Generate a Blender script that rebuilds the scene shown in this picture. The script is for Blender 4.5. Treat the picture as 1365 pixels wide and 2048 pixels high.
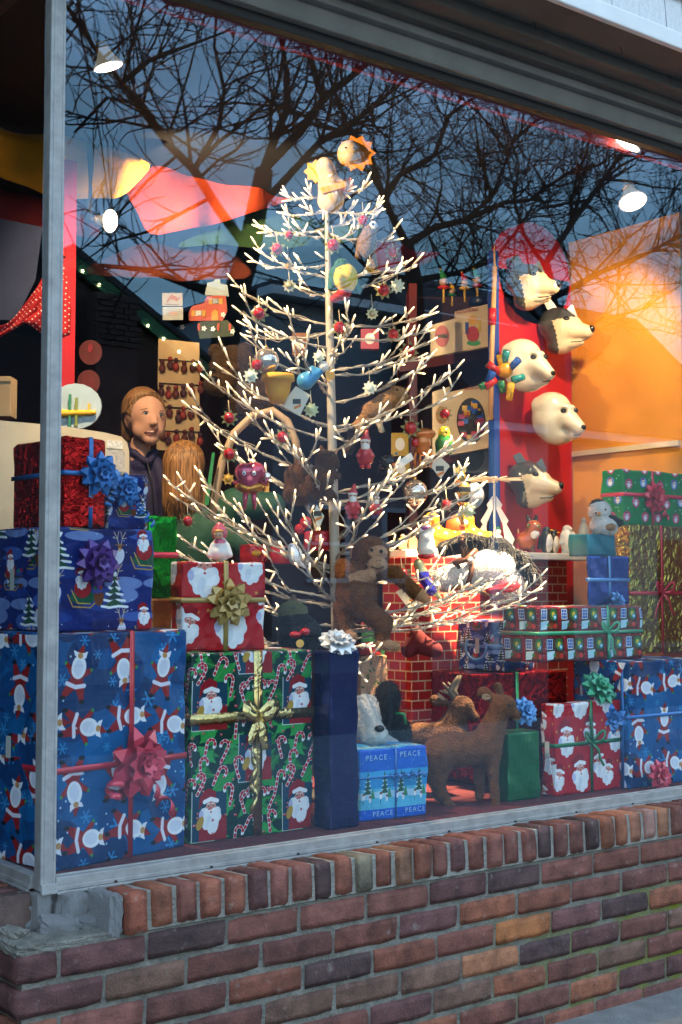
import bpy, bmesh, math, random
import numpy as np
from mathutils import Vector, Matrix, Euler
R = math.radians
for o in list(bpy.data.objects): bpy.data.objects.remove(o)
SC = bpy.context.scene
COL = SC.collection
random.seed(11); rng = np.random.default_rng(7)

# ------------------------------------------------------------------ camera
CAM = Vector((-1.24, -2.65, 1.163)); YAW = R(52.4); FPX = 2648.0
PITCH = math.atan(154/FPX)
FW = Vector((math.cos(YAW)*math.cos(PITCH), math.sin(YAW)*math.cos(PITCH), math.sin(PITCH)))
RT = Vector((math.sin(YAW), -math.cos(YAW), 0)); UP = RT.cross(FW)
cd = bpy.data.cameras.new('camera'); cam = bpy.data.objects.new('camera', cd); COL.objects.link(cam)
cam.matrix_world = Matrix.Translation(CAM) @ Matrix((RT, UP, -FW)).transposed().to_4x4()
cd.sensor_fit = 'VERTICAL'; cd.sensor_height = 36.0; cd.lens = 36.0*FPX/2048.0
cd.clip_start = 0.05; cd.clip_end = 3000
SC.camera = cam
# ------------------------------------------------------------------ world: dusk sky with thin cloud
SKY_STRENGTH = 0.15; SUN_EL = 2.0; SUN_ROT = 62
W = bpy.data.worlds.new('World'); SC.world = W; W.use_nodes = True
nt = W.node_tree; nt.nodes.clear()
out = nt.nodes.new('ShaderNodeOutputWorld'); bg = nt.nodes.new('ShaderNodeBackground')
sky = nt.nodes.new('ShaderNodeTexSky'); sky.sky_type = 'NISHITA'; sky.sun_disc = False
sky.sun_elevation = R(SUN_EL); sky.sun_rotation = R(SUN_ROT); sky.air_density = 1.3; sky.dust_density = 0.3; sky.ozone_density = 3.0
tc = nt.nodes.new('ShaderNodeTexCoord'); mp = nt.nodes.new('ShaderNodeMapping'); mp.inputs['Scale'].default_value = (1.2, 1.2, 7.0)
nz = nt.nodes.new('ShaderNodeTexNoise'); nz.inputs['Scale'].default_value = 2.2; nz.inputs['Detail'].default_value = 6
rp = nt.nodes.new('ShaderNodeValToRGB'); rp.color_ramp.elements[0].position = .30; rp.color_ramp.elements[1].position = .75
rp.color_ramp.elements[1].color = (.65, .65, .65, 1)
mx = nt.nodes.new('ShaderNodeMix'); mx.data_type = 'RGBA'; mx.inputs[7].default_value = (2.26, 2.77, 3.6, 1)
nt.links.new(tc.outputs['Generated'], mp.inputs['Vector']); nt.links.new(mp.outputs['Vector'], nz.inputs['Vector'])
nt.links.new(nz.outputs['Fac'], rp.inputs['Fac']); nt.links.new(rp.outputs['Color'], mx.inputs[0])
tn = nt.nodes.new('ShaderNodeMix'); tn.data_type = 'RGBA'; tn.blend_type = 'MULTIPLY'; tn.inputs[0].default_value = 1; tn.inputs[7].default_value = (.90, 1.0, .83, 1)
nt.links.new(sky.outputs['Color'], tn.inputs[6]); nt.links.new(tn.outputs[2], mx.inputs[6]); nt.links.new(mx.outputs[2], bg.inputs['Color'])
bg.inputs['Strength'].default_value = SKY_STRENGTH; nt.links.new(bg.outputs['Background'], out.inputs['Surface'])
# ------------------------------------------------------------------ sun: already down, a faint wide glow
sd = bpy.data.lights.new('sun', 'SUN'); sd.energy = 0.06; sd.angle = R(15); sd.color = (1, .85, .72)
sun = bpy.data.objects.new('sun', sd); COL.objects.link(sun)
_sdir = Vector((math.sin(R(SUN_ROT))*math.cos(R(12)), math.cos(R(SUN_ROT))*math.cos(R(12)), math.sin(R(12))))
sun.rotation_euler = (-_sdir).to_track_quat('-Z', 'Y').to_euler()
# ------------------------------------------------------------------ exposure / render
SC.view_settings.view_transform = 'Standard'; SC.view_settings.look = 'None'
SC.view_settings.exposure = 3.5; SC.view_settings.gamma = 1.0; SC.view_settings.use_curve_mapping = False
SC.render.engine = 'CYCLES'
cy = SC.cycles
cy.use_denoising = True; cy.max_bounces = 8; cy.diffuse_bounces = 3; cy.glossy_bounces = 4; cy.transparent_max_bounces = 16
cy.caustics_reflective = False; cy.caustics_refractive = False; cy.sample_clamp_indirect = 3.0; cy.use_light_tree = True
try: cy.denoiser = 'OPENIMAGEDENOISE'; cy.denoising_prefilter = 'ACCURATE'
except Exception: pass

# ------------------------------------------------------------------ calibration: pixel of the photo + known plane -> real point
def ray(px, py):
    return FW + RT*((px-682.5)/FPX) + UP*((1024-py)/FPX)
def P(px, py, y=None, x=None, z=None):
    d = ray(px, py)
    t = (y-CAM.y)/d.y if y is not None else (x-CAM.x)/d.x if x is not None else (z-CAM.z)/d.z
    return CAM + d*t
def depth_of(p): return (Vector(p)-CAM).dot(FW)

# ------------------------------------------------------------------ colours and materials
def lin(c):
    if isinstance(c, str):
        c = tuple(int(c[i:i+2], 16)/255 for i in (1, 3, 5))
        c = tuple(v/12.92 if v <= .04045 else ((v+.055)/1.055)**2.4 for v in c)
    return (c[0], c[1], c[2], 1.0)
_MC = {}
def mat(name, col=(.5, .5, .5), rough=.5, metal=0., var=.12, vscale=12., bump=0., bscale=60., coat=0., sheen=0., emit=None, est=0., trans=0., alpha=1., spec=.5, coords='Object', sss=0.):
    if name in _MC: return _MC[name]
    m = bpy.data.materials.new(name); m.use_nodes = True; n = m.node_tree; b = n.nodes['Principled BSDF']
    b.inputs['Roughness'].default_value = rough; b.inputs['Metallic'].default_value = metal
    b.inputs['Specular IOR Level'].default_value = spec
    if coat: b.inputs['Coat Weight'].default_value = coat; b.inputs['Coat Roughness'].default_value = .08
    if sheen: b.inputs['Sheen Weight'].default_value = sheen; b.inputs['Sheen Roughness'].default_value = .5
    if trans: b.inputs['Transmission Weight'].default_value = trans
    if sss: b.inputs['Subsurface Weight'].default_value = sss; b.inputs['Subsurface Radius'].default_value = (.01, .004, .002)
    if emit: b.inputs['Emission Color'].default_value = lin(emit); b.inputs['Emission Strength'].default_value = est
    c = lin(col); b.inputs['Base Color'].default_value = c
    t = n.nodes.new('ShaderNodeTexCoord')
    if var:
        z = n.nodes.new('ShaderNodeTexNoise'); z.inputs['Scale'].default_value = vscale; z.inputs['Detail'].default_value = 5
        n.links.new(t.outputs[coords], z.inputs['Vector'])
        r = n.nodes.new('ShaderNodeValToRGB'); r.color_ramp.elements[0].position = .3; r.color_ramp.elements[1].position = .7
        r.color_ramp.elements[0].color = tuple(v*(1-var) for v in c[:3])+(1,)
        r.color_ramp.elements[1].color = tuple(min(1, v*(1+var)) for v in c[:3])+(1,)
        n.links.new(z.outputs['Fac'], r.inputs['Fac']); n.links.new(r.outputs['Color'], b.inputs['Base Color'])
    if bump:
        z2 = n.nodes.new('ShaderNodeTexNoise'); z2.inputs['Scale'].default_value = bscale; z2.inputs['Detail'].default_value = 4
        n.links.new(t.outputs[coords], z2.inputs['Vector'])
        bp = n.nodes.new('ShaderNodeBump'); bp.inputs['Strength'].default_value = bump; bp.inputs['Distance'].default_value = .01
        n.links.new(z2.outputs['Fac'], bp.inputs['Height']); n.links.new(bp.outputs['Normal'], b.inputs['Normal'])
    _MC[name] = m
    return m
def fur(name, col, var=.3): return mat(name, col, .95, var=var, vscale=45, bump=.9, bscale=170, sheen=.06, spec=.12)
def plastic(name, col, rough=.25): return mat(name, col, rough, var=.04, coat=.35)

# ------------------------------------------------------------------ objects
def link(o, parent=None):
    COL.objects.link(o)
    if parent is not None: o.parent = parent
    return o
def tag(o, label=None, cat=None, group=None, kind=None):
    if label: o['label'] = label
    if cat: o['category'] = cat
    if group: o['group'] = group
    if kind: o['kind'] = kind
    return o
def thing(name, label, cat, loc=(0, 0, 0), rz=0., group=None):
    o = link(bpy.data.objects.new(name, None)); o.location = loc; o.rotation_euler = (0, 0, rz); o.empty_display_size = .05
    return tag(o, label, cat, group)
class MB:
    """collects shapes and links them as one mesh object"""
    def __init__(s): s.v = []; s.f = []; s.m = []; s.uv = {}
    def add(s, vs, fs, m=0):
        b = len(s.v); s.v += [tuple(v) for v in vs]
        for f in fs: s.f.append(tuple(b+i for i in f)); s.m.append(m)
        return b
    def box(s, c, d, m=0, M=None):
        x, y, z = d[0]/2, d[1]/2, d[2]/2
        vs = [Vector((a*x, b*y, e*z)) for e in (-1, 1) for b in (-1, 1) for a in (-1, 1)]
        if M is not None: vs = [M @ v for v in vs]
        vs = [v+Vector(c) for v in vs]
        s.add(vs, [(0, 2, 3, 1), (4, 5, 7, 6), (0, 1, 5, 4), (2, 6, 7, 3), (0, 4, 6, 2), (1, 3, 7, 5)], m); return s
    def tube(s, pts, r, n=6, m=0, cap=True):
        pts = [Vector(p) for p in pts]; k = len(pts)
        rs = r if isinstance(r, (list, tuple)) else [r]*k
        prev = None; rings = []
        for i, p in enumerate(pts):
            t = (pts[min(i+1, k-1)]-pts[max(i-1, 0)])
            t = t.normalized() if t.length > 1e-9 else Vector((0, 0, 1))
            a = prev if prev is not None else (Vector((0, 0, 1)) if abs(t.z) < .9 else Vector((1, 0, 0)))
            u = (a-t*a.dot(t))
            u = u.normalized() if u.length > 1e-6 else t.orthogonal().normalized()
            w = t.cross(u); prev = u
            rings.append([p+(u*math.cos(2*math.pi*j/n)+w*math.sin(2*math.pi*j/n))*rs[i] for j in range(n)])
        vs = [v for g in rings for v in g]
        fs = [(i*n+j, i*n+(j+1) % n, (i+1)*n+(j+1) % n, (i+1)*n+j) for i in range(k-1) for j in range(n)]
        if cap: fs += [tuple(range(n))[::-1], tuple((k-1)*n+j for j in range(n))]
        s.add(vs, fs, m); return s
    def lathe(s, prof, n=16, m=0, M=None, ms=None):
        """prof: (radius, height) bottom to top, about z"""
        vs = []; fs = []
        for (r, h) in prof:
            for j in range(n): vs.append(Vector((r*math.cos(2*math.pi*j/n), r*math.sin(2*math.pi*j/n), h)))
        if M is not None: vs = [M @ v for v in vs]
        b = s.add(vs, [], m)
        for i in range(len(prof)-1):
            for j in range(n):
                s.f.append(tuple(b+q for q in (i*n+j, i*n+(j+1) % n, (i+1)*n+(j+1) % n, (i+1)*n+j))); s.m.append(ms[i] if ms else m)
        s.f.append(tuple(b+j for j in range(n))[::-1]); s.m.append(ms[0] if ms else m)
        s.f.append(tuple(b+(len(prof)-1)*n+j for j in range(n))); s.m.append(ms[-1] if ms else m)
        return s
    def ball(s, c, r, m=0, n=14, k=9, M=None):
        r = r if isinstance(r, (tuple, list)) else (r, r, r)
        A = Matrix.Translation(c) @ (M.to_4x4() if M is not None else Matrix()) @ Matrix.Diagonal((r[0], r[1], r[2], 1))
        s.lathe([(max(1e-3, math.sin(math.pi*i/k)), -math.cos(math.pi*i/k)) for i in range(k+1)], n, m, A); return s
    def prism(s, pts, y0, y1, m=0, M=None):
        """outline (x, z) extruded along y"""
        n = len(pts)
        ar = sum(pts[i][0]*pts[(i+1) % n][1]-pts[(i+1) % n][0]*pts[i][1] for i in range(n))
        if ar < 0: pts = pts[::-1]
        vs = [Vector((x, y0, z)) for x, z in pts]+[Vector((x, y1, z)) for x, z in pts]
        if M is not None: vs = [M @ v for v in vs]
        fs = [tuple(range(n)), tuple(range(n, 2*n))[::-1]]+[(i, i+n, (i+1) % n+n, (i+1) % n) for i in range(n)]
        s.add(vs, fs, m); return s
    def build(s, name, mats, parent=None, smooth=False, bevel=0., seg=2, loc=None, rot=None):
        me = bpy.data.meshes.new(name); me.from_pydata(s.v, [], s.f)
        for q in (mats if isinstance(mats, (list, tuple)) else [mats]): me.materials.append(q)
        me.polygons.foreach_set('material_index', s.m)
        if smooth: me.polygons.foreach_set('use_smooth', [True]*len(s.f))
        if bevel:
            bm = bmesh.new(); bm.from_mesh(me)
            bmesh.ops.bevel(bm, geom=[e for e in bm.edges if len(e.link_faces) == 2 and e.calc_face_angle(0) > .5], offset=bevel, segments=seg, affect='EDGES', profile=.5)
            bm.to_mesh(me); bm.free()
        me.update()
        o = link(bpy.data.objects.new(name, me), parent)
        if loc is not None: o.location = loc
        if rot is not None: o.rotation_euler = rot
        return o
# ---- organic shapes: smooth union of ellipsoids and capsules turned into one surface
def blob(prims, h, k, carve=(), noise=0.):
    lo = np.full(3, 1e9); hi = -lo
    for p in prims:
        if p[0] == 'e': c = np.array(p[1]); r = max(p[2]); lo = np.minimum(lo, c-r); hi = np.maximum(hi, c+r)
        else:
            for c, r in ((p[1], p[3]), (p[2], p[4])): lo = np.minimum(lo, np.array(c)-r); hi = np.maximum(hi, np.array(c)+r)
    lo -= 2.5*h+k*.3; hi += 2.5*h+k*.3
    nn = np.ceil((hi-lo)/h).astype(int)+1
    ax = [lo[i]+h*np.arange(nn[i]) for i in range(3)]
    def sd(p, X, Y, Z):
        if p[0] == 'e':
            x, y, z = X-p[1][0], Y-p[1][1], Z-p[1][2]
            if len(p) > 4 and p[4] is not None:
                m = np.array(Euler(p[4]).to_matrix().transposed())
                x, y, z = (m[i, 0]*x+m[i, 1]*y+m[i, 2]*z for i in range(3))
            r = p[2]; k0 = np.sqrt((x/r[0])**2+(y/r[1])**2+(z/r[2])**2)+1e-9
            k1 = np.sqrt((x/r[0]**2)**2+(y/r[1]**2)**2+(z/r[2]**2)**2)+1e-9
            return k0*(k0-1)/k1
        a, b = np.array(p[1], float), np.array(p[2], float); d = b-a; L = max(d.dot(d), 1e-9)
        t = np.clip(((X-a[0])*d[0]+(Y-a[1])*d[1]+(Z-a[2])*d[2])/L, 0, 1)
        return np.sqrt((X-a[0]-t*d[0])**2+(Y-a[1]-t*d[1])**2+(Z-a[2]-t*d[2])**2)-(p[3]+(p[4]-p[3])*t)
    X, Y, Z = np.meshgrid(*ax, indexing='ij')
    D = None
    for p in prims:
        d = sd(p, X, Y, Z)
        if D is None: D = d
        else:
            hh = np.clip(.5+.5*(D-d)/k, 0, 1); D = D*(1-hh)+d*hh-k*hh*(1-hh)
    for p in carve:
        d = -sd(p, X, Y, Z); kk = k*.5
        hh = np.clip(.5+.5*(d-D)/kk, 0, 1); D = D*(1-hh)+d*hh+kk*hh*(1-hh)
    if noise: D = D+noise*(np.sin(X*.9/h*.35+Y*.21/h)*np.sin(Y*.8/h*.4+Z*.3/h)*np.sin(Z*.33/h+X*.17/h)+.6*(rng.random(D.shape)-.5))
    ins = D < 0
    S = [slice(None, -1), slice(1, None)]
    cnt = np.zeros(np.array(D.shape)-1); pos = [np.zeros(cnt.shape) for _ in range(3)]
    cor = {(a, b, c): D[S[a], S[b], S[c]] for a in (0, 1) for b in (0, 1) for c in (0, 1)}
    for axn in range(3):
        for a in (0, 1):
            for b in (0, 1):
                c0 = [a, b]; c0.insert(axn, 0); c1 = [a, b]; c1.insert(axn, 1)
                d0, d1 = cor[tuple(c0)], cor[tuple(c1)]
                x = (d0 < 0) != (d1 < 0)
                t = np.where(x, d0/np.where(np.abs(d0-d1) < 1e-12, 1, d0-d1), 0)
                cnt += x
                for q in range(3): pos[q] += np.where(x, t if q == axn else c0[q], 0)
    act = cnt > 0
    idx = np.full(act.shape, -1); I = np.argwhere(act); idx[act] = np.arange(len(I))
    V = np.stack([(I[:, q]+pos[q][act]/cnt[act])*h+lo[q] for q in range(3)], 1)
    F = []
    for axn in range(3):
        s0 = [slice(None)]*3; s1 = [slice(None)]*3; s0[axn] = slice(None, -1); s1[axn] = slice(1, None)
        a, b = ins[tuple(s0)], ins[tuple(s1)]
        E = np.argwhere(a != b)
        o1, o2 = [q for q in range(3) if q != axn]
        E = E[(E[:, o1] > 0) & (E[:, o2] > 0) & (E[:, o1] < D.shape[o1]-1) & (E[:, o2] < D.shape[o2]-1)]
        if not len(E): continue
        fl = a[tuple(E.T)]
        def g(d1, d2):
            e = E.copy(); e[:, o1] -= d1; e[:, o2] -= d2; return idx[tuple(e.T)]
        q = np.stack([g(1, 1), g(0, 1), g(0, 0), g(1, 0)], 1)
        if axn == 1: fl = ~fl
        q[~fl] = q[~fl][:, ::-1]
        F.append(q)
    F = np.concatenate(F)
    a_, b_ = V[F[:, 2]]-V[F[:, 0]], V[F[:, 3]]-V[F[:, 1]]; nr = np.cross(a_, b_); Cn = V[F].mean(1)
    if (nr*Cn).sum() < 0: F = F[:, ::-1]                              # faces look outward
    Cn = V[F].mean(1)
    ds = np.stack([sd(p, Cn[:, 0], Cn[:, 1], Cn[:, 2]) for p in prims], 1)
    ids = np.array([p[3] if p[0] == 'e' else p[5] for p in prims])[ds.argmin(1)]
    return V, F, ids
def blob_obj(name, prims, mats, parent=None, h=2., k=6., S=1., carve=(), noise=0.):
    V, F, ids = blob(prims, h, k, carve, noise)
    me = bpy.data.meshes.new(name); me.from_pydata((V*S).tolist(), [], F.tolist())
    for q in (mats if isinstance(mats, (list, tuple)) else [mats]): me.materials.append(q)
    me.polygons.foreach_set('material_index', ids.astype(int).tolist()); me.polygons.foreach_set('use_smooth', [True]*len(F)); me.update()
    return link(bpy.data.objects.new(name, me), parent)
def fuzz(o, n, L, wd, lay=.6, seed=1):
    """short pile standing on a plush surface"""
    me = o.data; r = np.random.default_rng(seed); pc = len(me.polygons)
    C = np.empty(pc*3); N = np.empty(pc*3); mi = np.empty(pc, int)
    me.polygons.foreach_get('center', C); me.polygons.foreach_get('normal', N); me.polygons.foreach_get('material_index', mi); C = C.reshape(-1, 3); N = N.reshape(-1, 3)
    k = r.integers(0, pc, n); c = C[k]+r.normal(0, wd, (n, 3)); nn = N[k]
    d = nn*r.uniform(.5, 1, (n, 1))+r.normal(0, .45, (n, 3))+np.array([0, 0, -lay]); d /= np.linalg.norm(d, axis=1)[:, None]
    s = np.cross(d, r.normal(0, 1, (n, 3))); s /= np.linalg.norm(s, axis=1)[:, None]+1e-9
    ln = L*r.uniform(.5, 1.2, (n, 1)); V = np.stack([c-s*wd-nn*wd, c+s*wd-nn*wd, c+d*ln], 1).reshape(-1, 3)
    m2 = bpy.data.meshes.new('fur'); m2.from_pydata(V.tolist(), [], np.arange(3*n).reshape(-1, 3).tolist())
    for q in me.materials: m2.materials.append(q)
    m2.polygons.foreach_set('material_index', mi[k].tolist()); m2.update()
    f = link(bpy.data.objects.new('fur', m2), o); f['kind'] = 'stuff'; return f

# ---- things measured off the photo: local x = along the view's right, y = away, z = up, one unit there = one photo pixel at that depth
class Pic:
    def __init__(s, name, label, cat, px, py, y=None, z=None, x=None, group=None, rz=0.):
        p = P(px, py, y=y, z=z, x=x); s.S = depth_of(p)/FPX; s.px, s.py = px, py; s.rz = rz
        s.o = thing(name, label, cat, p, YAW-math.pi/2+rz, group)
    def q(s, px, py, w=0.): return ((px-s.px), w, -(py-s.py))           # in pixels
    def l(s, px, py, w=0.): return Vector(s.q(px, py, w))*s.S            # in metres
    def e(s, px, py, rx, ry, rw=None, w=0., m=0, rot=0.):
        return ('e', s.q(px, py, w), (rx, rw if rw else (rx+ry)/2, ry), m, (0, rot, 0) if rot else None)
    def c(s, a, b, ra, rb, m=0):
        return ('c', s.q(*a), s.q(*b), ra, rb, m)
    def blob(s, name, prims, mats, h=2., k=6., carve=(), noise=0., parent=None, fur=0, pile=6., paint=None):
        o = blob_obj(name, prims, mats, parent or s.o, h, k, s.S, carve, noise)
        if paint:
            for p in o.data.polygons:
                c = p.center/s.S; r = paint(c.x+s.px, s.py-c.z, c.y, p.material_index)
                if r is not None: p.material_index = r
        if fur: fuzz(o, fur, pile*s.S, .55*s.S)
        return o
    def ball(s, name, px, py, r, m, w=0., parent=None, n=12, k=8):
        r = (r, r, r) if not isinstance(r, tuple) else r
        return MB().ball((0, 0, 0), tuple(v*s.S for v in r), n=n, k=k).build(name, m, parent or s.o, True, loc=s.l(px, py, w))
    def tube(s, name, pts, r, m, parent=None, n=6):
        rr = [v*s.S for v in r] if isinstance(r, (list, tuple)) else r*s.S
        return MB().tube([s.l(*p) for p in pts], rr, n).build(name, m, parent or s.o, True)
    def flat(s, name, pts, t, m, w=0., parent=None, bevel=0.):
        """outline in pixels, t pixels thick"""
        return MB().prism([(s.l(*p).x, s.l(*p).z) for p in pts], (w-t/2)*s.S, (w+t/2)*s.S).build(name, m, parent or s.o, bevel=bevel)
def rects(x0, y0, x1, y1): return [(x0, y0), (x1, y0), (x1, y1), (x0, y1)]
def oval(cx, cy, rx, ry, n=20): return [(cx+rx*math.cos(2*math.pi*i/n), cy+ry*math.sin(2*math.pi*i/n)) for i in range(n)]
def starp(cx, cy, r0, r1, n, rot=0.): return [(cx+(r0 if i % 2 == 0 else r1)*math.cos(math.pi*i/n+rot), cy+(r0 if i % 2 == 0 else r1)*math.sin(math.pi*i/n+rot)) for i in range(2*n)]
# ================================================================== PRINTED PAPER (flat print painted pixel by pixel, no files)
class Tile:
    def __init__(s, n, bg, m=None):
        s.n = n; s.m = m or n; s.a = np.empty((s.m, n, 3), np.float32); s.a[:] = s.hx(bg)
    @staticmethod
    def hx(c): return np.array([int(c[i:i+2], 16)/255 for i in (1, 3, 5)], np.float32) if isinstance(c, str) else np.array(c, np.float32)
    def _put(s, x0, y0, x1, y1, fn, col):
        xs = np.arange(int(x0)-1, int(x1)+2); ys = np.arange(int(y0)-1, int(y1)+2)
        if len(xs) < 1 or len(ys) < 1: return
        X, Y = np.meshgrid(xs+.5, ys+.5); a = np.clip(fn(X, Y), 0, 1)[..., None]
        ix = np.ix_(ys % s.m, xs % s.n)
        s.a[ix] = s.a[ix]*(1-a)+s.hx(col)*a
    def ell(s, cx, cy, rx, ry, col, rot=0.):
        r = max(rx, ry); c, q = math.cos(rot), math.sin(rot)
        def fn(X, Y):
            x = (X-cx)*c+(Y-cy)*q; y = -(X-cx)*q+(Y-cy)*c
            return (1-np.sqrt((x/rx)**2+(y/ry)**2))*min(rx, ry)+.5
        s._put(cx-r, cy-r, cx+r, cy+r, fn, col)
    def poly(s, pts, col):
        xs = [p[0] for p in pts]; ys = [p[1] for p in pts]
        def fn(X, Y):
            ins = np.zeros(X.shape, bool)
            for i in range(len(pts)):
                (xa, ya), (xb, yb) = pts[i], pts[i-1]
                if ya == yb: continue
                ins ^= ((ya > Y) != (yb > Y)) & (X < (xb-xa)*(Y-ya)/(yb-ya)+xa)
            return ins.astype(np.float32)
        s._put(min(xs), min(ys), max(xs), max(ys), fn, col)
    def line(s, pts, w, col):
        xs = [p[0] for p in pts]; ys = [p[1] for p in pts]
        def fn(X, Y):
            D = np.full(X.shape, 1e9)
            for i in range(len(pts)-1):
                a, b = pts[i], pts[i+1]; dx, dy = b[0]-a[0], b[1]-a[1]; L = dx*dx+dy*dy+1e-9
                t = np.clip(((X-a[0])*dx+(Y-a[1])*dy)/L, 0, 1)
                D = np.minimum(D, np.hypot(X-a[0]-t*dx, Y-a[1]-t*dy))
            return w/2-D+.5
        s._put(min(xs)-w, min(ys)-w, max(xs)+w, max(ys)+w, fn, col)
    def image(s, name):
        im = bpy.data.images.new(name, s.n, s.m)
        px = np.ones((s.m, s.n, 4), np.float32); px[..., :3] = s.a[::-1]
        im.pixels.foreach_set(px.ravel()); im.update(); im.pack(); return im
def xf(cx, cy, s, rot):
    c, q = math.cos(rot), math.sin(rot)
    return lambda x, y: (cx+s*(c*x-q*y), cy+s*(q*x+c*y))
def dancing_santa(t, cx, cy, s, rot):
    f = xf(cx, cy, s, rot); red = '#8f1a1c'
    t.poly([f(*p) for p in ((-.12, -.1), (-.42, -.28), (-.5, -.18), (-.2, .1), (-.3, .3), (-.42, .62), (-.28, .7), (0, .42), (.22, .72), (.36, .64), (.3, .3), (.2, .1), (.48, -.12), (.42, -.24), (.12, -.1))], red)
    for x, y in ((-.36, .7), (.3, .73)): t.ell(*f(x, y), s*.1, s*.06, '#10131c')
    for x, y in ((-.47, -.23), (.46, -.18)): t.ell(*f(x, y), s*.05, s*.05, '#2e8b4a')
    t.line([f(-.3, .3), f(0, .36), f(.3, .28)], s*.12, '#d9dcf0')
    t.poly([f(*p) for p in ((-.14, -.55), (.14, -.55), (.08, -.85))], red)
    t.ell(*f(0, -.18), s*.25, s*.32, '#e4e8f4', rot)
    t.poly([f(*p) for p in ((-.2, -.48), (-.26, -.62), (-.08, -.58), (.08, -.58), (.24, -.66), (.2, -.46), (0, -.4))], '#e2e4f2')
    t.ell(*f(0, -.5), s*.09, s*.08, '#b98a55', rot); t.ell(*f(0, -.16), s*.16, s*.22, '#cfd6ea', rot)
def santa_head(t, cx, cy, s, rot=0., face='#c98a80'):
    f = xf(cx, cy, s, rot)
    t.poly([f(*p) for p in ((-.3, -.3), (-.46, -.05), (-.42, -.5), (-.1, -.74), (.2, -.6), (.24, -.3))], '#8c1420')
    for i in range(11):
        a = math.pi*(i/10); r = .34+.05*(i % 2)
        t.ell(*f(-math.cos(a)*r*.8, .05+math.sin(a)*r*1.25), s*.13, s*.16, '#dfe4ee')
    t.ell(*f(0, .15), s*.32, s*.36, '#e8ebf2'); t.ell(*f(.02, -.14), s*.2, s*.17, face)
    t.ell(*f(-.36, .1), s*.09, s*.14, '#b8bce0'); t.ell(*f(-.07, .34), s*.1, s*.2, '#d3d9e8', .2)
    for x in (-.08, .1): t.ell(*f(x, -.16), s*.025, s*.02, '#2c2420'); t.line([f(x-.05, -.22), f(x+.04, -.23)], s*.03, '#eceaf0')
    t.ell(*f(.02, -.08), s*.04, s*.05, '#d86a5c'); t.ell(*f(-.09, -.03), s*.11, s*.05, '#f0f1f6', .3); t.ell(*f(.13, -.03), s*.11, s*.05, '#f0f1f6', -.3)
    t.ell(*f(.02, .05), s*.04, s*.02, '#b02838')
    t.line([f(-.24, -.3), f(0, -.38), f(.26, -.3)], s*.14, '#edf0f6')
def flake(t, x, y, r, col):
    for i in range(3):
        a = math.pi*i/3; t.line([(x-r*math.cos(a), y-r*math.sin(a)), (x+r*math.cos(a), y+r*math.sin(a))], r*.22, col)
    for i in range(6):
        a = math.pi*i/3; t.ell(x+r*.75*math.cos(a), y+r*.75*math.sin(a), r*.16, r*.16, col)
def cane(t, x, y, s, rot, flip=1):
    f = xf(x, y, s, rot)
    pts = [f(0, 1), f(0, .05)]+[f(flip*(.28-.28*math.cos(a)), .05-.3*math.sin(a)) for a in np.linspace(0, math.pi*1.15, 9)[1:]]
    t.line(pts, s*.26, '#0d2a26'); t.line(pts, s*.22, '#dfe0e6')
    d = 0
    for a, b in zip(pts[:-1], pts[1:]):
        L = math.dist(a, b); n = max(1, round(L/(s*.17)))
        for i in range(n):
            if (d % 2) == 0:
                u = (i+.2)/n; w = (i+.8)/n
                t.line([(a[0]+(b[0]-a[0])*u, a[1]+(b[1]-a[1])*u), (a[0]+(b[0]-a[0])*w, a[1]+(b[1]-a[1])*w)], s*.17, '#b3212c')
            d += 1
def leaf(t, x, y, s, rot, col='#1d6a35'):
    f = xf(x, y, s, rot)
    t.poly([f(*p) for p in ((-1, 0), (-.6, -.22), (-.45, -.42), (-.1, -.26), (.15, -.45), (.4, -.2), (1, 0), (.45, .22), (.2, .4), (-.05, .26), (-.4, .4), (-.6, .2))], col)
    t.line([f(-.9, 0), f(.8, 0)], s*.05, '#4c9a58')
def white_pine(t, x, y, s):
    for i in range(5):
        w = .12+.11*i; yy = y+s*(-.5+.22*i)
        t.poly([(x, yy-s*.16), (x-s*w, yy+s*.12), (x+s*w, yy+s*.12)], '#1d3a44' if i % 2 else '#24503e')
        t.line([(x-s*w, yy+s*.1), (x-s*w*.4, yy+s*.15), (x+s*w*.3, yy+s*.1), (x+s*w, yy+s*.13)], s*.09, '#e6ecf4')
    t.ell(x+s*.02, y-s*.66, s*.07, s*.09, '#e6ecf4')
def deer_print(t, x, y, s, col='#8a5a3a'):
    t.ell(x, y+s*.15, s*.2, s*.34, '#c8cce0', .3); t.ell(x, y-s*.22, s*.1, s*.16, col); t.ell(x, y-s*.12, s*.07, s*.07, '#caa78a')
    for q in (-1, 1):
        t.line([(x+q*s*.06, y-s*.34), (x+q*s*.12, y-s*.6), (x+q*s*.28, y-s*.86)], s*.035, '#c9b394')
        t.line([(x+q*s*.12, y-s*.6), (x+q*s*.05, y-s*.88)], s*.03, '#c9b394'); t.line([(x+q*s*.12, y-s*.58), (x+q*s*.32, y-s*.62)], s*.03, '#c9b394')
        t.ell(x+q*s*.16, y-s*.32, s*.07, s*.03, col)
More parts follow.
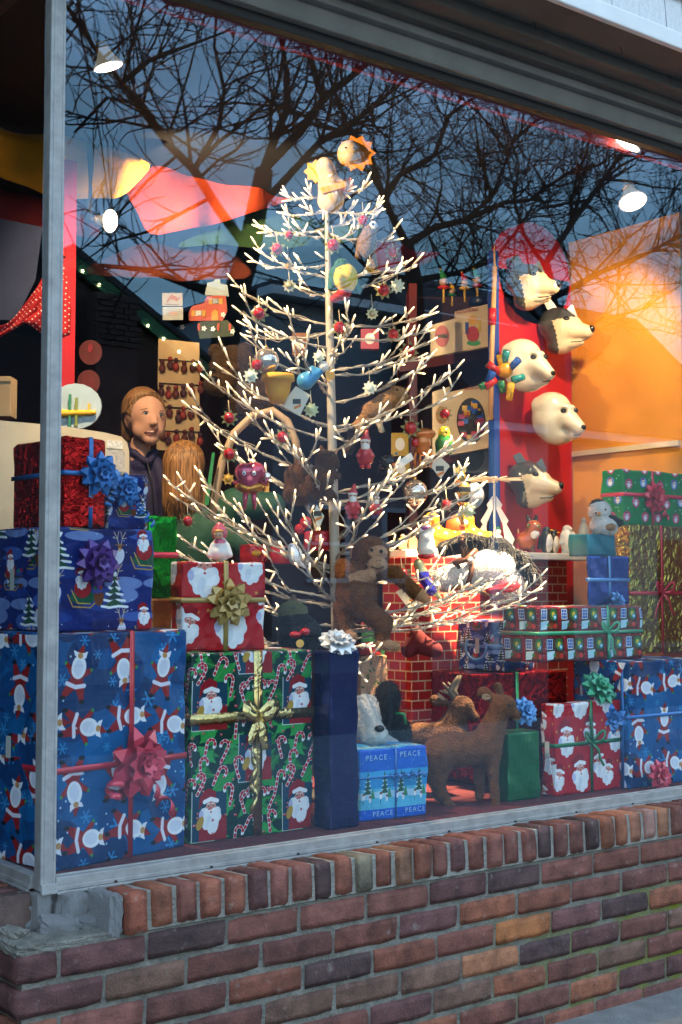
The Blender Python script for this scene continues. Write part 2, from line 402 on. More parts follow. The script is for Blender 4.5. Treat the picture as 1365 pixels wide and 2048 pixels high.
def sleigh_print(t, x, y, s):
    t.line([(x-s*.7, y+s*.2), (x-s*.5, y+s*.62), (x+s*.2, y+s*.66), (x+s*.5, y+s*.4)], s*.05, '#b08a4a')
    t.ell(x-s*.1, y+s*.3, s*.5, s*.25, '#14503c'); t.line([(x-s*.55, y+s*.05), (x-s*.3, y+s*.5), (x+s*.2, y+s*.52)], s*.04, '#c8a050')
    t.ell(x+s*.55, y+s*.3, s*.2, s*.3, '#6b3a22'); t.ell(x+s*.5, y+s*.02, s*.22, s*.14, '#3a4a9a'); t.ell(x+s*.62, y-s*.06, s*.08, s*.08, '#a8222a'); t.ell(x+s*.4, y-s*.04, s*.08, s*.06, '#2b7a4a')
    t.ell(x-s*.12, y-s*.02, s*.34, s*.34, '#9c1f2a'); santa_head(t, x-s*.15, y-s*.38, s*.6)
def make_tiles():
    T = {}
    r = random.Random(5)
    t = Tile(400, '#08508c')                                          # dancing santas on blue
    for i in range(40): t.ell(r.random()*400, r.random()*400, 30+r.random()*26, 22+r.random()*20, ['#0a4682', '#093a70', '#0c5c9a', '#0a3364'][i % 4])
    for i in range(46): flake(t, r.random()*400, r.random()*400, 8+r.random()*8, '#3486c4')
    for x, y, a in ((45, 55, .2), (150, 40, 2.95), (250, 62, .15), (352, 45, 3.2), (60, 150, 1.75), (165, 140, 1.5), (270, 160, 1.8), (375, 145, 1.4), (40, 255, 3.0), (140, 245, .1), (245, 262, 3.2), (340, 250, .2), (70, 352, 1.6), (170, 345, 1.85), (275, 358, 1.5), (375, 348, 1.8)):
        dancing_santa(t, x, y, 66, a)
    for i in range(40): t.ell(r.random()*400, r.random()*400, 2, 2, '#b8d0e8')
    T['dancing'] = t.image('print_dancing')
    t = Tile(400, '#0a332f')                                          # candy canes and holly
    for i in range(34): leaf(t, r.random()*400, r.random()*400, 54, r.choice((.7, -.6, 2.4, .3)), r.choice(('#1f8a3c', '#17692f', '#2a9a48')))
    for x, y in ((205, 20), (5, 220)):
        t.poly([(x, y), (x+150, y), (x+150, y+175), (x, y+175)], '#123c55')
        t.poly([(x+30, y+175), (x+34, y+80), (x+80, y+60), (x+150, y+95), (x+150, y+175)], '#8c1c20'); santa_head(t, x+80, y+66, 112)
        t.ell(x+90, y+125, 22, 28, '#dfe4ee', .5); t.ell(x+35, y+108, 14, 26, '#b5903a', .4)
        t.line([(x, y-6), (x, y+175), (x+96, y+175)], 3, '#d4d8d8')
    for x, y, a, fl in ((70, 40, .2, 1), (160, 60, .5, -1), (40, 110, -.1, 1), (125, 140, .5, 1), (290, 235, .1, 1), (215, 250, -.35, 1), (370, 250, .5, -1), (255, 330, .5, 1), (340, 330, -.15, 1), (180, 215, .2, -1), (60, 175, .6, -1), (190, 120, -.3, 1), (310, 340, .3, -1), (195, 370, .1, 1), (385, 180, .2, 1), (385, 60, -.3, 1), (255, 215, .7, 1)):
        cane(t, x, y, 60, a, fl)
    for i in range(46):
        x, y = r.random()*400, r.random()*400; t.ell(x, y, 5, 5, '#a8343c'); t.ell(x-1.5, y-1.5, 2, 2, '#e6c8c8')
    T['candy'] = t.image('print_candy')
    t = Tile(400, '#b01622')                                          # santa heads on red
    for i in range(14): t.poly(starp(r.random()*400, r.random()*400, 10, 4, 5), '#c89a48')
    for x, y, a, s in ((90, 90, 0, 150), (285, 60, .1, 120), (200, 285, -.1, 155), (30, 300, .25, 110), (360, 245, -.2, 125)): santa_head(t, x, y, s, a)
    T['santa_red'] = t.image('print_santa_red')
    t = Tile(400, '#12266e')                                          # sleighs at night
    for i in range(24): t.ell(r.random()*400, r.random()*400, 60, 12+r.random()*14, ['#1a3a8a', '#3b5aa8', '#101f5c', '#6c84c0'][i % 4])
    for i in range(60): t.ell(r.random()*400, r.random()*400, 1.6, 1.6, '#c8d4ea')
    for x, y in ((60, 90), (260, 190), (70, 290), (265, 385)): sleigh_print(t, x+30, y, 74); deer_print(t, x-55, y+5, 64); deer_print(t, x+122, y-5, 70)
    for x, y in ((215, 60), (385, 110), (20, 200), (190, 300), (375, 290)): white_pine(t, x, y, 74)
    T['sleigh'] = t.image('print_sleigh')
    t = Tile(400, '#7e1420')                                          # little window scenes on red
    for i in range(90): t.ell(r.random()*400, r.random()*400, 3, 3, '#d8b8b0')
    for j, y in enumerate((40, 240)):
        for k in range(2):
            x = 10+200*k+(60 if j else 0)
            t.poly(rects(x, y, x+170, y+150), '#3c2a24')
            t.poly(rects(x+6, y+6, x+62, y+76), '#cfe0ee'); t.poly(rects(x+11, y+11, x+57, y+71), '#1a3f9a')
            for q in (26, 42): t.line([(x+q, y+11), (x+q, y+71)], 3, '#cfe0ee')
            for q in (31, 51): t.line([(x+11, y+q), (x+57, y+q)], 3, '#cfe0ee')
            t.ell(x+125, y+42, 34, 40, '#2b6a34'); t.ell(x+125, y+42, 16, 18, '#c8b23a'); t.ell(x+140, y+60, 18, 18, '#2a8aa8'); t.ell(x+140, y+60, 9, 9, '#bfe0ea')
            t.poly([(x+6, y+90), (x+80, y+84), (x+60, y+140), (x+6, y+146)], '#a9cfe2'); t.ell(x+100, y+115, 30, 24, '#7a3a20'); t.ell(x+140, y+120, 20, 18, '#c03a30'); t.ell(x+75, y+112, 12, 12, '#2f7a44')
    T['windows'] = t.image('print_windows')
    t = Tile(400, '#2f8fd0')                                          # winter landscape bands
    t.poly(rects(0, 0, 400, 90), '#1f62c4'); t.poly(rects(0, 90, 400, 140), '#3f9fd8'); t.poly(rects(0, 200, 400, 330), '#58b4dc'); t.poly(rects(0, 330, 400, 400), '#1c5cc8')
    for i in range(9): t.ell(45*i+r.random()*10, 235+r.random()*10, 46, 22, '#a8d0ea')
    for x in (60, 190, 320):
        for i in range(5): t.poly([(x, 90+26*i), (x-10-7*i, 128+28*i), (x+10+7*i, 128+28*i)], '#2c5c4c'); t.line([(x-9-6*i, 126+28*i), (x+8+6*i, 122+28*i)], 7, '#cfe6f0')
        t.poly([(x+36, 190), (x+20, 262), (x+56, 262)], '#3a8a6a'); t.ell(x-30, 252, 9, 20, '#e8eef4'); t.ell(x-30, 232, 8, 8, '#7a3a3a'); t.ell(x+18, 268, 9, 18, '#d8e0ea'); t.ell(x+18, 250, 7, 7, '#8a2f34'); t.line([(x-30, 270), (x-34, 296)], 4, '#2a3448')
    for i in range(50): t.ell(r.random()*400, r.random()*400, 2, 2, '#d4e8f4')
    T['winter'] = t.image('print_winter')
    t = Tile(400, '#0f7a44')                                          # pink and blue discs on green
    for x, y, c in ((70, 60, '#b0325e'), (260, 40, '#3a6ab8'), (340, 190, '#3a74c0'), (150, 210, '#b0325e'), (40, 330, '#b0325e'), (270, 330, '#b83a64')):
        t.ell(x, y, 46, 44, c); t.ell(x, y, 38, 36, '#c86a98' if c[1] == 'b' else '#6a9ad0'); santa_head(t, x, y, 50)
    for i in range(16): flake(t, r.random()*400, r.random()*400, 9, '#bfe0cc')
    T['discs'] = t.image('print_discs')
    t = Tile(300, '#b98f72')                                          # swirls on tan
    for i in range(16):
        cx, cy = r.random()*300, r.random()*300
        t.line([(cx+(4+k*1.5)*math.cos(k*.5), cy+(4+k*1.5)*math.sin(k*.5)) for k in range(22)], 4, '#8a5f48'); leaf(t, r.random()*300, r.random()*300, 22, r.random()*6, '#3c5a34')
    T['swirl'] = t.image('print_swirl')
    return T
TILE = make_tiles()
def paper(name, tile, w, rough=.32, bright=1., crease=.45, rot=0.):
    m = bpy.data.materials.new(name); m.use_nodes = True; n = m.node_tree; b = n.nodes['Principled BSDF']
    uv = n.nodes.new('ShaderNodeTexCoord'); mp = n.nodes.new('ShaderNodeMapping'); mp.inputs['Scale'].default_value = (1/w, 1/w, 1); mp.inputs['Rotation'].default_value = (0, 0, rot)
    im = n.nodes.new('ShaderNodeTexImage'); im.image = TILE[tile]
    n.links.new(uv.outputs['UV'], mp.inputs['Vector']); n.links.new(mp.outputs['Vector'], im.inputs['Vector'])
    n.links.new(im.outputs['Color'], b.inputs['Base Color'])
    b.inputs['Roughness'].default_value = rough; b.inputs['Specular IOR Level'].default_value = .22; b.inputs['Coat Weight'].default_value = .06; b.inputs['Coat Roughness'].default_value = .12
    wrinkles(n, b, uv, crease); return m
def wrinkles(n, b, tcn, s, sc=6.):
    z = n.nodes.new('ShaderNodeTexNoise'); z.inputs['Scale'].default_value = sc; z.inputs['Detail'].default_value = 3; z.inputs['Distortion'].default_value = 1.2
    n.links.new(tcn.outputs['Object'], z.inputs['Vector'])
    bp = n.nodes.new('ShaderNodeBump'); bp.inputs['Strength'].default_value = s; bp.inputs['Distance'].default_value = .03
    n.links.new(z.outputs['Fac'], bp.inputs['Height']); n.links.new(bp.outputs['Normal'], b.inputs['Normal'])
def foil(name, col, rough=.2, sc=30., s=.6, metal=.9):
    m = bpy.data.materials.new(name); m.use_nodes = True; n = m.node_tree; b = n.nodes['Principled BSDF']
    b.inputs['Base Color'].default_value = lin(col); b.inputs['Metallic'].default_value = metal; b.inputs['Roughness'].default_value = rough
    t = n.nodes.new('ShaderNodeTexCoord'); wrinkles(n, b, t, s, sc); return m
def image_mat(name, tile, rough=.5):
    m = bpy.data.materials.new(name); m.use_nodes = True; n = m.node_tree; b = n.nodes['Principled BSDF']
    im = n.nodes.new('ShaderNodeTexImage'); im.image = tile; u = n.nodes.new('ShaderNodeTexCoord')
    n.links.new(u.outputs['UV'], im.inputs['Vector']); n.links.new(im.outputs['Color'], b.inputs['Base Color']); b.inputs['Roughness'].default_value = rough
    return m
def brick_paper():
    m = bpy.data.materials.new('brick_paper'); m.use_nodes = True; n = m.node_tree; b = n.nodes['Principled BSDF']
    t = n.nodes.new('ShaderNodeTexCoord'); k = n.nodes.new('ShaderNodeTexBrick')
    k.inputs['Color1'].default_value = (.30, .012, .014, 1); k.inputs['Color2'].default_value = (.40, .02, .018, 1); k.inputs['Mortar'].default_value = (.55, .38, .25, 1)
    k.inputs['Scale'].default_value = 1; k.inputs['Brick Width'].default_value = .058; k.inputs['Row Height'].default_value = .032; k.inputs['Mortar Size'].default_value = .0024; k.inputs['Mortar Smooth'].default_value = .1
    n.links.new(t.outputs['UV'], k.inputs['Vector']); n.links.new(k.outputs['Color'], b.inputs['Base Color']); b.inputs['Roughness'].default_value = .45
    wrinkles(n, b, t, .15); return m
def uv_box(o, w, d, h):
    """unfold: front and sides run on round the corners, in metres"""
    me = o.data; uv = me.uv_layers.new(name='UVMap')
    for p in me.polygons:
        nx, ny, nz = p.normal
        for li in p.loop_indices:
            x, y, z = me.vertices[me.loops[li].vertex_index].co
            if abs(nz) > .7: u, v = x, h+y
            elif abs(nx) > .7: u, v = (-y if nx < 0 else w+y), z
            else: u, v = (x if ny < 0 else 2*w+d-x), z
            uv.data[li].uv = (u, v)
# ------------------------------------------------------------------ gifts
def bow_mesh(r, n=(9, 8, 6, 3), wid=.34):
    mb = MB(); rr = random.Random(int(r*9999))
    for L, cnt in enumerate(n):
        rad = r*(1-.2*L); tilt = R(12+24*L)
        for i in range(cnt):
            a = 2*math.pi*(i+.5*L)/cnt+rr.uniform(-.12, .12); wv = r*wid*(1-.12*L)
            d = Vector((math.cos(a), math.sin(a), 0)); s_ = Vector((-math.sin(a), math.cos(a), 0)); up = Vector((0, 0, 1))
            b0 = up*(r*.08*L)
            ax = d*math.cos(tilt)+up*math.sin(tilt); nn = -d*math.sin(tilt)+up*math.cos(tilt)
            pts = [b0, b0+ax*rad*.45-nn*rad*.06, b0+ax*rad*.85, b0+ax*rad+nn*rad*.02, b0+ax*rad*.72+nn*rad*.2, b0+ax*rad*.3+nn*rad*.22, b0+nn*rad*.08]
            ws = [.35, .8, .75, .04, .8, .75, .35]
            tw = rr.uniform(-.25, .25)
            vs = []
            for p, q in zip(pts, ws):
                vs += [p-s_*wv*q/1.4+nn*wv*tw*q*.3, p+s_*wv*q/1.4-nn*wv*tw*q*.3]
            mb.add(vs, [(2*k, 2*k+1, 2*k+3, 2*k+2) for k in range(len(pts)-1)])
    return mb
def bow(parent, loc, r, m, nrm=(0, -1, 0), roll=0., n=(9, 8, 6, 3)):
    o = bow_mesh(r, n).build('bow', m, parent)
    q = Vector(nrm).to_track_quat('Z', 'Y'); o.rotation_mode = 'QUATERNION'
    o.rotation_quaternion = q @ Euler((0, 0, roll)).to_quaternion(); o.location = loc
    return o
def strip(parent, name, pts, w, m, nrm=(0, -1, 0), side=None):
    """flat ribbon along a path"""
    mb = MB(); pts = [Vector(p) for p in pts]; N = Vector(nrm); vs = []
    for i, p in enumerate(pts):
        t = (pts[min(i+1, len(pts)-1)]-pts[max(i-1, 0)]).normalized()
        s_ = Vector(side).normalized() if side is not None else t.cross(N).normalized(); vs += [p-s_*w/2, p+s_*w/2]
    mb.add(vs, [(2*k, 2*k+1, 2*k+3, 2*k+2) for k in range(len(pts)-1)])
    o = mb.build(name, m, parent, True); md = o.modifiers.new('s', 'SOLIDIFY'); md.thickness = .0006; return o
def curl(parent, loc, m, w=.012, L=.12, turns=2.5, r=.014, d=(.5, -.1, -.8)):
    d = Vector(d).normalized(); a = d.orthogonal().normalized(); b = d.cross(a); pts = []
    k = int(10*turns)
    for i in range(k+1):
        t = i/k; an = 2*math.pi*turns*t; rr = r*min(1, t*3+.1)
        pts.append(Vector(loc)+d*L*t+(a*math.cos(an)+b*math.sin(an))*rr)
    return strip(parent, 'ribbon_curl', pts, w, m, side=d)
def soften(o, w, d, h):
    """card that bulges and dents a little under its paper"""
    me = o.data; bm = bmesh.new(); bm.from_mesh(me)
    big = [e for e in bm.edges if e.calc_length() > .03]
    bmesh.ops.subdivide_edges(bm, edges=big, cuts=7, use_grid_fill=True)
    r = random.Random(int(w*1e5)); p = [r.uniform(0, 6.3) for _ in range(8)]; bm.normal_update()
    for v in bm.verts:
        c = v.co; n = Vector((1 if c.x > w-.002 else -1 if c.x < .002 else 0, 1 if c.y > d-.002 else -1 if c.y < .002 else 0, 1 if c.z > h-.002 else 0))
        v.co += n*(.0016*math.sin(c.x*31+p[0]+c.z*17)+.0014*math.sin(c.z*43+p[1]-c.y*20)+.001*math.sin((c.x+c.z)*71+p[2]))
    bm.to_mesh(me); bm.free(); me.update()
class Gift:
    def __init__(s, name, label, pl, pr, pt, pb, y=None, z=None, rot=0., depth=.2, pbl=None, m=None, cat='gift', group='wrapped gifts in the window', bev=.006, rough_e=.002):
        p = P(pl, pb, y=y) if y is not None else P(pl, pb, z=z)
        if z is not None: p.z = z
        s.rot = R(rot); u = Vector((math.cos(s.rot), math.sin(s.rot), 0)); v = Vector((-u.y, u.x, 0))
        def hit(px, py, o_, d_):                                      # where the pixel column meets the vertical plane o_ + t d_
            r = ray(px, py); a = r.x*d_.y-r.y*d_.x
            t = ((o_.x-CAM.x)*d_.y-(o_.y-CAM.y)*d_.x)/a; q = CAM+r*t
            return (q-o_).dot(d_), q.z
        w, _ = hit(pr, (pt+pb)/2, p, u); _, zt = hit(pl, pt, p, u)
        if pbl is not None: depth = abs(hit(pbl, (pt+pb)/2, p, v)[0])
        s.w, s.d, s.h = w, depth, zt-p.z; s.p = p
        s.o = thing(name, label, cat, p, s.rot, group)
        mb = MB(); mb.box((w/2, depth/2, s.h/2), (w, depth, s.h))
        s.box = mb.build('wrapped_box', m, s.o, bevel=bev)
        soften(s.box, w, depth, s.h)
        uv_box(s.box, w, depth, s.h)
        s.top = p.z+s.h
    def band(s, m, fx=None, fz=None, wd=.018):
        e = .0025; w, d, h = s.w, s.d, s.h
        if fx is not None:
            x = fx*w; strip(s.o, 'ribbon', [(x, -e, 0), (x, -e, h*.33), (x, -e*1.6, h*.66), (x, -e, h-.002), (x, 0, h+e), (x, d, h+e), (x, d+e, h), (x, d+e, 0)], wd, m, side=(1, 0, 0))
        if fz is not None:
            z = fz*h; strip(s.o, 'ribbon', [(-e, d+e, z), (-e, d*.5, z), (-e, 0, z), (0, -e, z), (w*.33, -e*1.5, z), (w*.66, -e*1.5, z), (w, -e, z), (w+e, 0, z), (w+e, d+e, z)], wd, m, side=(0, 0, 1))
        return s
    def bow(s, m, fx, fz, r, roll=0., n=(9, 8, 6, 3)): bow(s.o, (fx*s.w, -.004, fz*s.h), r, m, roll=roll, n=n); return s
    def topbow(s, m, fx, fy, r, n=(9, 8, 6, 3)): bow(s.o, (fx*s.w, fy*s.d, s.h+.003), r, m, nrm=(0, 0, 1), n=n); return s
    def knot(s, m, fx, fz, r, wd=.012, tails=((.5, -1), (-.5, -1.1))):
        c = Vector((fx*s.w, -.008, fz*s.h))
        for a in (-1, 1):
            strip(s.o, 'ribbon_loop', [c]+[c+Vector((a*r*(.9*math.sin(t)), -.012*math.sin(t*.7), r*.55*math.sin(t*1.0)*1.0+r*.25*math.sin(2*t))) for t in np.linspace(.3, 2.7, 8)]+[c], wd, m)
        for tx, tz in tails:
            strip(s.o, 'ribbon_tail', [c, c+Vector((tx*r*.6, -.008, tz*r*.55)), c+Vector((tx*r*.9, -.004, tz*r*1.1)), c+Vector((tx*r*1.2, -.012, tz*r*1.6))], wd, m)
        return s

def text_mesh(c):
    o = bpy.data.objects.new('lettering', c); COL.objects.link(o); bpy.context.view_layer.update()
    me = bpy.data.meshes.new_from_object(o.evaluated_get(bpy.context.evaluated_depsgraph_get())); bpy.data.objects.remove(o); return me
# ================================================================== STREET (seen as reflections in the glass)
def MIR(px, py, Y):
    """real point across the street whose mirror image in the window shows at this pixel"""
    p = P(px, py, y=Y); return Vector((p.x, -p.y, p.z))
asphalt = mat('asphalt', (.05, .05, .052), .9, var=.25, vscale=9, bump=.4, bscale=90)
concrete = mat('concrete', (.18, .18, .178), .9, var=.22, vscale=14, bump=.5, bscale=120)
MB().box((20, -30, -.21), (900, 900, .1)).build('ground', mat('earth', (.09, .09, .07), .95, var=.3, vscale=.4))['kind'] = 'structure'
MB().box((20, -8.9, -.135), (300, 6.2, .05)).build('road', asphalt)['kind'] = 'structure'
o = MB()
for i in range(-6, 16):
    o.box((i*1.5-.6+.745, -2.9, -.075), (1.488, 5.8, .15))
o.build('sidewalk', concrete, bevel=.004)['kind'] = 'structure'
MB().box((20, -14.3, -.06), (300, 4.6, .12)).build('far_pavement', mat('far_concrete', (.12, .12, .12), .9, var=.2, vscale=6))['kind'] = 'structure'
#road_line = MB().box((20, -8.9, -.106), (300, .12, .004)).build('road_marking', mat('road_paint', (.7, .6, .15), .7, var=.2)); road_line['kind'] = 'structure'

bark = mat('bark', (.028, .022, .018), .95, var=.35, vscale=8, bump=.6, bscale=40)
def grow(mb, pts, r0, r1, rnd, lvl, reach):
    """a limb plus the boughs and twigs that leave it"""
    n = len(pts)
    mb.tube(pts, [r0+(r1-r0)*i/(n-1) for i in range(n)], 6 if r0 > .03 else 4, cap=False)
    if lvl <= 0: return
    L = sum((pts[i+1]-pts[i]).length for i in range(n-1))
    cnt = max(3, int(L*(9 if lvl > 1 else 8.5)))
    for k in range(cnt):
        t = rnd.uniform(.12, 1.0)*(n-1); i = min(int(t), n-2); f = t-i
        p = pts[i].lerp(pts[i+1], f); d = (pts[i+1]-pts[i]).normalized()
        rr = (r0+(r1-r0)*t/(n-1))*rnd.uniform(.4, .6)
        side = Vector((rnd.uniform(-1, 1), rnd.uniform(-.6, .6), rnd.uniform(-.7, .9))).normalized()
        dr = (d*.55+side*1.05+Vector((0, 0, .12))).normalized()
        ln = reach*rnd.uniform(.45, 1.1)*(.55 if lvl == 1 else 1)
        q = [p]; m = 5
        for s in range(m):
            dr = (dr+Vector((rnd.uniform(-.42, .42), rnd.uniform(-.25, .25), rnd.uniform(-.3, .42)))*.85).normalized()
            q.append(q[-1]+dr*ln/m)
        grow(mb, q, max(.0055, min(rr, .03)), .003, rnd, lvl-1, reach*.62)
def bare_tree(label, Y, base, limbs, seed, reach=1.5):
    rnd = random.Random(seed)
    pts0 = [MIR(px, py, Y+dy) for px, py, dy in base]
    root = thing('bare_tree', label, 'tree', (pts0[0].x, pts0[0].y, 0), 0, 'bare street trees')
    off = Vector(root.location)
    tp = [Vector((pts0[0].x, pts0[0].y, -.1))-off]+[p-off for p in pts0]
    MB().tube(tp, [.15]+[.125-.05*i/(len(pts0)-1) for i in range(len(pts0))], 10).build('trunk', bark, root, True)
    for pl, r0, r1 in limbs:
        mb = MB(); grow(mb, [MIR(a, b, Y+c)-off for a, b, c in pl], r0*.47, r1*.5, rnd, 2, reach)
        mb.build('limb', bark, root, True)
    return root
bare_tree('bare street tree with a thick leaning trunk forking high above the pavement', 6.2,
    [(440, 900, 0), (448, 700, 0), (470, 600, 0), (500, 500, 0), (515, 420, 0), (530, 340, 0)],
    [([(530, 340, 0), (548, 285, 0), (575, 220, .2), (576, 150, .3), (562, 70, .3), (545, -60, .2)], .1, .03),
     ([(535, 330, 0), (600, 265, -.2), (650, 195, -.3), (720, 140, -.4), (790, 70, -.5), (850, -40, -.6)], .1, .03),
     ([(515, 420, 0), (640, 285, .3), (720, 235, .4), (780, 185, .5), (845, 130, .5), (930, 80, .6)], .08, .02),
     ([(500, 500, 0), (440, 420, -.3), (390, 340, -.5), (335, 285, -.6), (290, 215, -.6), (245, 165, -.7), (190, 95, -.8), (120, -10, -.8)], .09, .025),
     ([(335, 285, -.6), (270, 205, -.5), (215, 195, -.4), (150, 265, -.3)], .05, .02),
     ([(390, 340, -.5), (440, 250, -.6), (450, 180, -.7), (430, 90, -.7), (440, -40, -.7)], .05, .015),
     ([(245, 165, -.7), (300, 120, -.8), (380, 90, -.9), (460, 60, -1)], .05, .015),
     ([(470, 600, 0), (380, 570, .3), (300, 540, .5), (200, 530, .7)], .09, .03),
     ([(190, 95, -.8), (160, 30, -.8), (150, -60, -.8)], .035, .012)], 3)
bare_tree('bare street tree whose limbs spread low and wide in front of the grey clapboard house', 8.2,
    [(838, 900, 0), (836, 700, 0), (830, 560, 0), (815, 490, 0)],
    [([(815, 490, 0), (770, 400, 0), (745, 320, .2), (690, 240, .3), (660, 150, .3), (640, 40, .3)], .1, .025),
     ([(770, 400, 0), (800, 350, .2), (870, 310, .3), (900, 230, .4), (985, 170, .4), (1050, 90, .5)], .08, .02),
     ([(815, 490, 0), (870, 455, .1), (930, 440, .1), (985, 395, .2), (960, 310, .2), (950, 230, .3)], .1, .02),
     ([(930, 440, .1), (1010, 405, .1), (1060, 400, .2), (1130, 350, .3), (1200, 330, .4), (1300, 250, .5)], .07, .02),
     ([(836, 560, 0), (920, 545, .3), (990, 520, .4), (1050, 440, .5), (1085, 380, .6)], .08, .02),
     ([(985, 395, .2), (1030, 280, .3), (1085, 230, .4), (1180, 180, .5), (1330, 120, .6)], .06, .02),
     ([(830, 560, 0), (740, 540, .4), (680, 480, .5), (620, 450, .6)], .06, .015)], 8)
bare_tree('slender bare street tree standing in front of the pale clapboard house', 7.4,
    [(1120, 860, 0), (1110, 700, 0), (1100, 600, 0), (1090, 530, 0)],
    [([(1090, 530, 0), (1150, 440, 0), (1215, 350, .2), (1255, 290, .3), (1310, 210, .3), (1380, 120, .3)], .09, .025),
     ([(1100, 600, 0), (1200, 545, .2), (1290, 510, .3), (1360, 470, .3), (1460, 440, .3)], .08, .02),
     ([(1090, 530, 0), (1050, 470, .2), (1030, 400, .3), (1040, 330, .3), (1010, 230, .3)], .06, .015),
     ([(1110, 700, 0), (1200, 640, .3), (1280, 620, .4), (1380, 560, .5)], .06, .015),
     ([(1105, 660, 0), (1040, 600, .3), (970, 570, .5), (900, 590, .6)], .06, .015)], 21)

def house(label, cat, Y, pts, wall_m, board=None, depth=6., group='houses across the street'):
    """facade outline given as mirrored pixels (left, right, eave py at left, peak px/py or None)"""
    l, r, py, pk = pts
    a = MIR(l, py, Y); b = MIR(r, py, Y); zt = a.z
    root = thing('house', label, cat, ((a.x+b.x)/2, -Y-depth/2, 0), 0, group)
    w = b.x-a.x; cx = 0
    out_ = [(-w/2, -.1), (w/2, -.1), (w/2, zt)]
    zp = zt
    if pk:
        q = MIR(pk[0], pk[1], Y); xp = q.x-root.location.x; zp = q.z; out_.append((xp, zp))
    out_.append((-w/2, zt))
    MB().prism(out_, -depth/2, depth/2).build('wall', wall_m, root)
    if board:
        n = int(zp/.16); me = None
        for i in range(n):
            z = .16*i+.08
            if z < .3: continue
            x0, x1 = -w/2, w/2
            if pk and z+.08 > zt:
                t = (z+.08-zt)/(zp-zt); x0 += (xp+w/2)*t; x1 += (xp-w/2)*t
            if me is None:
                me = MB().box((0, 0, 0), (1, .035, .165), M=Euler((R(-6), 0, 0)).to_matrix()).build('clapboard', board, root); o = me
            else: o = link(me.copy(), root)
            o.location = ((x0+x1)/2, depth/2+.016, z); o.scale = (max(.2, x1-x0), 1, 1)
    return root, w, zt, zp, depth
dark_sid = mat('dark_siding', (.05, .032, .026), .9, var=.2, vscale=3)
green_trim = mat('green_trim', (.02, .13, .06), .6); white_trim = mat('white_trim', (.72, .74, .76), .55, var=.05)
dkglass = mat('dark_window_glass', (.01, .012, .016), .08, var=0); roof_m = mat('roof_shingles', (.05, .05, .055), .95, var=.3, vscale=30)
ha, w, zt, zp, dp = house('dark brown gabled house with green rake boards and a string of lights', 'house', 15.5, (-190, 425, 700, (140, 545)), dark_sid)
pk = MIR(140, 545, 15.5); xp = pk.x-ha.location.x
warm_dot = mat('string_light', (1, .6, .3), .4, var=0, emit=(1, .62, .25), est=4.6)
for q in (-1, 1):
    MB().prism([(xp, zp+.06), (q*(w/2+.35)+(xp*0), zt-.22), (q*(w/2+.35), zt+.02), (xp, zp+.3)], 0, .09).build('rake_board', green_trim, ha, loc=(0, dp/2+.02, 0))
    MB().prism([(xp, zp+.31), (q*(w/2+.4), zt+.03), (q*(w/2+.4), zt+.12), (xp, zp+.42)], -dp, .14).build('roof', roof_m, ha, loc=(0, dp/2, 0))
for i in range(9):
    t = (i+.5)/9; MB().ball((0, 0, 0), .03, n=6, k=4).build('string_light', warm_dot, ha, loc=(xp+(w/2-xp)*t, dp/2+.15, zp+.1+(zt-zp-.1)*t))
ch0 = MIR(188, 660, 15.4); ch1 = MIR(242, 600, 15.4)
bk = mat('reflected_brick', (.09, .05, .04), .9, var=.4, vscale=5, bump=.5, bscale=12)
cr = thing('brick_chimney', 'brick chimney stack with stepped courses against the dark gabled house', 'chimney', ((ch0.x+ch1.x)/2, -15.3, 0))
MB().box((0, 0, ch1.z/2), (.7, .45, ch1.z)).build('stack', bk, cr)
bm_ = None
for j in range(9):
    for k in range(3):
        if bm_ is None: bm_ = MB().box((0, 0, 0), (.215, .05, .065)).build('brick', bk, cr, bevel=.006); o = bm_
        else: o = link(bm_.copy(), cr)
        o.location = (-.235+.235*k+(.06 if j % 2 else -.02), .235, ch1.z-.08-.085*j)
hb, w, zt, zp, dp = house('grey clapboard house with dark windows and a white fascia', 'house', 17, (545, 985, 596, None), mat('grey_siding', (.3, .3, .32), .8, var=.15), mat('grey_clapboard', (.34, .34, .36), .75, var=.12, vscale=4))
MB().box((0, dp/2+.2, zt+.06), (w+.6, .5, .16)).build('fascia', white_trim, hb); MB().prism([(-w/2-.3, zt+.14), (w/2+.3, zt+.14), (w/2+.2, zt+.26), (-w/2-.2, zt+.26)], -dp/2-.2, dp/2+.3).build('roof', roof_m, hb)
for fx in (-.28, .05, .32):
    fr = MB()
    for (cx, cz, sx, sz) in ((0, .68, 1.0, .09), (0, -.68, 1.0, .09), (-.46, 0, .09, 1.28), (.46, 0, .09, 1.28), (0, 0, .84, .06)): fr.box((cx, 0, cz), (sx, .07, sz))
    f = fr.build('window_frame', white_trim, hb, loc=(fx*w, dp/2+.06, 2.0)); MB().box((0, -.02, 0), (.84, .02, 1.28)).build('window_pane', dkglass, f)
hc, w, zt, zp, dp = house('pale cream clapboard house with white corner boards', 'house', 14.5, (985, 1480, 862, None), mat('pale_siding', (.4, .37, .33), .8, var=.1), mat('pale_clapboard', (.42, .39, .35), .75, var=.1, vscale=4))
for q in (-1, 1): MB().box((q*w/2, dp/2+.03, zt/2), (.16, .08, zt)).build('corner_board', white_trim, hc)
MB().box((0, dp/2+.15, zt+.07), (w+.5, .4, .16)).build('fascia', white_trim, hc); zr = MIR(1100, 605, 14.5+dp/2).z
MB().prism([(dp/2+.4, zt+.15), (0, zr), (-dp/2-.4, zt+.15)], -w/2-.3, w/2+.3, M=Matrix.Rotation(R(-90), 4, 'Z')).build('roof', roof_m, hc)
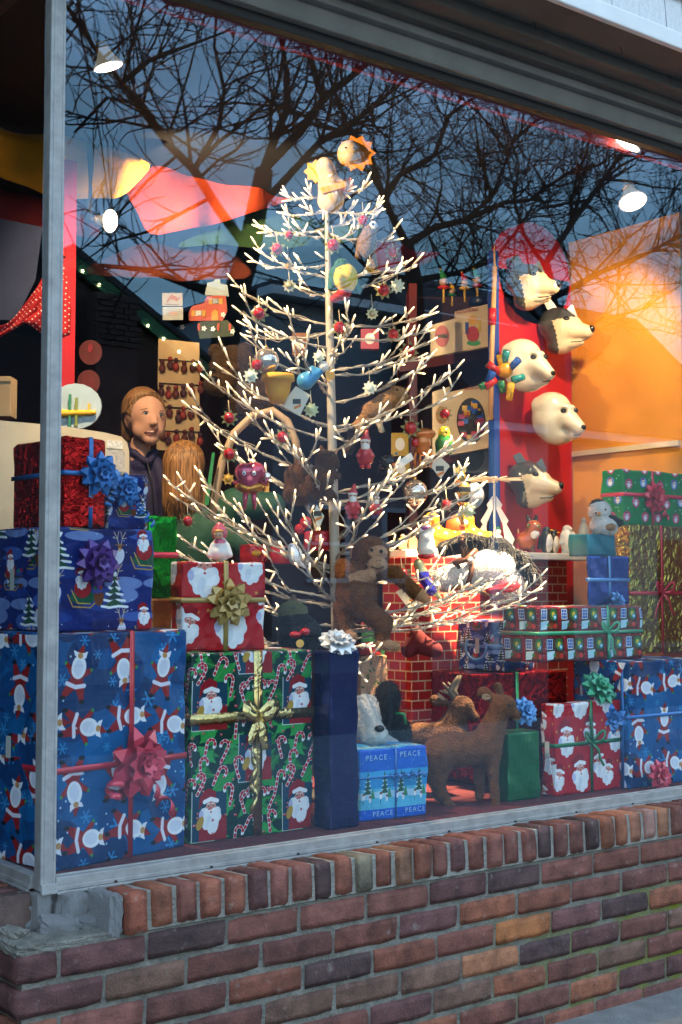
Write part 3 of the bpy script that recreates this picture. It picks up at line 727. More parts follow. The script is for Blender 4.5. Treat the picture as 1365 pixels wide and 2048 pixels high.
MB().prism([(-.45, 0), (.45, 0), (.45, 2.0), (-.45, 2.0)], 0, .05).build('door', mat('door_red', (.2, .03, .03), .5), hc, loc=(w*.18, dp/2+.03, .15))
# ================================================================== SHOP FRONT
br_pal = [(.17, .060, .048), (.13, .05, .045), (.22, .070, .05), (.19, .065, .05), (.26, .08, .05), (.10, .05, .047), (.30, .095, .052), (.21, .10, .07), (.16, .06, .055), (.24, .08, .06)]
def brick_material():
    m = bpy.data.materials.new('brick_clay'); m.use_nodes = True; n = m.node_tree; b = n.nodes['Principled BSDF']; L = n.links.new
    oi = n.nodes.new('ShaderNodeObjectInfo'); t = n.nodes.new('ShaderNodeTexCoord'); g = n.nodes.new('ShaderNodeNewGeometry')
    z1 = n.nodes.new('ShaderNodeTexNoise'); z1.inputs['Scale'].default_value = 16; z1.inputs['Detail'].default_value = 6; z1.inputs['Roughness'].default_value = .65
    L(g.outputs['Position'], z1.inputs['Vector'])
    r = n.nodes.new('ShaderNodeValToRGB'); r.color_ramp.elements[0].position = .32; r.color_ramp.elements[0].color = (.45, .42, .45, 1); r.color_ramp.elements[1].position = .68; r.color_ramp.elements[1].color = (1.35, 1.25, 1.2, 1)
    L(z1.outputs['Fac'], r.inputs['Fac'])
    m1 = n.nodes.new('ShaderNodeMix'); m1.data_type = 'RGBA'; m1.blend_type = 'MULTIPLY'; m1.inputs[0].default_value = 1
    L(oi.outputs['Color'], m1.inputs[6]); L(r.outputs['Color'], m1.inputs[7])
    z2 = n.nodes.new('ShaderNodeTexNoise'); z2.inputs['Scale'].default_value = 38; z2.inputs['Detail'].default_value = 8; L(g.outputs['Position'], z2.inputs['Vector'])
    r2 = n.nodes.new('ShaderNodeValToRGB'); r2.color_ramp.elements[0].position = .62; r2.color_ramp.elements[0].color = (0, 0, 0, 1); r2.color_ramp.elements[1].position = .78; r2.color_ramp.elements[1].color = (.55, .55, .55, 1); L(z2.outputs['Fac'], r2.inputs['Fac'])
    m2 = n.nodes.new('ShaderNodeMix'); m2.data_type = 'RGBA'; m2.inputs[7].default_value = (.30, .27, .25, 1); L(r2.outputs['Color'], m2.inputs[0]); L(m1.outputs[2], m2.inputs[6]); L(m2.outputs[2], b.inputs['Base Color'])
    z3 = n.nodes.new('ShaderNodeTexNoise'); z3.inputs['Scale'].default_value = 180; z3.inputs['Detail'].default_value = 5; L(g.outputs['Position'], z3.inputs['Vector'])
    ad = n.nodes.new('ShaderNodeMath'); ad.operation = 'ADD'; L(z3.outputs['Fac'], ad.inputs[0]); L(z1.outputs['Fac'], ad.inputs[1])
    bp = n.nodes.new('ShaderNodeBump'); bp.inputs['Strength'].default_value = .55; bp.inputs['Distance'].default_value = .006; L(ad.outputs[0], bp.inputs['Height']); L(bp.outputs['Normal'], b.inputs['Normal'])
    b.inputs['Roughness'].default_value = .82; b.inputs['Specular IOR Level'].default_value = .35; return m
def mortar_material():
    m = bpy.data.materials.new('mortar'); m.use_nodes = True; n = m.node_tree; b = n.nodes['Principled BSDF']; L = n.links.new
    g = n.nodes.new('ShaderNodeNewGeometry'); z = n.nodes.new('ShaderNodeTexNoise'); z.inputs['Scale'].default_value = 30; z.inputs['Detail'].default_value = 7; L(g.outputs['Position'], z.inputs['Vector'])
    r = n.nodes.new('ShaderNodeValToRGB'); r.color_ramp.elements[0].position = .3; r.color_ramp.elements[0].color = (.12, .12, .105, 1); r.color_ramp.elements[1].position = .75; r.color_ramp.elements[1].color = (.24, .235, .21, 1); L(z.outputs['Fac'], r.inputs['Fac'])
    # moss that has settled in the joints towards the far end of the wall
    sx = n.nodes.new('ShaderNodeSeparateXYZ'); L(g.outputs['Position'], sx.inputs[0])
    a = n.nodes.new('ShaderNodeMapRange'); a.inputs[1].default_value = 1.05; a.inputs[2].default_value = 1.9; L(sx.outputs['X'], a.inputs[0])
    c = n.nodes.new('ShaderNodeMapRange'); c.inputs[1].default_value = .36; c.inputs[2].default_value = .26; L(sx.outputs['Z'], c.inputs[0])
    z2 = n.nodes.new('ShaderNodeTexNoise'); z2.inputs['Scale'].default_value = 7; z2.inputs['Detail'].default_value = 4; L(g.outputs['Position'], z2.inputs['Vector'])
    r2 = n.nodes.new('ShaderNodeValToRGB'); r2.color_ramp.elements[0].position = .36; r2.color_ramp.elements[1].position = .58; L(z2.outputs['Fac'], r2.inputs['Fac'])
    m1 = n.nodes.new('ShaderNodeMath'); m1.operation = 'MULTIPLY'; L(a.outputs[0], m1.inputs[0]); L(c.outputs[0], m1.inputs[1])
    m2 = n.nodes.new('ShaderNodeMath'); m2.operation = 'MULTIPLY'; L(m1.outputs[0], m2.inputs[0]); L(r2.outputs['Color'], m2.inputs[1])
    mx = n.nodes.new('ShaderNodeMix'); mx.data_type = 'RGBA'; mx.inputs[7].default_value = (.15, .17, .012, 1); L(m2.outputs[0], mx.inputs[0]); L(r.outputs['Color'], mx.inputs[6]); L(mx.outputs[2], b.inputs['Base Color'])
    b.inputs['Roughness'].default_value = .95
    bp = n.nodes.new('ShaderNodeBump'); bp.inputs['Strength'].default_value = .9; bp.inputs['Distance'].default_value = .008
    z3 = n.nodes.new('ShaderNodeTexNoise'); z3.inputs['Scale'].default_value = 150; z3.inputs['Detail'].default_value = 6; L(g.outputs['Position'], z3.inputs['Vector']); L(z3.outputs['Fac'], bp.inputs['Height']); L(bp.outputs['Normal'], b.inputs['Normal']); return m
brick_m = brick_material(); mortar_m = mortar_material()
wall = thing('brick_wall', 'low old brick wall under the shop window with a brick-on-edge cap and crumbled corner', 'brick wall', (0, 0, 0))
def rough_brick(seed):
    """unit brick with worn arrises"""
    bm = bmesh.new(); bmesh.ops.create_cube(bm, size=1)
    bmesh.ops.subdivide_edges(bm, edges=bm.edges[:], cuts=3, use_grid_fill=True)
    rr = random.Random(seed); ph = [rr.uniform(0, 6.3) for _ in range(9)]
    for v in bm.verts:
        c = v.co; e = sum(1 for q in c if abs(abs(q)-.5) < 1e-4)
        if e >= 2:
            k = .015 if e == 2 else .024
            n = .5+.5*math.sin(c.x*9+ph[0]+c.z*5)*math.sin(c.y*7+ph[1])
            for q in range(3):
                if abs(abs(c[q])-.5) < 1e-4: c[q] -= math.copysign(k*(.4+n*2.2)*(.35 if q == 0 else 1.3 if q == 2 else .5), c[q])
        else:
            for q in range(3):
                if abs(abs(c[q])-.5) < 1e-4: c[q] += .008*math.sin(c.x*8+ph[2])*math.sin(c.z*6+ph[3])
    me = bpy.data.meshes.new('brick'); bm.to_mesh(me); bm.free()
    me.polygons.foreach_set('use_smooth', [True]*len(me.polygons)); me.materials.append(brick_m); return me
bricks_me = [rough_brick(i) for i in range(8)]
rb = random.Random(42)
def lay(c, d, col=None, rot=(0, 0, 0), parent=wall):
    o = link(bpy.data.objects.new('brick', bricks_me[rb.randrange(8)]), parent); o.location = c; o.scale = d; o.rotation_euler = rot
    c = col or rb.choice(br_pal); f = rb.uniform(.85, 1.2); o.color = (c[0]*f*.78, c[1]*f*.98, c[2]*f*1.08, 1); return o
JT, BH, PT = .0095, .0575, .067
ZC = .431                                                             # top of the first course under the cap
bright = {(2, 7): (.44, .14, .05), (3, 6): (.44, .16, .08), (1, 6): (.30, .09, .05), (2, 0): (.30, .10, .06), (4, 3): (.34, .09, .05)}
for i in range(7):
    z = ZC-PT*i-BH/2; x = -.114; k = 0
    first = (.088 if i % 2 == 0 else .19)
    while x < 2.75:
        ln = first if k == 0 else rb.uniform(.187, .199)
        lay((x+ln/2, -.0775+rb.uniform(-.003, .003), z+rb.uniform(-.0015, .0015)), (ln, .105, BH), bright.get((i, k)), (0, rb.uniform(-.006, .006), rb.uniform(-.008, .008))); x += ln+JT; k += 1
    y = .026 if i % 2 else .07+.02
    while y < 1.4:
        ln = rb.uniform(.187, .199); lay((-.064+rb.uniform(-.003, .003), y+ln/2, z), (.105, ln, BH)); y += ln+JT
MB().box((1.36, -.067, .17), (2.92, .114, .53)).box((-.055, .72, .17), (.092, 1.4, .53)).build('mortar', mortar_m, wall)
# cap: bricks on edge, the first ones at the corner broken off
x = .128; k = 0
capcol = {0: (.32, .085, .05), 3: (.30, .09, .055), 26: (.46, .17, .1), 24: (.34, .11, .06), 27: (.32, .15, .12), 28: (.38, .15, .08), 12: (.28, .12, .07), 10: (.2, .15, .1)}
while x < 2.75:
    w_ = rb.uniform(.0465, .0505); hz = .086+rb.uniform(-.004, .004)
    lay((x+w_/2, -.076+rb.uniform(-.006, .004), .523-hz/2+rb.uniform(-.002, .003)), (w_, .118, hz), capcol.get(k), (R(-3)+rb.uniform(-.02, .02), rb.uniform(-.03, .03), rb.uniform(-.03, .03))); x += w_+.0135; k += 1
y = .0
while y < 1.4:
    w_ = .051; lay((-.079, y+w_/2, .478), (.112, w_, .085), (.15, .085, .07) if y < .01 else None, (0, 0, rb.uniform(-.03, .03))); y += w_+.0105
MB().box((1.44, -.072, .4765), (2.62, .112, .083), M=Euler((R(-3), 0, 0)).to_matrix()).box((-.07, .73, .466), (.095, 1.34, .07)).build('mortar', mat('cap_mortar', (.27, .265, .24), .95, var=.25, vscale=40, bump=.8, bscale=140), wall)
CH = 1
rub = mat('old_cement', (.42, .43, .45), .95, var=.3, vscale=40, bump=.9, bscale=130)
def chunk(c, d, rot=(0, 0, 0), seed=0, m=None, name='cement_chunk', amp=.10):
    bm = bmesh.new(); bmesh.ops.create_cube(bm, size=1); bmesh.ops.subdivide_edges(bm, edges=bm.edges[:], cuts=6, use_grid_fill=True); rr = random.Random(seed)
    ph = [rr.uniform(0, 6.3) for _ in range(12)]
    for v in bm.verts:
        p = v.co.copy(); e = sum(1 for q in p if abs(abs(q)-.5) < 1e-4); k = amp*(.6 if e == 1 else 1.0)
        n = math.sin(p.x*7+ph[0]+p.z*4)*math.sin(p.z*8+ph[1]-p.y*3)+.6*math.sin(p.x*15+ph[2])*math.sin(p.z*17+ph[3])+.5*math.sin(p.y*13+ph[4]+p.x*9)
        v.co -= p*(k*(1.0+n*.9)*(1 if e > 1 else .8)); v.co += Vector((rr.uniform(-1, 1), rr.uniform(-1, 1), rr.uniform(-1, 1)))*.018
    me = bpy.data.meshes.new(name); bm.to_mesh(me); bm.free(); me.materials.append(m or rub)
    o = link(bpy.data.objects.new(name, me), wall); o.location = c; o.scale = d; o.rotation_euler = rot; return o
chunk((.107, -.070, .477), (.036, .122, .092), (0, .03, .03), 1); chunk((.055, -.026, .480), (.062, .05, .082), (.1, .2, .3), 2); chunk((-.006, -.008, .480), (.038, .030, .088), (0, 0, .1), 3)
chunk((.05, .022, .474), (.18, .05, .09), (0, 0, 0), 9); chunk((.015, -.045, .452), (.085, .05, .045), (.2, .15, -.2), 4); chunk((.078, -.05, .452), (.05, .05, .034), (.1, -.2, .5), 5)
chunk((.035, -.075, .4385), (.19, .10, .020), (.02, -.01, .02), 6, mortar_m, 'mortar_bed', .06); chunk((-.075, -.072, .437), (.09, .105, .024), (.03, .05, .1), 7, mortar_m, 'mortar_bed', .12); chunk((-.085, -.04, .452), (.05, .05, .03), (.2, .1, .6), 8, mortar_m, 'mortar_bed', .12)

alu = mat('aluminium', (.32, .33, .335), .5, .25, var=.18, vscale=30, bump=.15, bscale=90)
gasket = mat('black_gasket', (.012, .012, .013), .6, var=.1)
win = thing('shop_window', 'large corner shop window in a weathered aluminium frame with thin corner post', 'shop window', (0, 0, 0))
mb = MB()
mb.box((.001, -.0185, 1.54), (.030, .003, 2.03)).box((.003, -.002, 1.54), (.034, .030, 2.03)).box((-.0045, -.0195, 1.54), (.005, .004, 2.03)).box((.017, -.0195, 1.54), (.006, .004, 2.03))
mb.build('corner_post', alu, win, bevel=.0012)
mb = MB()
mb.box((1.42, -.012, .537), (2.8, .026, .028)).box((1.42, -.024, .5275), (2.8, .004, .009)).box((1.42, -.0275, .5195), (2.8, .008, .006)).box((1.40, -.004, .5525), (2.76, .008, .004))
mb.build('sill_frame', alu, win, bevel=.0012)
mb = MB()
mb.box((-.002, .73, .537), (.026, 1.4, .028)).box((-.0165, .73, .5275), (.004, 1.4, .009)).box((-.02, .73, .5195), (.008, 1.4, .006))
mb.build('side_sill_frame', alu, win, bevel=.0012)
MB().box((.004, -.0225, .532), (.036, .007, .016)).box((.004, -.0245, .522), (.038, .009, .006)).build('post_foot', alu, win, bevel=.001)
mb = MB()
mb.box((1.42, .0, 2.567), (2.8, .03, .036)).box((.003, .73, 2.567), (.03, 1.4, .036))
mb.build('head_frame', gasket, win, bevel=.001)
for i in range(9): MB().box((0, 0, 0), (.007, .002, .004)).build('drain_slot', gasket, win, loc=(.16+.245*i, -.0265, .526))
gl = bpy.data.materials.new('window_glass'); gl.use_nodes = True; n = gl.node_tree; n.nodes.clear()
go = n.nodes.new('ShaderNodeOutputMaterial'); gm = n.nodes.new('ShaderNodeMixShader'); gt = n.nodes.new('ShaderNodeBsdfTransparent'); gg = n.nodes.new('ShaderNodeBsdfGlossy')
gg.inputs['Roughness'].default_value = 0.0; gg.inputs['Color'].default_value = (.52, .76, 1, 1); gt.inputs['Color'].default_value = (.97, .985, .98, 1); gm.inputs[0].default_value = .066
n.links.new(gt.outputs[0], gm.inputs[1]); n.links.new(gg.outputs[0], gm.inputs[2]); n.links.new(gm.outputs[0], go.inputs['Surface'])
MB().box((1.42, .004, 1.55), (2.78, .006, 2.02)).build('glass_pane', gl, win)
MB().box((.004, .74, 1.55), (.006, 1.38, 2.02)).build('glass_pane', gl, win)

pw = mat('painted_wood_shaded', (.19, .195, .185), .6, var=.16, vscale=7, bump=.25, bscale=35)  # grey paint toned down to carry the shade of the deep overhang
pw2 = mat('painted_soffit_shaded', (.085, .085, .078), .7, var=.2, vscale=6, bump=.3, bscale=30)  # overhang shade put into the soffit colour as well
hd = thing('window_header', 'stepped painted wooden header boards running above the shop window', 'header trim', (1.4, -.05, 2.6))
def hb_(name, y0, y1, z0, z1, m, x0=-.5, x1=2.9): return MB().box(((x0+x1)/2-1.4, (y0+y1)/2+.05, (z0+z1)/2-2.6), (x1-x0, y1-y0, z1-z0)).build(name, m, hd, bevel=.004)
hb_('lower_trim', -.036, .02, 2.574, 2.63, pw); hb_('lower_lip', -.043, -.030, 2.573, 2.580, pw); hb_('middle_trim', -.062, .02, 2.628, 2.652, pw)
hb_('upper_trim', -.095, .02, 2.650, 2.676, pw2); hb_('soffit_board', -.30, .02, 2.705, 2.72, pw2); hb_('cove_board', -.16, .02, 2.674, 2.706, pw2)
hb_('fascia_board', -.318, -.298, 2.700, 2.748, white_trim)
for px, py in ((1240, 95), (1290, 170), (1068, 45)):
    q = P(px, py, z=2.70); MB().tube([(0, 0, 0), (.004, -.003, -.012), (.012, .002, -.018)], .0012, 5).build('bent_nail', gasket, hd, loc=(q.x-1.4, min(max(q.y, -.29), -.17)+.05, .102))
sw = thing('shingle_wall', 'upper wall clad in white painted wooden shingles above the window header', 'shingle wall', (1.4, -.2, 2.75))
MB().box((0, .05, .5), (3.3, .2, 1.0)).build('wall_board', white_trim, sw)
shm = mat('white_shingle', (.66, .68, .70), .65, var=.1, vscale=9, bump=.5, bscale=50)
sh0 = None; x = -1.6; rs = random.Random(3)
for c in range(3):
    x = -1.6+rs.uniform(0, .05)
    while x < 1.55:
        w_ = rs.uniform(.075, .13)
        if sh0 is None: sh0 = MB().box((0, 0, 0), (1, .012, 1), M=Euler((R(0), 0, 0)).to_matrix()).build('shingle', shm, sw, bevel=.0); o = sh0
        else: o = link(sh0.copy(), sw)
        hz = .16; o.scale = (w_-.003, 1, hz); o.location = (x+w_/2, -.066-.004*((c+1) % 2)+rs.uniform(-.002, .002), .012+.105*c+hz/2+rs.uniform(-.006, .006)); o.rotation_euler = (R(-5), 0, rs.uniform(-.01, .01)); x += w_
# recessed entrance left of the corner
navy = mat('entrance_paint', (.012, .016, .03), .4, var=.2)
en = thing('entrance', 'dark recessed shop entrance beside the corner window with a panelled door', 'entrance', (-1.1, 1.5, 0))
MB().box((0, .06, 1.35), (2.2, .1, 2.7)).build('wall', navy, en); MB().box((-.2, 0, 1.05), (.9, .05, 2.1)).build('door', mat('door_dark', (.05, .012, .014), .4), en, bevel=.01)
MB().box((-1.15, -1.0, 1.35), (.1, 3.4, 2.7)).build('side_wall', navy, en); MB().box((0, -.8, 2.76), (2.3, 2.0, .06)).build('ceiling', navy, en)
# ================================================================== SHOP INTERIOR
dark = mat('dark_shop_wall', (.06, .012, .012), .8, var=.2, vscale=3); black = mat('black_ceiling', (.008, .008, .010), .9, var=.1)
MB().box((3.2, 2.6, 2.79), (6.8, 5.2, .06)).build('shop_ceiling', black)['kind'] = 'structure'
MB().box((3.2, 5.15, 1.4), (6.8, .1, 2.8)).build('shop_back_wall', dark)['kind'] = 'structure'
MB().box((6.55, 2.6, 1.4), (.1, 5.0, 2.8)).build('shop_far_wall', dark)['kind'] = 'structure'
MB().box((-.06, 3.3, 1.4), (.1, 3.6, 2.8)).build('shop_left_wall', dark)['kind'] = 'structure'
MB().box((3.2, 2.6, .28), (6.7, 5.0, .05)).build('shop_floor', mat('shop_floor', (.06, .03, .02), .5))['kind'] = 'structure'
red_carpet = mat('red_carpet', (.11, .012, .016), .95, var=.2, vscale=60, bump=.5, bscale=300)
PZ = .541
pf = thing('display_platform', 'raised window display platform covered in red carpet', 'platform', (1.2, .5, 0))
MB().box((.16, .03, PZ/2), (2.68, 1.0, PZ)).build('platform_top', red_carpet, pf, bevel=.004)
redp = mat('red_paint', (.42, .008, .018), .45, var=.1, vscale=5); redd = mat('red_fabric', (.34, .012, .012), .9, var=.15, vscale=10)
orange = mat('ochre_wall_paint', (.62, .25, .02), .6, var=.12, vscale=3, bump=.1, bscale=20)
ow = MB().box((2.75, .70, 1.25), (.08, .56, 2.62)).build('ochre_wall', orange); ow['kind'] = 'structure'
MB().box((2.704, .70, 1.70), (.012, .54, .02)).build('wall_rail', mat('pale_wood', (.6, .5, .34), .5))['kind'] = 'structure'
rc = thing('red_column', 'tall bright red display panel hung with animal masks', 'display panel', (2.495, .96, 0))
MB().box((0, .02, 1.30), (.42, .05, 2.2)).build('panel', redp, rc, bevel=.006); MB().lathe([(.2, 0), (.2, .05)], 24, M=Matrix.Translation((.0, .045, 2.4)) @ Matrix.Rotation(R(90), 4, 'X')).build('rounded_top', redp, rc)
MB().box((2.265, .95, 1.35), (.03, .03, 2.2)).build('blue_post', mat('blue_paint', (.01, .05, .28), .4), None)
tag(bpy.data.objects['blue_post'], 'narrow bright blue post at the left edge of the red mask panel', 'post')
MB().box((1.4, .13, 2.657), (2.75, .02, .16)).build('header_valance', redd); tag(bpy.data.objects['header_valance'], 'red fabric valance running along the inside top of the window', 'valance')
MB().box((2.73, .22, 1.5), (.05, .36, 2.3)).build('side_drape', mat('plum_drape', (.24, .03, .10), .9)); tag(bpy.data.objects['side_drape'], 'plum pink drape hanging at the right end of the window', 'drape')
q = P(132, 640, y=1.25)
MB().box((q.x, 1.25, 1.4), (.045, .045, 2.3)).build('red_post', redp); tag(bpy.data.objects['red_post'], 'upright red post standing behind the corner stack of gifts', 'post')
def sheet(name, label, cat, pts, y, m, group=None, thick=.012, sag=0.):
    """cloth or board hung parallel to the window, outline measured in the photo at its real depth"""
    q = [P(a, b, y=y) for a, b in pts]; c = sum(q, Vector())/len(q)
    if sag:                                                           # soft cloth: rounded outline, gentle folds
        for _ in range(2): q = [v for i in range(len(q)) for v in (q[i].lerp(q[(i+1) % len(q)], .2), q[i].lerp(q[(i+1) % len(q)], .8))]
    o = MB().prism([(v.x-c.x, v.z-c.z) for v in q], -thick/2, thick/2).build(name, m, loc=c)
    if sag:
        bm = bmesh.new(); bm.from_mesh(o.data); bmesh.ops.triangulate(bm, faces=bm.faces[:]); bmesh.ops.subdivide_edges(bm, edges=bm.edges[:], cuts=3, use_grid_fill=True)
        for v in bm.verts: v.co.y += sag*(math.sin(v.co.x*16+v.co.z*7+c.x*5)+.6*math.sin(v.co.x*29-v.co.z*12))
        bm.to_mesh(o.data); bm.free(); o.data.polygons.foreach_set('use_smooth', [True]*len(o.data.polygons))
    return tag(o, label, cat, group)
gr = 'coloured cloth hung from the ceiling'
cloth = lambda n, c: mat('cloth_'+n, c, .9, var=.18, vscale=6, bump=.3, bscale=25)
sheet('ceiling_cloth', 'ochre yellow cloth swag crossing behind the corner post', 'cloth', [(-90, 238), (120, 275), (320, 315), (255, 395), (150, 405), (-90, 322)], 1.35, cloth('yellow', (.6, .32, .015)), gr, .006, .022)
sheet('ceiling_cloth', 'dark red cloth strip hanging below the yellow swag', 'cloth', [(-90, 335), (85, 405), (180, 400), (215, 470), (140, 480), (-90, 420)], 1.5, cloth('deep_red', (.16, .008, .01)), gr, .006, .022)
sheet('ceiling_cloth', 'bright orange red cloth swag high above the girl', 'cloth', [(250, 365), (330, 318), (600, 372), (600, 395), (460, 440), (370, 462), (300, 470)], 1.7, cloth('scarlet', (.75, .09, .02)), gr, .006, .022)
sheet('ceiling_cloth', 'olive green cloth swag behind the top of the white tree', 'cloth', [(345, 492), (460, 440), (600, 372), (690, 400), (740, 480), (560, 500), (440, 490)], 1.9, cloth('green', (.06, .15, .05)), gr, .006, .022)
sheet('ceiling_cloth', 'rust orange cloth triangle below the green swag', 'cloth', [(145, 545), (300, 478), (360, 500), (470, 492), (520, 560), (330, 560)], 2.1, cloth('rust', (.30, .06, .02)), gr, .006, .022)
sheet('ceiling_cloth', 'red cloth panel in the top corner above the navy drape', 'cloth', [(-90, -60), (100, -30), (60, 10), (-90, 62)], .9, cloth('dull_red', (.25, .01, .012)), gr, .006, .022)
sheet('ceiling_cloth', 'crimson cloth panel glimpsed behind the bare branches at right of the tree top', 'cloth', [(740, 470), (850, 400), (890, 430), (880, 520), (760, 560)], 2.0, cloth('crimson', (.22, .01, .03)), gr, .006, .022)
sheet('navy_drape', 'navy blue drape hanging above the polka dot cloth', 'drape', [(-90, 420), (84, 455), (70, 560), (30, 640), (-90, 640)], 1.1, cloth('navy', (.010, .016, .05)))
# ================================================================== GIFTS
rib = lambda n, c: mat('ribbon_'+n, c, .28, .25, var=.06, coat=.4)
R_red = rib('red', (.55, .02, .04)); R_gold = rib('gold', (.45, .30, .09)); R_blue = rib('blue', (.02, .16, .50)); R_purple = rib('purple', (.09, .03, .26)); R_green = rib('green', (.01, .16, .05)); R_sea = rib('sea_green', (.04, .34, .18)); R_white = rib('white', (.75, .77, .8)); R_pink = rib('pink', (.68, .045, .09)); R_sky = rib('sky', (.10, .30, .68))
gold_foil = foil('gold_foil_ribbon', (.62, .48, .20), .15, 12, .5)
p_dance = paper('paper_dancing', 'dancing', .50); p_candy = paper('paper_candy', 'candy', .27); p_red = paper('paper_santa_red', 'santa_red', .26); p_sleigh = paper('paper_sleigh', 'sleigh', .36); p_win = paper('paper_windows', 'windows', .185); p_winter = paper('paper_winter', 'winter', .17); p_disc = paper('paper_discs', 'discs', .17); p_swirl = paper('paper_swirl', 'swirl', .12)
p_red2 = paper('paper_santa_red_small', 'santa_red', .22); p_sl2 = paper('paper_sleigh_small', 'sleigh', .2)
navy_foil = foil('navy_foil', (.008, .010, .09), .25, 8, .25, .5); red_foil = foil('red_foil', (.62, .012, .012), .18, 38, .9); dkred_foil = foil('dark_red_foil', (.30, .008, .014), .22, 26, .5)
green_foil = foil('green_foil', (.01, .35, .03), .16, 7, .3, .8); dkgreen = foil('dark_green_foil', (.006, .13, .035), .28, 6, .2, .4); gold_paper = foil('gold_foil', (.40, .33, .06), .2, 26, .8); blue_foil = foil('blue_foil', (.012, .05, .32), .22, 6, .3, .6); copper = foil('copper_foil', (.42, .17, .05), .3, 14, .4)
teal_foil = foil('teal_foil', (.01, .16, .24), .3, 6, .3, .5); brickp = brick_paper()

g1 = Gift('gift', 'tallest gift by the corner post in blue dancing santa paper with a pink red bow', 110, 372, 1268, 1745, z=PZ, rot=12, depth=.34, m=p_dance).band(R_red, .55, .42, .014)
g1.bow(R_pink, .57, .42, .088, .3, (8, 8, 7, 4)); curl(g1.o, (g1.w*.6, -.02, g1.h*.36), R_pink, .016, .13, 2.2, .013, (.55, -.1, -.6)); curl(g1.o, (g1.w*.42, -.02, g1.h*.38), R_pink, .015, .06, 2, .02, (-.3, -.1, -.5))
g2 = Gift('gift', 'wide gift in night blue sleigh and reindeer paper with a purple bow', 103, 307, 1052, 1262, y=.15, z=g1.top+.001, rot=6, depth=.34, m=p_sleigh)
g2.bow(R_purple, .4, .66, .062, .5)
g3 = Gift('gift', 'shiny crumpled red foil gift with blue ribbon and bow on top of the corner stack', 128, 213, 872, 1050, y=.18, z=g2.top+.001, rot=3, depth=.26, m=red_foil, bev=.008)
g3.band(R_blue, .62, .60, .011).bow(R_blue, .78, .60, .056, .2)
g4 = Gift('gift', 'small blue printed gift with a curly blue bow beside the red foil gift', 216, 295, 948, 1050, y=.22, z=g2.top+.001, rot=0, depth=.12, m=p_sl2)
g4.bow(R_blue, .38, .72, .044, .1); curl(g4.o, (g4.w*.6, -.02, g4.h*.5), R_blue, .008, .07, 3, .012, (.5, -.1, -.7)); curl(g4.o, (g4.w*.1, -.02, g4.h*.7), R_blue, .008, .05, 3, .012, (-.4, -.1, -.5))
g5b = Gift('gift', 'copper foil gift hidden low between the blue gifts and the red santa gift', 300, 372, 1197, 1500, y=.40, z=PZ, depth=.2, m=copper)
g5 = Gift('gift', 'bright green foil gift with a pink ribbon standing behind the night blue gift', 297, 356, 1030, 1197, y=.42, z=g5b.top+.001, depth=.08, m=green_foil).band(R_pink, None, .52, .016)
g6 = Gift('gift', 'tall green gift in candy cane and holly paper with a gold foil ribbon', 381, 626, 1307, 1690, z=PZ, depth=.27, m=p_candy)
g6.band(gold_foil, .53, .65, .026).knot(gold_foil, .53, .64, .05, .026, ((.25, -1.0), (-.5, -.8)))
curl(g6.o, (g6.w*.47, -.012, g6.h*.48), gold_foil, .022, .16, 2.2, .010, (.02, 0, -1))
g7 = Gift('gift', 'red santa face gift with a gold bow on top of the candy cane gift', 363, 531, 1123, 1308, y=.235, z=g6.top+.001, rot=-14, depth=.1, m=p_red)
g7.band(R_gold, .52, .57, .013).bow(R_gold, .54, .54, .064, .2)
g8 = Gift('gift', 'tall narrow glossy navy gift with a white bow on its top', 661, 718, 1303, 1662, z=PZ, pbl=626, m=navy_foil)
bow(g8.o, (g8.w*.45, g8.d*.35, g8.h+.012), .055, R_white, (-.15, -.55, .8), 0, (11, 10, 8, 6))
g9 = Gift('gift', 'low light blue gift printed with a snowy forest and the word PEACE', 720, 855, 1500, 1645, z=PZ, rot=-5, depth=.14, m=p_winter).band(R_blue, .52, .6, .005)
for i in range(4): curl(g9.o, (g9.w*(.5+.12*i-.1), -.012, g9.h*.62), R_blue, .006, .03, 1.5, .009, (.7, -.1, -.1))
fm = mat('pale_print', (.32, .55, .85), .5)
for fx, fz, sz in ((.08, .84, .020), (.58, .86, .020), (.18, .06, .019), (.66, .07, .019)):
    c = bpy.data.curves.new('lettering', 'FONT'); c.body = 'PEACE'; c.size = sz; c.extrude = .0004; c.space_character = 1.3; c.materials.append(fm)
    me_ = text_mesh(c); o = link(bpy.data.objects.new('lettering', me_), g9.o); o.rotation_euler = (R(90), 0, 0); o.location = (fx*g9.w, -.0015, fz*g9.h)
g10 = Gift('gift', 'upright plain dark green foil gift beside the toy deer', 1018, 1080, 1467, 1605, z=PZ, depth=.075, m=dkgreen)
bow(g10.o, (g10.w*.65, g10.d*.3, g10.h+.055), .048, R_sky, (-.1, -.9, .3))
g11 = Gift('gift', 'red gift with rows of small santa faces and a dark green ribbon near the glass', 1112, 1266, 1409, 1594, z=PZ, pbl=1083, m=p_red2).band(R_green, .45, .55, .012).knot(R_green, .45, .55, .05, .010, ((.6, -.9), (-.35, 1.3)))
g12 = Gift('gift', 'wide gift in blue dancing santa paper at the right end of the window', 1258, 1395, 1323, 1580, y=.10, z=PZ, pbl=1147, m=p_dance).band(R_blue, None, .56, .011)
strip(g12.o, 'ribbon', [(-.003, .02, 0), (-.003, .02, g12.h*.5), (-.003, .02, g12.h)], .012, R_blue, side=(0, 1, 0))
bow(g12.o, (.10, -.03, .035), .055, R_pink, (0, -1, .2), .3); bow(g12.o, (-.03, .04, g12.h*.55), .05, R_blue, (-.6, -.8, 0), .6, (6, 5, 4, 3))
bow(g11.o, (g11.w*.62, g11.d*.5, g11.h+.03), .065, R_sea, (-.1, -.75, .6), .1)
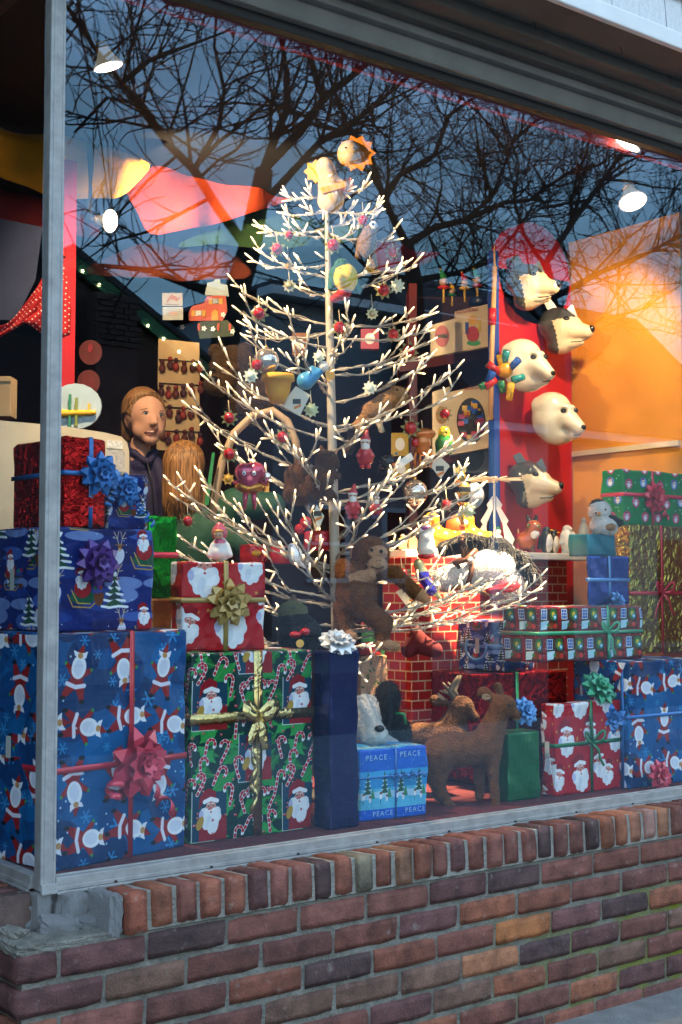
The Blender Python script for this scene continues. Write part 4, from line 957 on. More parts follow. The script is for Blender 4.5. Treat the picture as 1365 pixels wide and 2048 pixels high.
g13 = Gift('gift', 'wide dark red foil gift with a green ribbon behind the toy deer', 963, 1137, 1349, 1600, y=.42, z=PZ, pbl=862, m=dkred_foil).band(R_sea, .4, None, .012)
g14 = Gift('gift', 'blue sleigh printed gift with a blue ribbon loop on the dark red foil gift', 1009, 1068, 1243, 1350, y=.45, z=g13.top+.001, pbl=908, m=p_sl2).band(R_sky, None, .5, .012)
strip(g14.o, 'ribbon_loop', [(-.004, .13+.05*math.sin(t), g14.h*.45+.04*math.cos(t)) for t in np.linspace(0, 6.28, 16)], .012, R_sky, nrm=(-1, 0, 0))
g15 = Gift('gift', 'long red gift printed with little window scenes and tied with a green ribbon', 1079, 1285, 1214, 1326, y=.20, z=g12.top+.001, depth=.16, m=p_win).band(R_sea, .65, .52, .012).knot(R_sea, .64, .52, .045, .010, ((.35, -1), (-.1, -1.2)))
g16 = Gift('gift', 'tall crinkled gold foil gift with a red ribbon at the right end of the window', 1263, 1400, 1049, 1318, y=.38, z=g12.top+.001, depth=.14, m=gold_paper).band(R_red, .44, .47, .012).knot(R_red, .44, .47, .055, .011, ((-.9, -1.0), (.7, -.9)))
g17 = Gift('gift', 'green gift with pink and blue printed discs and a pink bow above the gold gift', 1248, 1395, 938, 1047, y=.41, z=g16.top+.001, depth=.1, m=p_disc).band(R_pink, .38, .55, .013).bow(R_pink, .36, .52, .062, .3)
curl(g17.o, (g17.w*.45, -.015, g17.h*.35), R_pink, .012, .05, 2, .01, (.4, -.1, -.7))
g18 = Gift('gift', 'plain blue foil gift with pale blue ribbon cross and a bow at its foot', 1179, 1259, 1112, 1212, y=.33, z=g15.top+.001, pbl=1174, m=blue_foil).band(R_sky, .5, .52, .012)
bow(g18.o, (g18.w*.55, -.02, .012), .038, R_sky, (.1, -.9, .4), .2, (7, 6, 4, 3))
g19 = Gift('gift', 'small teal box with a green side below the snowman plush', 1177, 1231, 1066, 1114, y=.35, z=g18.top+.001, depth=.09, m=teal_foil)
g22 = Gift('gift', 'tan box printed with swirls behind the navy gift', 723, 776, 1312, 1480, y=.50, z=PZ, depth=.1, m=p_swirl)
g21 = thing('striped_box', 'box of red and green stripes behind the monkey plush', 'gift box', P(718, 1308, y=.52), 0)
g21.location.z = g22.top+.001; rp_ = mat('paper_plain_red', (.30, .02, .02), .5); gp_ = mat('paper_plain_green', (.02, .12, .04), .5)
_w = (P(770, 1270, y=.52)-P(718, 1270, y=.52)).x; _h = P(718, 1233, y=.52).z-g21.location.z
for i in range(3): MB().box((_w/2, .05, _h*(i+.5)/3), (_w-.02, .1, _h/3-.001)).build('stripe_block', (rp_, gp_, rp_)[i], g21)
MB().box((_w-.008, .05, _h/2), (.014, .102, _h)).build('end_board', gp_, g21)
for g, pm in ((g1, p_dance), (g2, p_sleigh), (g3, red_foil), (g4, p_sl2), (g5, green_foil), (g5b, copper), (g6, p_candy), (g7, p_red), (g8, navy_foil), (g9, p_winter), (g10, dkgreen), (g11, p_red2), (g12, p_dance), (g13, dkred_foil), (g14, p_sl2), (g15, p_win), (g16, gold_paper), (g17, p_disc), (g18, blue_foil), (g19, teal_foil), (g22, p_swirl)):
    g.box.data.materials.append(pm)
def flaps(g, m):
    w, d, h = g.w, g.d, g.h                                           # the folded paper end on the left side of a box
    for pl, t in (([(.004, .004), (d-.004, .004), (d*.62, h*.46), (d*.38, h*.46)], .0012), ([(.004, h-.004), (d-.004, h-.004), (d*.60, h*.52), (d*.40, h*.52)], .0024)):
        b = MB(); vs = [(-t-.0022, y, z) for y, z in pl]+[(-.001, y, z) for y, z in pl]; b.add(vs, [(0, 1, 2, 3), (7, 6, 5, 4), (0, 4, 5, 1), (1, 5, 6, 2), (2, 6, 7, 3), (3, 7, 4, 0)])
        o = b.build('paper_flap', m, g.o); uv = o.data.uv_layers.new(name='UVMap')
        for lp in o.data.loops: v = o.data.vertices[lp.vertex_index].co; uv.data[lp.index].uv = (-v.y+.07, v.z+.05)
    MB().box((-.005, d*.5, h*.5), (.001, .018, .05)).build('tape', mat('clear_tape', (.5, .52, .5), .12, var=0, alpha=1), g.o)
for g, pm in ((g1, p_dance), (g2, p_sleigh), (g11, p_red2), (g12, p_dance), (g14, p_sl2)): flaps(g, pm)
# toy fireplace with its mantel shelf
MY = .72
mz = P(1000, 1118, y=MY).z
fp = thing('toy_fireplace', 'pretend fireplace of printed red brick paper with a white mantel shelf', 'fireplace', (P(824, 1455, y=.66).x, .66, PZ))
X0 = fp.location.x
def fbox(name, x0, x1, y0, y1, z0, z1, m, bev=.003):
    w, d, h = x1-x0, y1-y0, z1-z0
    o = MB().box((w/2, d/2, h/2), (w, d, h)).build(name, m, fp, bevel=bev, loc=(x0-X0, y0-.66, z0-PZ)); uv_box(o, w, d, h); return o
fx1 = P(962, 1300, y=.66).x; mr = P(1178, 1110, y=MY).x; ml = P(812, 1110, y=MY).x
fbox('chimney_pillar', X0, fx1, .66, .81, PZ, mz-.001, brickp); fbox('brick_surround', fx1+.003, mr-.01, .82, .90, PZ, mz-.001, brickp)
fbox('mantel_shelf', ml, mr, MY, .93, mz, mz+.026, mat('white_mantel', (.74, .71, .64), .45, var=.06), .004)
MT = mz+.027
# ================================================================== LAMPS
chrome = mat('lamp_chrome', (.75, .74, .7), .2, .6, var=.05, emit=(1, .85, .6), est=.015); amber_ring = mat('lamp_collar', (.45, .28, .08), .3, .7, var=.1); lampblk = mat('lamp_black', (.03, .025, .02), .5)
def spotlamp(label, px, py, y, d, size, power, glow=2, col=(1, .70, .39), cone=120, aim=None):
    p = P(px, py, y=y)
    d = (RT*d[0]+Vector((0, 0, 1))*d[1]-FW*d[2]).normalized()
    root = thing('clamp_spotlight', label, 'spotlight', p, 0, 'display spotlights')
    M = d.to_track_quat('Z', 'Y').to_matrix().to_4x4(); s = size
    MB().lathe([(.30*s, -1.5*s), (.34*s, -1.4*s), (.34*s, -1.1*s), (.42*s, -.95*s), (.60*s, -.55*s), (.92*s, -.12*s), (1.0*s, 0), (1.0*s, .06*s), (.93*s, .06*s)], 24, M=M).build('reflector', chrome, root, True)
    MB().lathe([(.36*s, -1.42*s), (.42*s, -1.38*s), (.42*s, -1.18*s), (.36*s, -1.14*s)], 20, M=M).build('collar', amber_ring, root, True)
    MB().lathe([(.24*s, -2.2*s), (.30*s, -2.1*s), (.30*s, -1.5*s)], 16, M=M).build('socket', lampblk, root, True)
    em = mat('lamp_face_%d' % int(power*10), col, .3, var=0, emit=(1, .86, .62), est=glow)
    MB().lathe([(.92*s, .0), (.9*s, .07*s), (.6*s, .15*s), (.02*s, .19*s)], 24, M=M).build('bulb_face', em, root, True)
    b = M @ Vector((0, 0, -2.1*s))
    MB().tube([b, b+Vector((0, 0, .05)), b+Vector((.01, .02, 2.76-p.z-b.z))], .012, 8).build('mount_rod', lampblk, root, True)
    l = bpy.data.lights.new('spot_light', 'SPOT'); l.energy = power; l.color = col; l.spot_size = R(cone); l.spot_blend = .6; l.shadow_soft_size = size*.5
    lo = link(bpy.data.objects.new('spot_light', l), root); lo.location = d*size*.35
    da = (Vector(aim)-p) if aim is not None else d
    lo.rotation_euler = da.to_track_quat('-Z', 'Y').to_euler()
    return root
spotlamp('spotlight at top left pointing down with a chrome reflector and amber collar', 217, 132, .50, (.27, -.95, -.12), .042, 14, cone=125, aim=P(600, 930, y=.9))
spotlamp('spotlight glowing below the yellow cloth and turned to the right', 220, 442, 1.25, (.84, -.16, .42), .040, 13, cone=84, aim=P(520, 400, y=1.95))
spotlamp('spotlight high on the right before the ochre wall pointing down to the left', 1266, 402, .27, (.12, -.84, .42), .050, 7.7, cone=90, aim=P(1100, 760, y=.9))
spotlamp('spotlight half hidden behind the header at upper right above the other', 1256, 288, .09, (-.45, -.8, -.1), .046, 133, cone=38, aim=P(880, 1200, y=.66))
# ================================================================== WHITE LIGHTED TREE
white_wire = mat('white_plastic_wire', (.46, .41, .345), .45, var=.04); bulb_cap = mat('bulb_sleeve', (.78, .76, .70), .35, var=0, emit=(1, .66, .34), est=.015)
bulb_glow = mat('bulb_glow', (1, .9, .7), .3, var=0, emit=(1, .52, .21), est=.105); bulb_tip = mat('bulb_tip', (1, .9, .7), .3, var=0, emit=(1, .70, .36), est=.57)
TR = Pic('lighted_tree', 'white wire christmas tree covered in small glowing bulbs and ornaments', 'christmas tree', 681, 1593, y=.5)
def trunk_px(py): return 652+(py-340)*.0232
TR.tube('trunk', [(trunk_px(1593), 1593)]+[(trunk_px(p), p) for p in (1400, 1200, 1000, 800, 600, 450, 350)]+[(651, 325)], [11, 11, 10.5, 10, 9, 7.5, 5, 3, 2], white_wire, n=10)
MB().lathe([(.11, 0), (.11, .012), (.02, .02), (.018, .05)], 20).build('stand', white_wire, TR.o, True)
rt_ = random.Random(17)
bulb_spots = []
def branch(jy, tip, w=0., twigs=3, sag=.16, den=1.0):
    j = TR.l(trunk_px(jy), jy, 0); t = TR.l(tip[0], tip[1], w); d = t-j; L = d.length
    pts = []
    for i in range(7):
        u = i/6; p = j.lerp(t, u); p.z -= sag*L*math.sin(math.pi*u)*.35; p += Vector((rt_.uniform(-1, 1), rt_.uniform(-1, 1), rt_.uniform(-1, 1)))*.004*(i not in (0, 6)); pts.append(p)
    mb = MB(); mb.tube(pts, [.0036-.0019*i/6 for i in range(7)], 5)
    def wire(pp, r):                                                  # lead wire wound along the limb
        q = []; n = max(6, int(26*L))
        for i in range(n+1):
            u = i/n*(len(pp)-1); k = min(int(u), len(pp)-2); p = pp[k].lerp(pp[k+1], u-k); a = i*1.9+rt_.uniform(-.4, .4)
            q.append(p+Vector((math.cos(a), math.sin(a)*.8, math.sin(a)))*r*rt_.uniform(.5, 1.5))
        mb.tube(q, .0010, 3, cap=False)
    wire(pts, .0065); wire(pts, -.0075)
    for k in range(3):
        p = pts[2*k+1]; mb.ball(p, .0055, n=6, k=4)
    def bulbs(pp, n, t0, tipb=True):
        for i in range(n):
            u = (t0+(1-t0)*(i+.5+rt_.uniform(-.25, .25))/n)*(len(pp)-1); k = min(int(u), len(pp)-2); p = pp[k].lerp(pp[k+1], u-k); a = (pp[k+1]-pp[k]).normalized()
            side = Vector((rt_.uniform(-1, 1), rt_.uniform(-1, 1), rt_.uniform(-.4, 1))).normalized(); bulb_spots.append((p, (a*.75+side*.8).normalized()))
        if tipb: bulb_spots.append((pp[-1], ((pp[-1]-pp[-2]).normalized()+Vector((0, 0, .15))).normalized()))
    bulbs(pts, max(2, int(L*9*den)), .25)
    for k in range(twigs):
        u = .35+.5*k/max(1, twigs-1)+rt_.uniform(-.06, .06); i = min(int(u*6), 5); p = pts[i].lerp(pts[i+1], u*6-i); a = (pts[i+1]-pts[i]).normalized()
        s_ = a.cross(Vector((0, 0, 1))).normalized()*(1 if k % 2 else -1); dr = (a*.8+s_*rt_.uniform(.3, .8)+Vector((0, 0, rt_.uniform(-.15, .5)))).normalized(); ln = L*rt_.uniform(.2, .36)
        q = [p, p+dr*ln*.5+Vector((0, 0, -.003)), p+dr*ln+Vector((0, 0, .012))]
        mb.tube(q, [.0023, .0020, .0016], 4); wire(q, .004); bulbs(q, 2, .3)
    mb.build('branch', white_wire, TR.o, True)
main = [(372, (577, 378)), (402, (572, 412)), (440, (545, 455)), (455, (522, 448)), (515, (524, 528)), (545, (520, 492)), (640, (494, 576)), (690, (485, 634)), (655, (500, 662)), (770, (500, 690)), (850, (446, 742)), (880, (424, 772)),
        (960, (388, 826)), (955, (505, 840)), (1010, (440, 895)), (1135, (358, 982)), (1140, (360, 1002)), (1150, (410, 968)), (1200, (388, 1092)), (1215, (362, 1112)), (1120, (600, 985)), (1255, (540, 1224)), (1270, (535, 1288)), (1180, (560, 1010)),
        (375, (730, 360)), (405, (752, 408)), (450, (790, 462)), (470, (752, 425)), (540, (800, 520)), (575, (815, 540)), (640, (858, 632)), (665, (852, 658)), (735, (855, 690)), (745, (838, 712)), (800, (835, 742)), (850, (912, 786)), (860, (880, 768)),
        (985, (955, 880)), (1000, (962, 950)), (1010, (905, 890)), (1095, (948, 985)), (1110, (930, 1020)), (1085, (770, 965)), (1165, (880, 1140)), (1230, (1068, 1186)), (1250, (1058, 1205)), (1240, (990, 1150)), (1260, (925, 1240)), (1265, (1000, 1160)), (1290, (905, 1195))]
for k, (jy, tp) in enumerate(main): branch(jy, tp, rt_.uniform(-120, 60)*min(1, (jy-300)/500), 3 if jy > 600 else 2)
branch(1230, (725, 1342), -260, 4); branch(1210, (600, 1100), -250, 3); branch(1120, (735, 1015), -230, 3); branch(1000, (610, 930), -220, 3); branch(900, (720, 870), -190, 3); branch(790, (600, 720), -170, 3); branch(700, (705, 660), -130, 2)
for k in range(6):
    jy = 440+140*k; Rr = 70+.27*(jy-400); a = k*2.4; branch(jy, (trunk_px(jy)+Rr*math.cos(a)*.8, jy-Rr*.35), abs(Rr*math.sin(a))+20, 2, den=.7)
for k in range(10): a = k*.63+.3; p = TR.l(651, 352, 0); bulb_spots.append((TR.l(trunk_px(345+40*k)+rt_.uniform(-9, 9), 345+40*k, -10), Vector((math.cos(a), -.5, .6)).normalized()))
def bulb_mb(mb, M):
    mb.lathe([(.0027, 0), (.0031, .003), (.0031, .011), (.0027, .012)], 8, 0, M); mb.lathe([(.0026, .012), (.0030, .019), (.0027, .025)], 8, 1, M); mb.lathe([(.0027, .025), (.0018, .0305), (.0005, .034)], 8, 2, M)
_b = MB(); bulb_mb(_b, Matrix()); bo = _b.build('light_bulb', [bulb_cap, bulb_glow, bulb_tip], TR.o, True)
order = sorted(range(len(bulb_spots)), key=lambda i: bulb_spots[i][0].y); rest = MB(); first = True
for r_, i in enumerate(order):
    p, d = bulb_spots[i]; q = d.to_track_quat('Z', 'Y')
    if r_ < 300:
        o = bo if first else link(bo.copy(), TR.o); first = False
        o.location = p; o.rotation_mode = 'QUATERNION'; o.rotation_quaternion = q
    else: bulb_mb(rest, Matrix.Translation(p) @ q.to_matrix().to_4x4())
tag(rest.build('light_bulb', [bulb_cap, bulb_glow, bulb_tip], TR.o, True), kind='stuff')

# ================================================================== ORNAMENTS ON THE TREE
thread = mat('thread', (.55, .45, .3), .6); redg = mat('red_glass_bead', (.50, .02, .03), .12, .3, var=.05, coat=.6); leafg = mat('gold_green_leaf', (.26, .25, .10), .5, .3); stary = mat('glow_star', (.55, .62, .36), .5, var=.08); starw = mat('pale_star', (.78, .80, .62), .5, var=.06); staro = mat('orange_star', (.70, .33, .04), .4, .3)
gilt = mat('gilt', (.65, .42, .12), .25, .9); silver = mat('silver_glass', (.72, .66, .62), .12, .85, var=.12, vscale=30); whitep = mat('white_porcelain', (.78, .77, .74), .3, var=.04); blackp = mat('black_shiny', (.012, .012, .013), .15, var=0)
def orn(name, label, cat, px, py, w=-60, up=38, group='ornaments hanging on the white tree'):
    q = Pic(name, label, cat, px, py, y=.5, group=group); off = FW.copy(); off.z = 0; off.normalize(); p0 = q.o.location.copy()
    q.o.location = CAM+(p0-CAM)*(1+w*q.S/depth_of(p0)); q.S *= (1+w*q.S/depth_of(p0))
    if up: q.tube('thread', [(px-2, py-up, 0), (px, py-up*.4, 0), (px, py-4, 0)], .8, thread, n=4)
    return q
def bead(px, py, where, r=12, w=-70, up=36):
    q = orn('bead_ornament', 'round red bead ornament '+where, 'ornament', px, py, w, up, 'red bead ornaments on the white tree')
    q.flat('leaf_collar', starp(px, py, r*1.65, r*1.0, 8, .2), 3, leafg, r*.35); q.ball('bead', px, py, r, redg)
for b in ((667, 490, 'on the trunk near the tree top'), (555, 498, 'at left under the topmost lit twigs', 11), (579, 470, 'hanging small and dark beside the upper left twigs', 8), (727, 440, 'close to the owl at the upper right', 10), (785, 504, 'below the owl at the right edge of the upper branches', 10),
          (768, 580, 'left of the white star on the right side', 12), (519, 627, 'on a star collar at the left branch above the silver ball', 12), (680, 655, 'on the trunk just below the yellow bellied bird', 12), (787, 668, 'hanging under the short right branch above the pale stars', 11), (818, 702, 'lowest of the two right beads near the toy boxes', 13),
          (514, 730, 'touching the silver ball', 11), (459, 836, 'hanging beneath the outer left branch', 11), (566, 874, 'alone in the gap left of the squirrel', 12), (459, 908, 'above the orange star beside the strawberry figure', 12), (822, 856, 'left of the green parrot', 13), (890, 828, 'on a gold thread before the oval window box', 10),
          (893, 1010, 'beside the bumblebee ornament', 10), (804, 1150, 'in front of the outstretched monkey arm', 14), (1026, 1216, 'at the tip of the longest right branch', 12), (376, 1042, 'hanging below the outer left tips before the blonde hair', 10), (762, 1288, 'lowest bead hanging by the monkey foot', 11)):
    bead(b[0], b[1], b[2], b[3] if len(b) > 3 else 12)
def star(px, py, r, m, where, w=-75, n=9, col='pale green'):
    q = orn('star_ornament', '%s sun star ornament %s' % (col, where), 'ornament', px, py, w, 40, 'sun star ornaments on the white tree')
    q.flat('star', starp(px, py, r, r*.68, n, .3), 5, m); q.ball('star_centre', px, py, (r*.5, 4, r*.5), m, -3)
star(502, 752, 16, starw, 'below the red bead and silver ball', col='bright cream'); star(623, 820, 16, stary, 'beside the paper tag'); star(795, 572, 16, starw, 'at the right edge near the jester toys', col='white'); star(740, 776, 15, starw, 'above the tan weasel', col='cream')
star(579, 572, 14, mat('bronze_star', (.45, .36, .2), .35, .6), 'on the upper left of the trunk', col='bronze'); star(745, 628, 13, mat('bronze_star', (.45, .36, .2), .35, .6), 'under the white star on the right', col='dull gold'); star(937, 1022, 16, stary, 'below the bumblebee'); star(457, 958, 13, staro, 'under the outer left bead', col='orange', n=7); star(577, 532, 8, staro, 'small among the upper left lights', col='orange'); star(741, 540, 9, staro, 'small below the owl', col='orange'); star(638, 714, 13, starw, 'next to the blue angel', col='cream')
def ballo(px, py, r, m, label, w=-60):
    q = orn('ball_ornament', label, 'ornament', px, py, w, r+26); q.ball('ball', px, py, r, m, n=20, k=14); q.tube('cap', [(px, py-r+1), (px, py-r-5)], [4, 3], gilt); return q
ballo(533, 722, 26, silver, 'large pearly silver ball above the yellow pot'); ballo(830, 985, 26, silver, 'pearly silver ball with faint writing above the mantel toys')
q = orn('pot_ornament', 'bright yellow felt pot hanging under the silver ball', 'ornament', 556, 775, -70, 30); yel = mat('yellow_felt', (.72, .34, .015), .8)
MB().lathe([(14*q.S, -32*q.S), (24*q.S, -10*q.S), (28*q.S, 12*q.S), (34*q.S, 13*q.S), (33*q.S, 26*q.S), (28*q.S, 26*q.S)], 18).build('pot', yel, q.o, True)
tagm = mat('paper_tag', (.72, .68, .56), .8, var=.06); ink = mat('tag_ink', (.06, .06, .06), .8); tago = mat('tag_orange', (.7, .22, .04), .7)
def ptag(px, py, pts, label, w=-90):
    q = orn('paper_tag', label, 'tag', px, py, w, 0, None); q.flat('card', pts, 1.2, tagm)
    q.flat('print', rects(px-8, py-8, px+8, py+2), .4, ink, -1); q.flat('sticker', [(px-6, py+8), (px+8, py+2), (px+9, py+7), (px-5, py+13)], .4, tago, -1); return q
ptag(594, 806, [(563, 810), (592, 772), (621, 790), (600, 832)], 'cream paper tag printed with a small sketch tilted on the left branches'); ptag(880, 940, [(858, 928), (882, 914), (900, 932), (882, 958)], 'white paper tag hanging below the green parrot'); ptag(636, 1030, [(626, 1028), (634, 1010), (649, 1032), (638, 1060)], 'narrow white barcode tag hanging below the squirrel'); ptag(825, 1192, [(792, 1184), (812, 1172), (850, 1200), (826, 1228)], 'price tag hanging from the monkey hand', -40)
# bird, owl, squirrel and friends
q = orn('bird_ornament', 'yellow bellied toy bird with dark green wings and red tail', 'ornament', 690, 558, -70, 30)
q.blob('body', [q.e(692, 555, 24, 28), q.e(684, 530, 15, 13, w=-4, m=1), q.c((672, 545, 4), (664, 572, 8), 14, 9, 1), q.c((700, 560, 10), (716, 575, 10), 14, 8, 1), q.c((690, 585, 4), (668, 598, 2), 13, 8, 2)], [mat('yellow_plush', (.72, .52, .05), .9), mat('dark_green_plush', (.02, .09, .05), .9), mat('red_plush', (.35, .02, .02), .9)], h=1.6, k=5); q.ball('beak', 681, 541, (4, 8, 3), staro, -14)
for d in (-1, 1): q.ball('eye', 684+d*6, 527, 2.2, blackp, -15)
q = orn('owl_ornament', 'brown owl toy perched among the upper right lights', 'ornament', 737, 478, -60, 0); br1 = fur('tan_brown_fur', (.22, .12, .05))
q.blob('body', [q.e(736, 488, 19, 30), q.e(742, 458, 16, 14, w=-6), q.c((724, 480, 0), (716, 512, 4), 9, 6), q.c((745, 515, 0), (752, 535, 0), 8, 5)], [br1], h=1.6, k=5); q.ball('face_disc', 746, 455, (9, 4, 9), whitep, -18); q.ball('eye', 746, 454, 3, blackp, -21)
brn = fur('squirrel_fur', (.10, .042, .016)); q = orn('squirrel', 'brown plush squirrel clinging to the trunk', 'plush toy', 640, 965, -40, 0, None)
q.blob('body', [q.e(640, 962, 27, 40, rot=.4), q.e(654, 920, 23, 19, w=-6), q.c((662, 924, -8), (672, 930, -10), 12, 8), q.c((615, 990, 12), (592, 985, 16), 20, 24), q.c((592, 985, 16), (592, 950, 16), 24, 22), q.c((592, 950, 16), (608, 925, 14), 22, 12), q.c((650, 945, -10), (676, 952, -8), 9, 7), q.c((655, 985, -8), (668, 995, -6), 12, 8), q.c((645, 906, 0), (642, 893, 0), 6, 3)], [brn], h=1.8, k=7, noise=.5, fur=2600, pile=7); q.ball('eye', 660, 913, 3, blackp, -22)
tan = fur('tan_plush', (.36, .19, .08)); q = orn('weasel', 'tan plush weasel lying along a right hand branch', 'plush toy', 765, 805, -70, 0, None)
q.blob('body', [q.c((745, 822, 0), (785, 797, 0), 20, 19), q.e(796, 790, 19, 16, w=-8), q.c((800, 792, -10), (812, 797, -14), 9, 6), q.c((735, 835, 4), (712, 862, 8), 15, 14), q.c((712, 862, 8), (698, 900, 10), 15, 10, 1), q.c((755, 838, -6), (764, 862, -8), 7, 5, 2), q.e(790, 776, 6, 5)], [tan, fur('dark_brown_plush', (.06, .035, .02)), fur('cream_plush', (.6, .5, .36))], h=1.8, k=6, noise=.4, fur=1800, pile=5); q.ball('eye', 794, 783, 2.6, blackp, -23)
q = orn('strawberry_figure', 'pink strawberry shaped glass figure with arms and thin legs', 'ornament', 500, 955, -70, 26); pk_ = mat('pink_glass', (.5, .06, .12), .15, .4, coat=.6); am = mat('amber_glass', (.55, .22, .03), .12, .7, var=.6, vscale=160)
q.blob('head', [q.e(490, 945, 20, 19), q.e(512, 943, 20, 19), q.e(500, 962, 18, 18)], [pk_], h=1.6, k=7); q.blob('skirt', [q.e(486, 974, 16, 10), q.e(514, 974, 16, 10), q.e(500, 978, 20, 10)], [am], h=1.6, k=5)
for d in (-1, 1):
    q.tube('leg', [(500+d*8, 985, 0), (500+d*9, 1000, 0), (500+d*10, 1020, -2)], [6, 5, 3], pk_); q.tube('arm', [(500+d*18, 962, 0), (500+d*32, 966, 0), (500+d*37, 956, -4)], [4, 3.5, 3.5], pk_); q.ball('eye', 500+d*10, 948, (4, 3, 5), whitep, -19); q.ball('pupil', 500+d*10, 949, 2, mat('blue_eye', (.02, .15, .3), .2), -21)
q = orn('mirror_ornament', 'small silver hand mirror ornament beside the strawberry figure', 'ornament', 533, 955, -72, 0); q.ball('mirror', 533, 953, (10, 3, 9), silver, -2); q.flat('handle', rects(528, 963, 539, 984), 3, am)
def figurine(px, py, label, coat_, hat, skin=(.55, .33, .22), s=1., w=-70, up=24):
    q = orn('figurine_ornament', label, 'ornament', px, py, w, up); cm = mat('fig_%s' % str(coat_), coat_, .3, .2, coat=.4); hm = mat('fig_%s' % str(hat), hat, .3, .2, coat=.4)
    q.blob('body', [q.e(px, py+14*s, 14*s, 18*s), q.e(px, py+26*s, 16*s, 10*s), q.c((px-8*s, py+8*s, -4), (px-15*s, py+18*s, -8), 5*s, 4*s), q.c((px+8*s, py+8*s, -4), (px+15*s, py+18*s, -8), 5*s, 4*s)], [cm], h=1.5, k=4)
    q.ball('face', px, py-8*s, 10*s, mat('fig_skin', skin, .4)); q.blob('hat', [q.e(px, py-16*s, 11*s, 7*s, w=2), q.c((px, py-18*s, 2), (px+4*s, py-34*s, 2), 8*s, 3*s)], [hm], h=1.3, k=3)
    q.blob('beard', [q.e(px, py+0*s, 9*s, 9*s, w=-7*s), q.e(px, py-13*s, 11*s, 3.5*s, w=-3*s)], [whitep], h=1.3, k=2)
    for d in (-1, 1): q.ball('boot', px+d*6*s, py+38*s, (6*s, 7*s, 5*s), hm, -2); q.ball('eye', px+d*4*s, py-9*s, 1.4*s, blackp, -9.5*s)
    return q
figurine(731, 895, 'glass santa in a red coat hanging right of the trunk', (.45, .02, .02), (.5, .02, .02), s=1.0); figurine(706, 1000, 'slim red glass santa with a tall pointed hat hanging over the monkey', (.5, .02, .02), (.5, .02, .02), s=.9); figurine(752, 1005, 'small santa with a dark blue hat and green mitten', (.4, .03, .03), (.01, .02, .12), s=.75)
q = orn('doll_ornament', 'little girl doll in a pink hood standing on the red santa gift', 'ornament', 441, 1085, 0, 0); q.o.location = P(441, 1085, y=.27); q.S = depth_of(q.o.location)/FPX
pinkg = mat('pink_hood', (.55, .10, .16), .3, .2, coat=.4)
q.blob('dress', [q.e(441, 1106, 22, 16), q.e(441, 1090, 15, 16), q.c((428, 1092, -5), (421, 1110, -10), 7, 6), q.c((454, 1092, -5), (461, 1110, -10), 7, 6), q.e(441, 1086, 12, 9, w=-5, m=1)], [whitep, pinkg], h=1.4, k=5); q.blob('hood', [q.e(439, 1066, 16, 18, w=5), q.e(439, 1052, 8, 8, w=3)], [pinkg], h=1.4, k=4); q.ball('face', 438, 1070, (10, 10, 10), mat('fig_skin', (.55, .33, .22), .4), -8); q.ball('fringe', 439, 1063, (10, 8, 4), mat('fig_blond', (.6, .28, .05), .4), -10)
for d in (-1, 1): q.ball('eye', 438+d*4, 1071, 1.3, blackp, -18)
q = orn('angel_ornament', 'blue winged angel ornament beside the trunk', 'ornament', 632, 750, -60, 30); blu = mat('blue_satin', (.06, .28, .55), .35, .2)
q.blob('gown', [q.c((640, 742, 0), (612, 762, 0), 9, 18), q.e(625, 745, 10, 14)], [blu], h=1.5, k=4); q.ball('head', 648, 733, 11, whitep, -2); q.flat('wing', [(650, 745), (668, 735), (670, 756), (655, 764)], 3, staro)
q = orn('parrot_ornament', 'green glass parrot with a yellow face on the right branches', 'ornament', 888, 885, -70, 24); gg_ = mat('green_glass', (.05, .30, .05), .15, .3, coat=.6)
q.blob('body', [q.e(888, 888, 15, 22), q.e(889, 866, 12, 13, m=1), q.c((878, 885, 4), (876, 905, 6), 7, 4), q.c((899, 885, 4), (901, 905, 6), 7, 4), q.e(889, 858, 9, 6, w=3)], [gg_, mat('yellow_glass', (.6, .45, .05), .15, .3)], h=1.4, k=4); q.ball('berry', 892, 888, 6, redg, -15); q.ball('eye', 892, 866, 2, blackp, -12); q.ball('beak', 889, 872, (3, 5, 4), staro, -11)
q = orn('crayfish_ornament', 'orange glass crayfish with dangling legs left of the parrot', 'ornament', 846, 880, -65, 40); og = mat('orange_glass', (.6, .18, .04), .2, .4, coat=.5)
q.blob('shell', [q.e(846, 868, 26, 12), q.e(846, 885, 18, 15), q.e(846, 900, 14, 12)], [og], h=1.5, k=5)
for d in (-3, -1, 1, 3): q.tube('leg', [(846+d*4, 900, -2), (846+d*6, 918, -4), (846+d*5, 936, -2)], [4, 3, 2.5], og)
q.ball('claw', 830, 886, (8, 6, 9), redg, -12)
q = orn('hedgehog_ornament', 'black spiky bird ornament with a striped tail in the middle right branches', 'ornament', 776, 925, -60, 0); mb = MB(); rr = random.Random(2)
mb.ball((0, 0, 0), 15*q.S, n=12, k=8)
for i in range(70): d = Vector((rr.gauss(0, 1), rr.gauss(0, 1), rr.gauss(0, 1))).normalized(); mb.tube([d*13*q.S, d*21*q.S], [1.4*q.S, .2*q.S], 3)
mb.build('spiky_body', blackp, q.o, True); q.ball('eye', 793, 908, 3, mat('blue_eye', (.02, .15, .3), .2), -8); q.ball('beak', 790, 930, (7, 4, 3), og, -12); q.flat('tail', [(792, 925), (822, 905), (828, 918), (800, 938)], 4, whitep)
q = orn('bee_ornament', 'glass bumblebee with a crown and black and gold stripes', 'ornament', 925, 985, -70, 40); bkg = mat('bee_black', (.015, .013, .01), .15, .3)
S_ = q.S; prof = [(2, -30), (12, -20), (17, -10), (18, 0), (17, 10), (12, 20), (4, 24)]
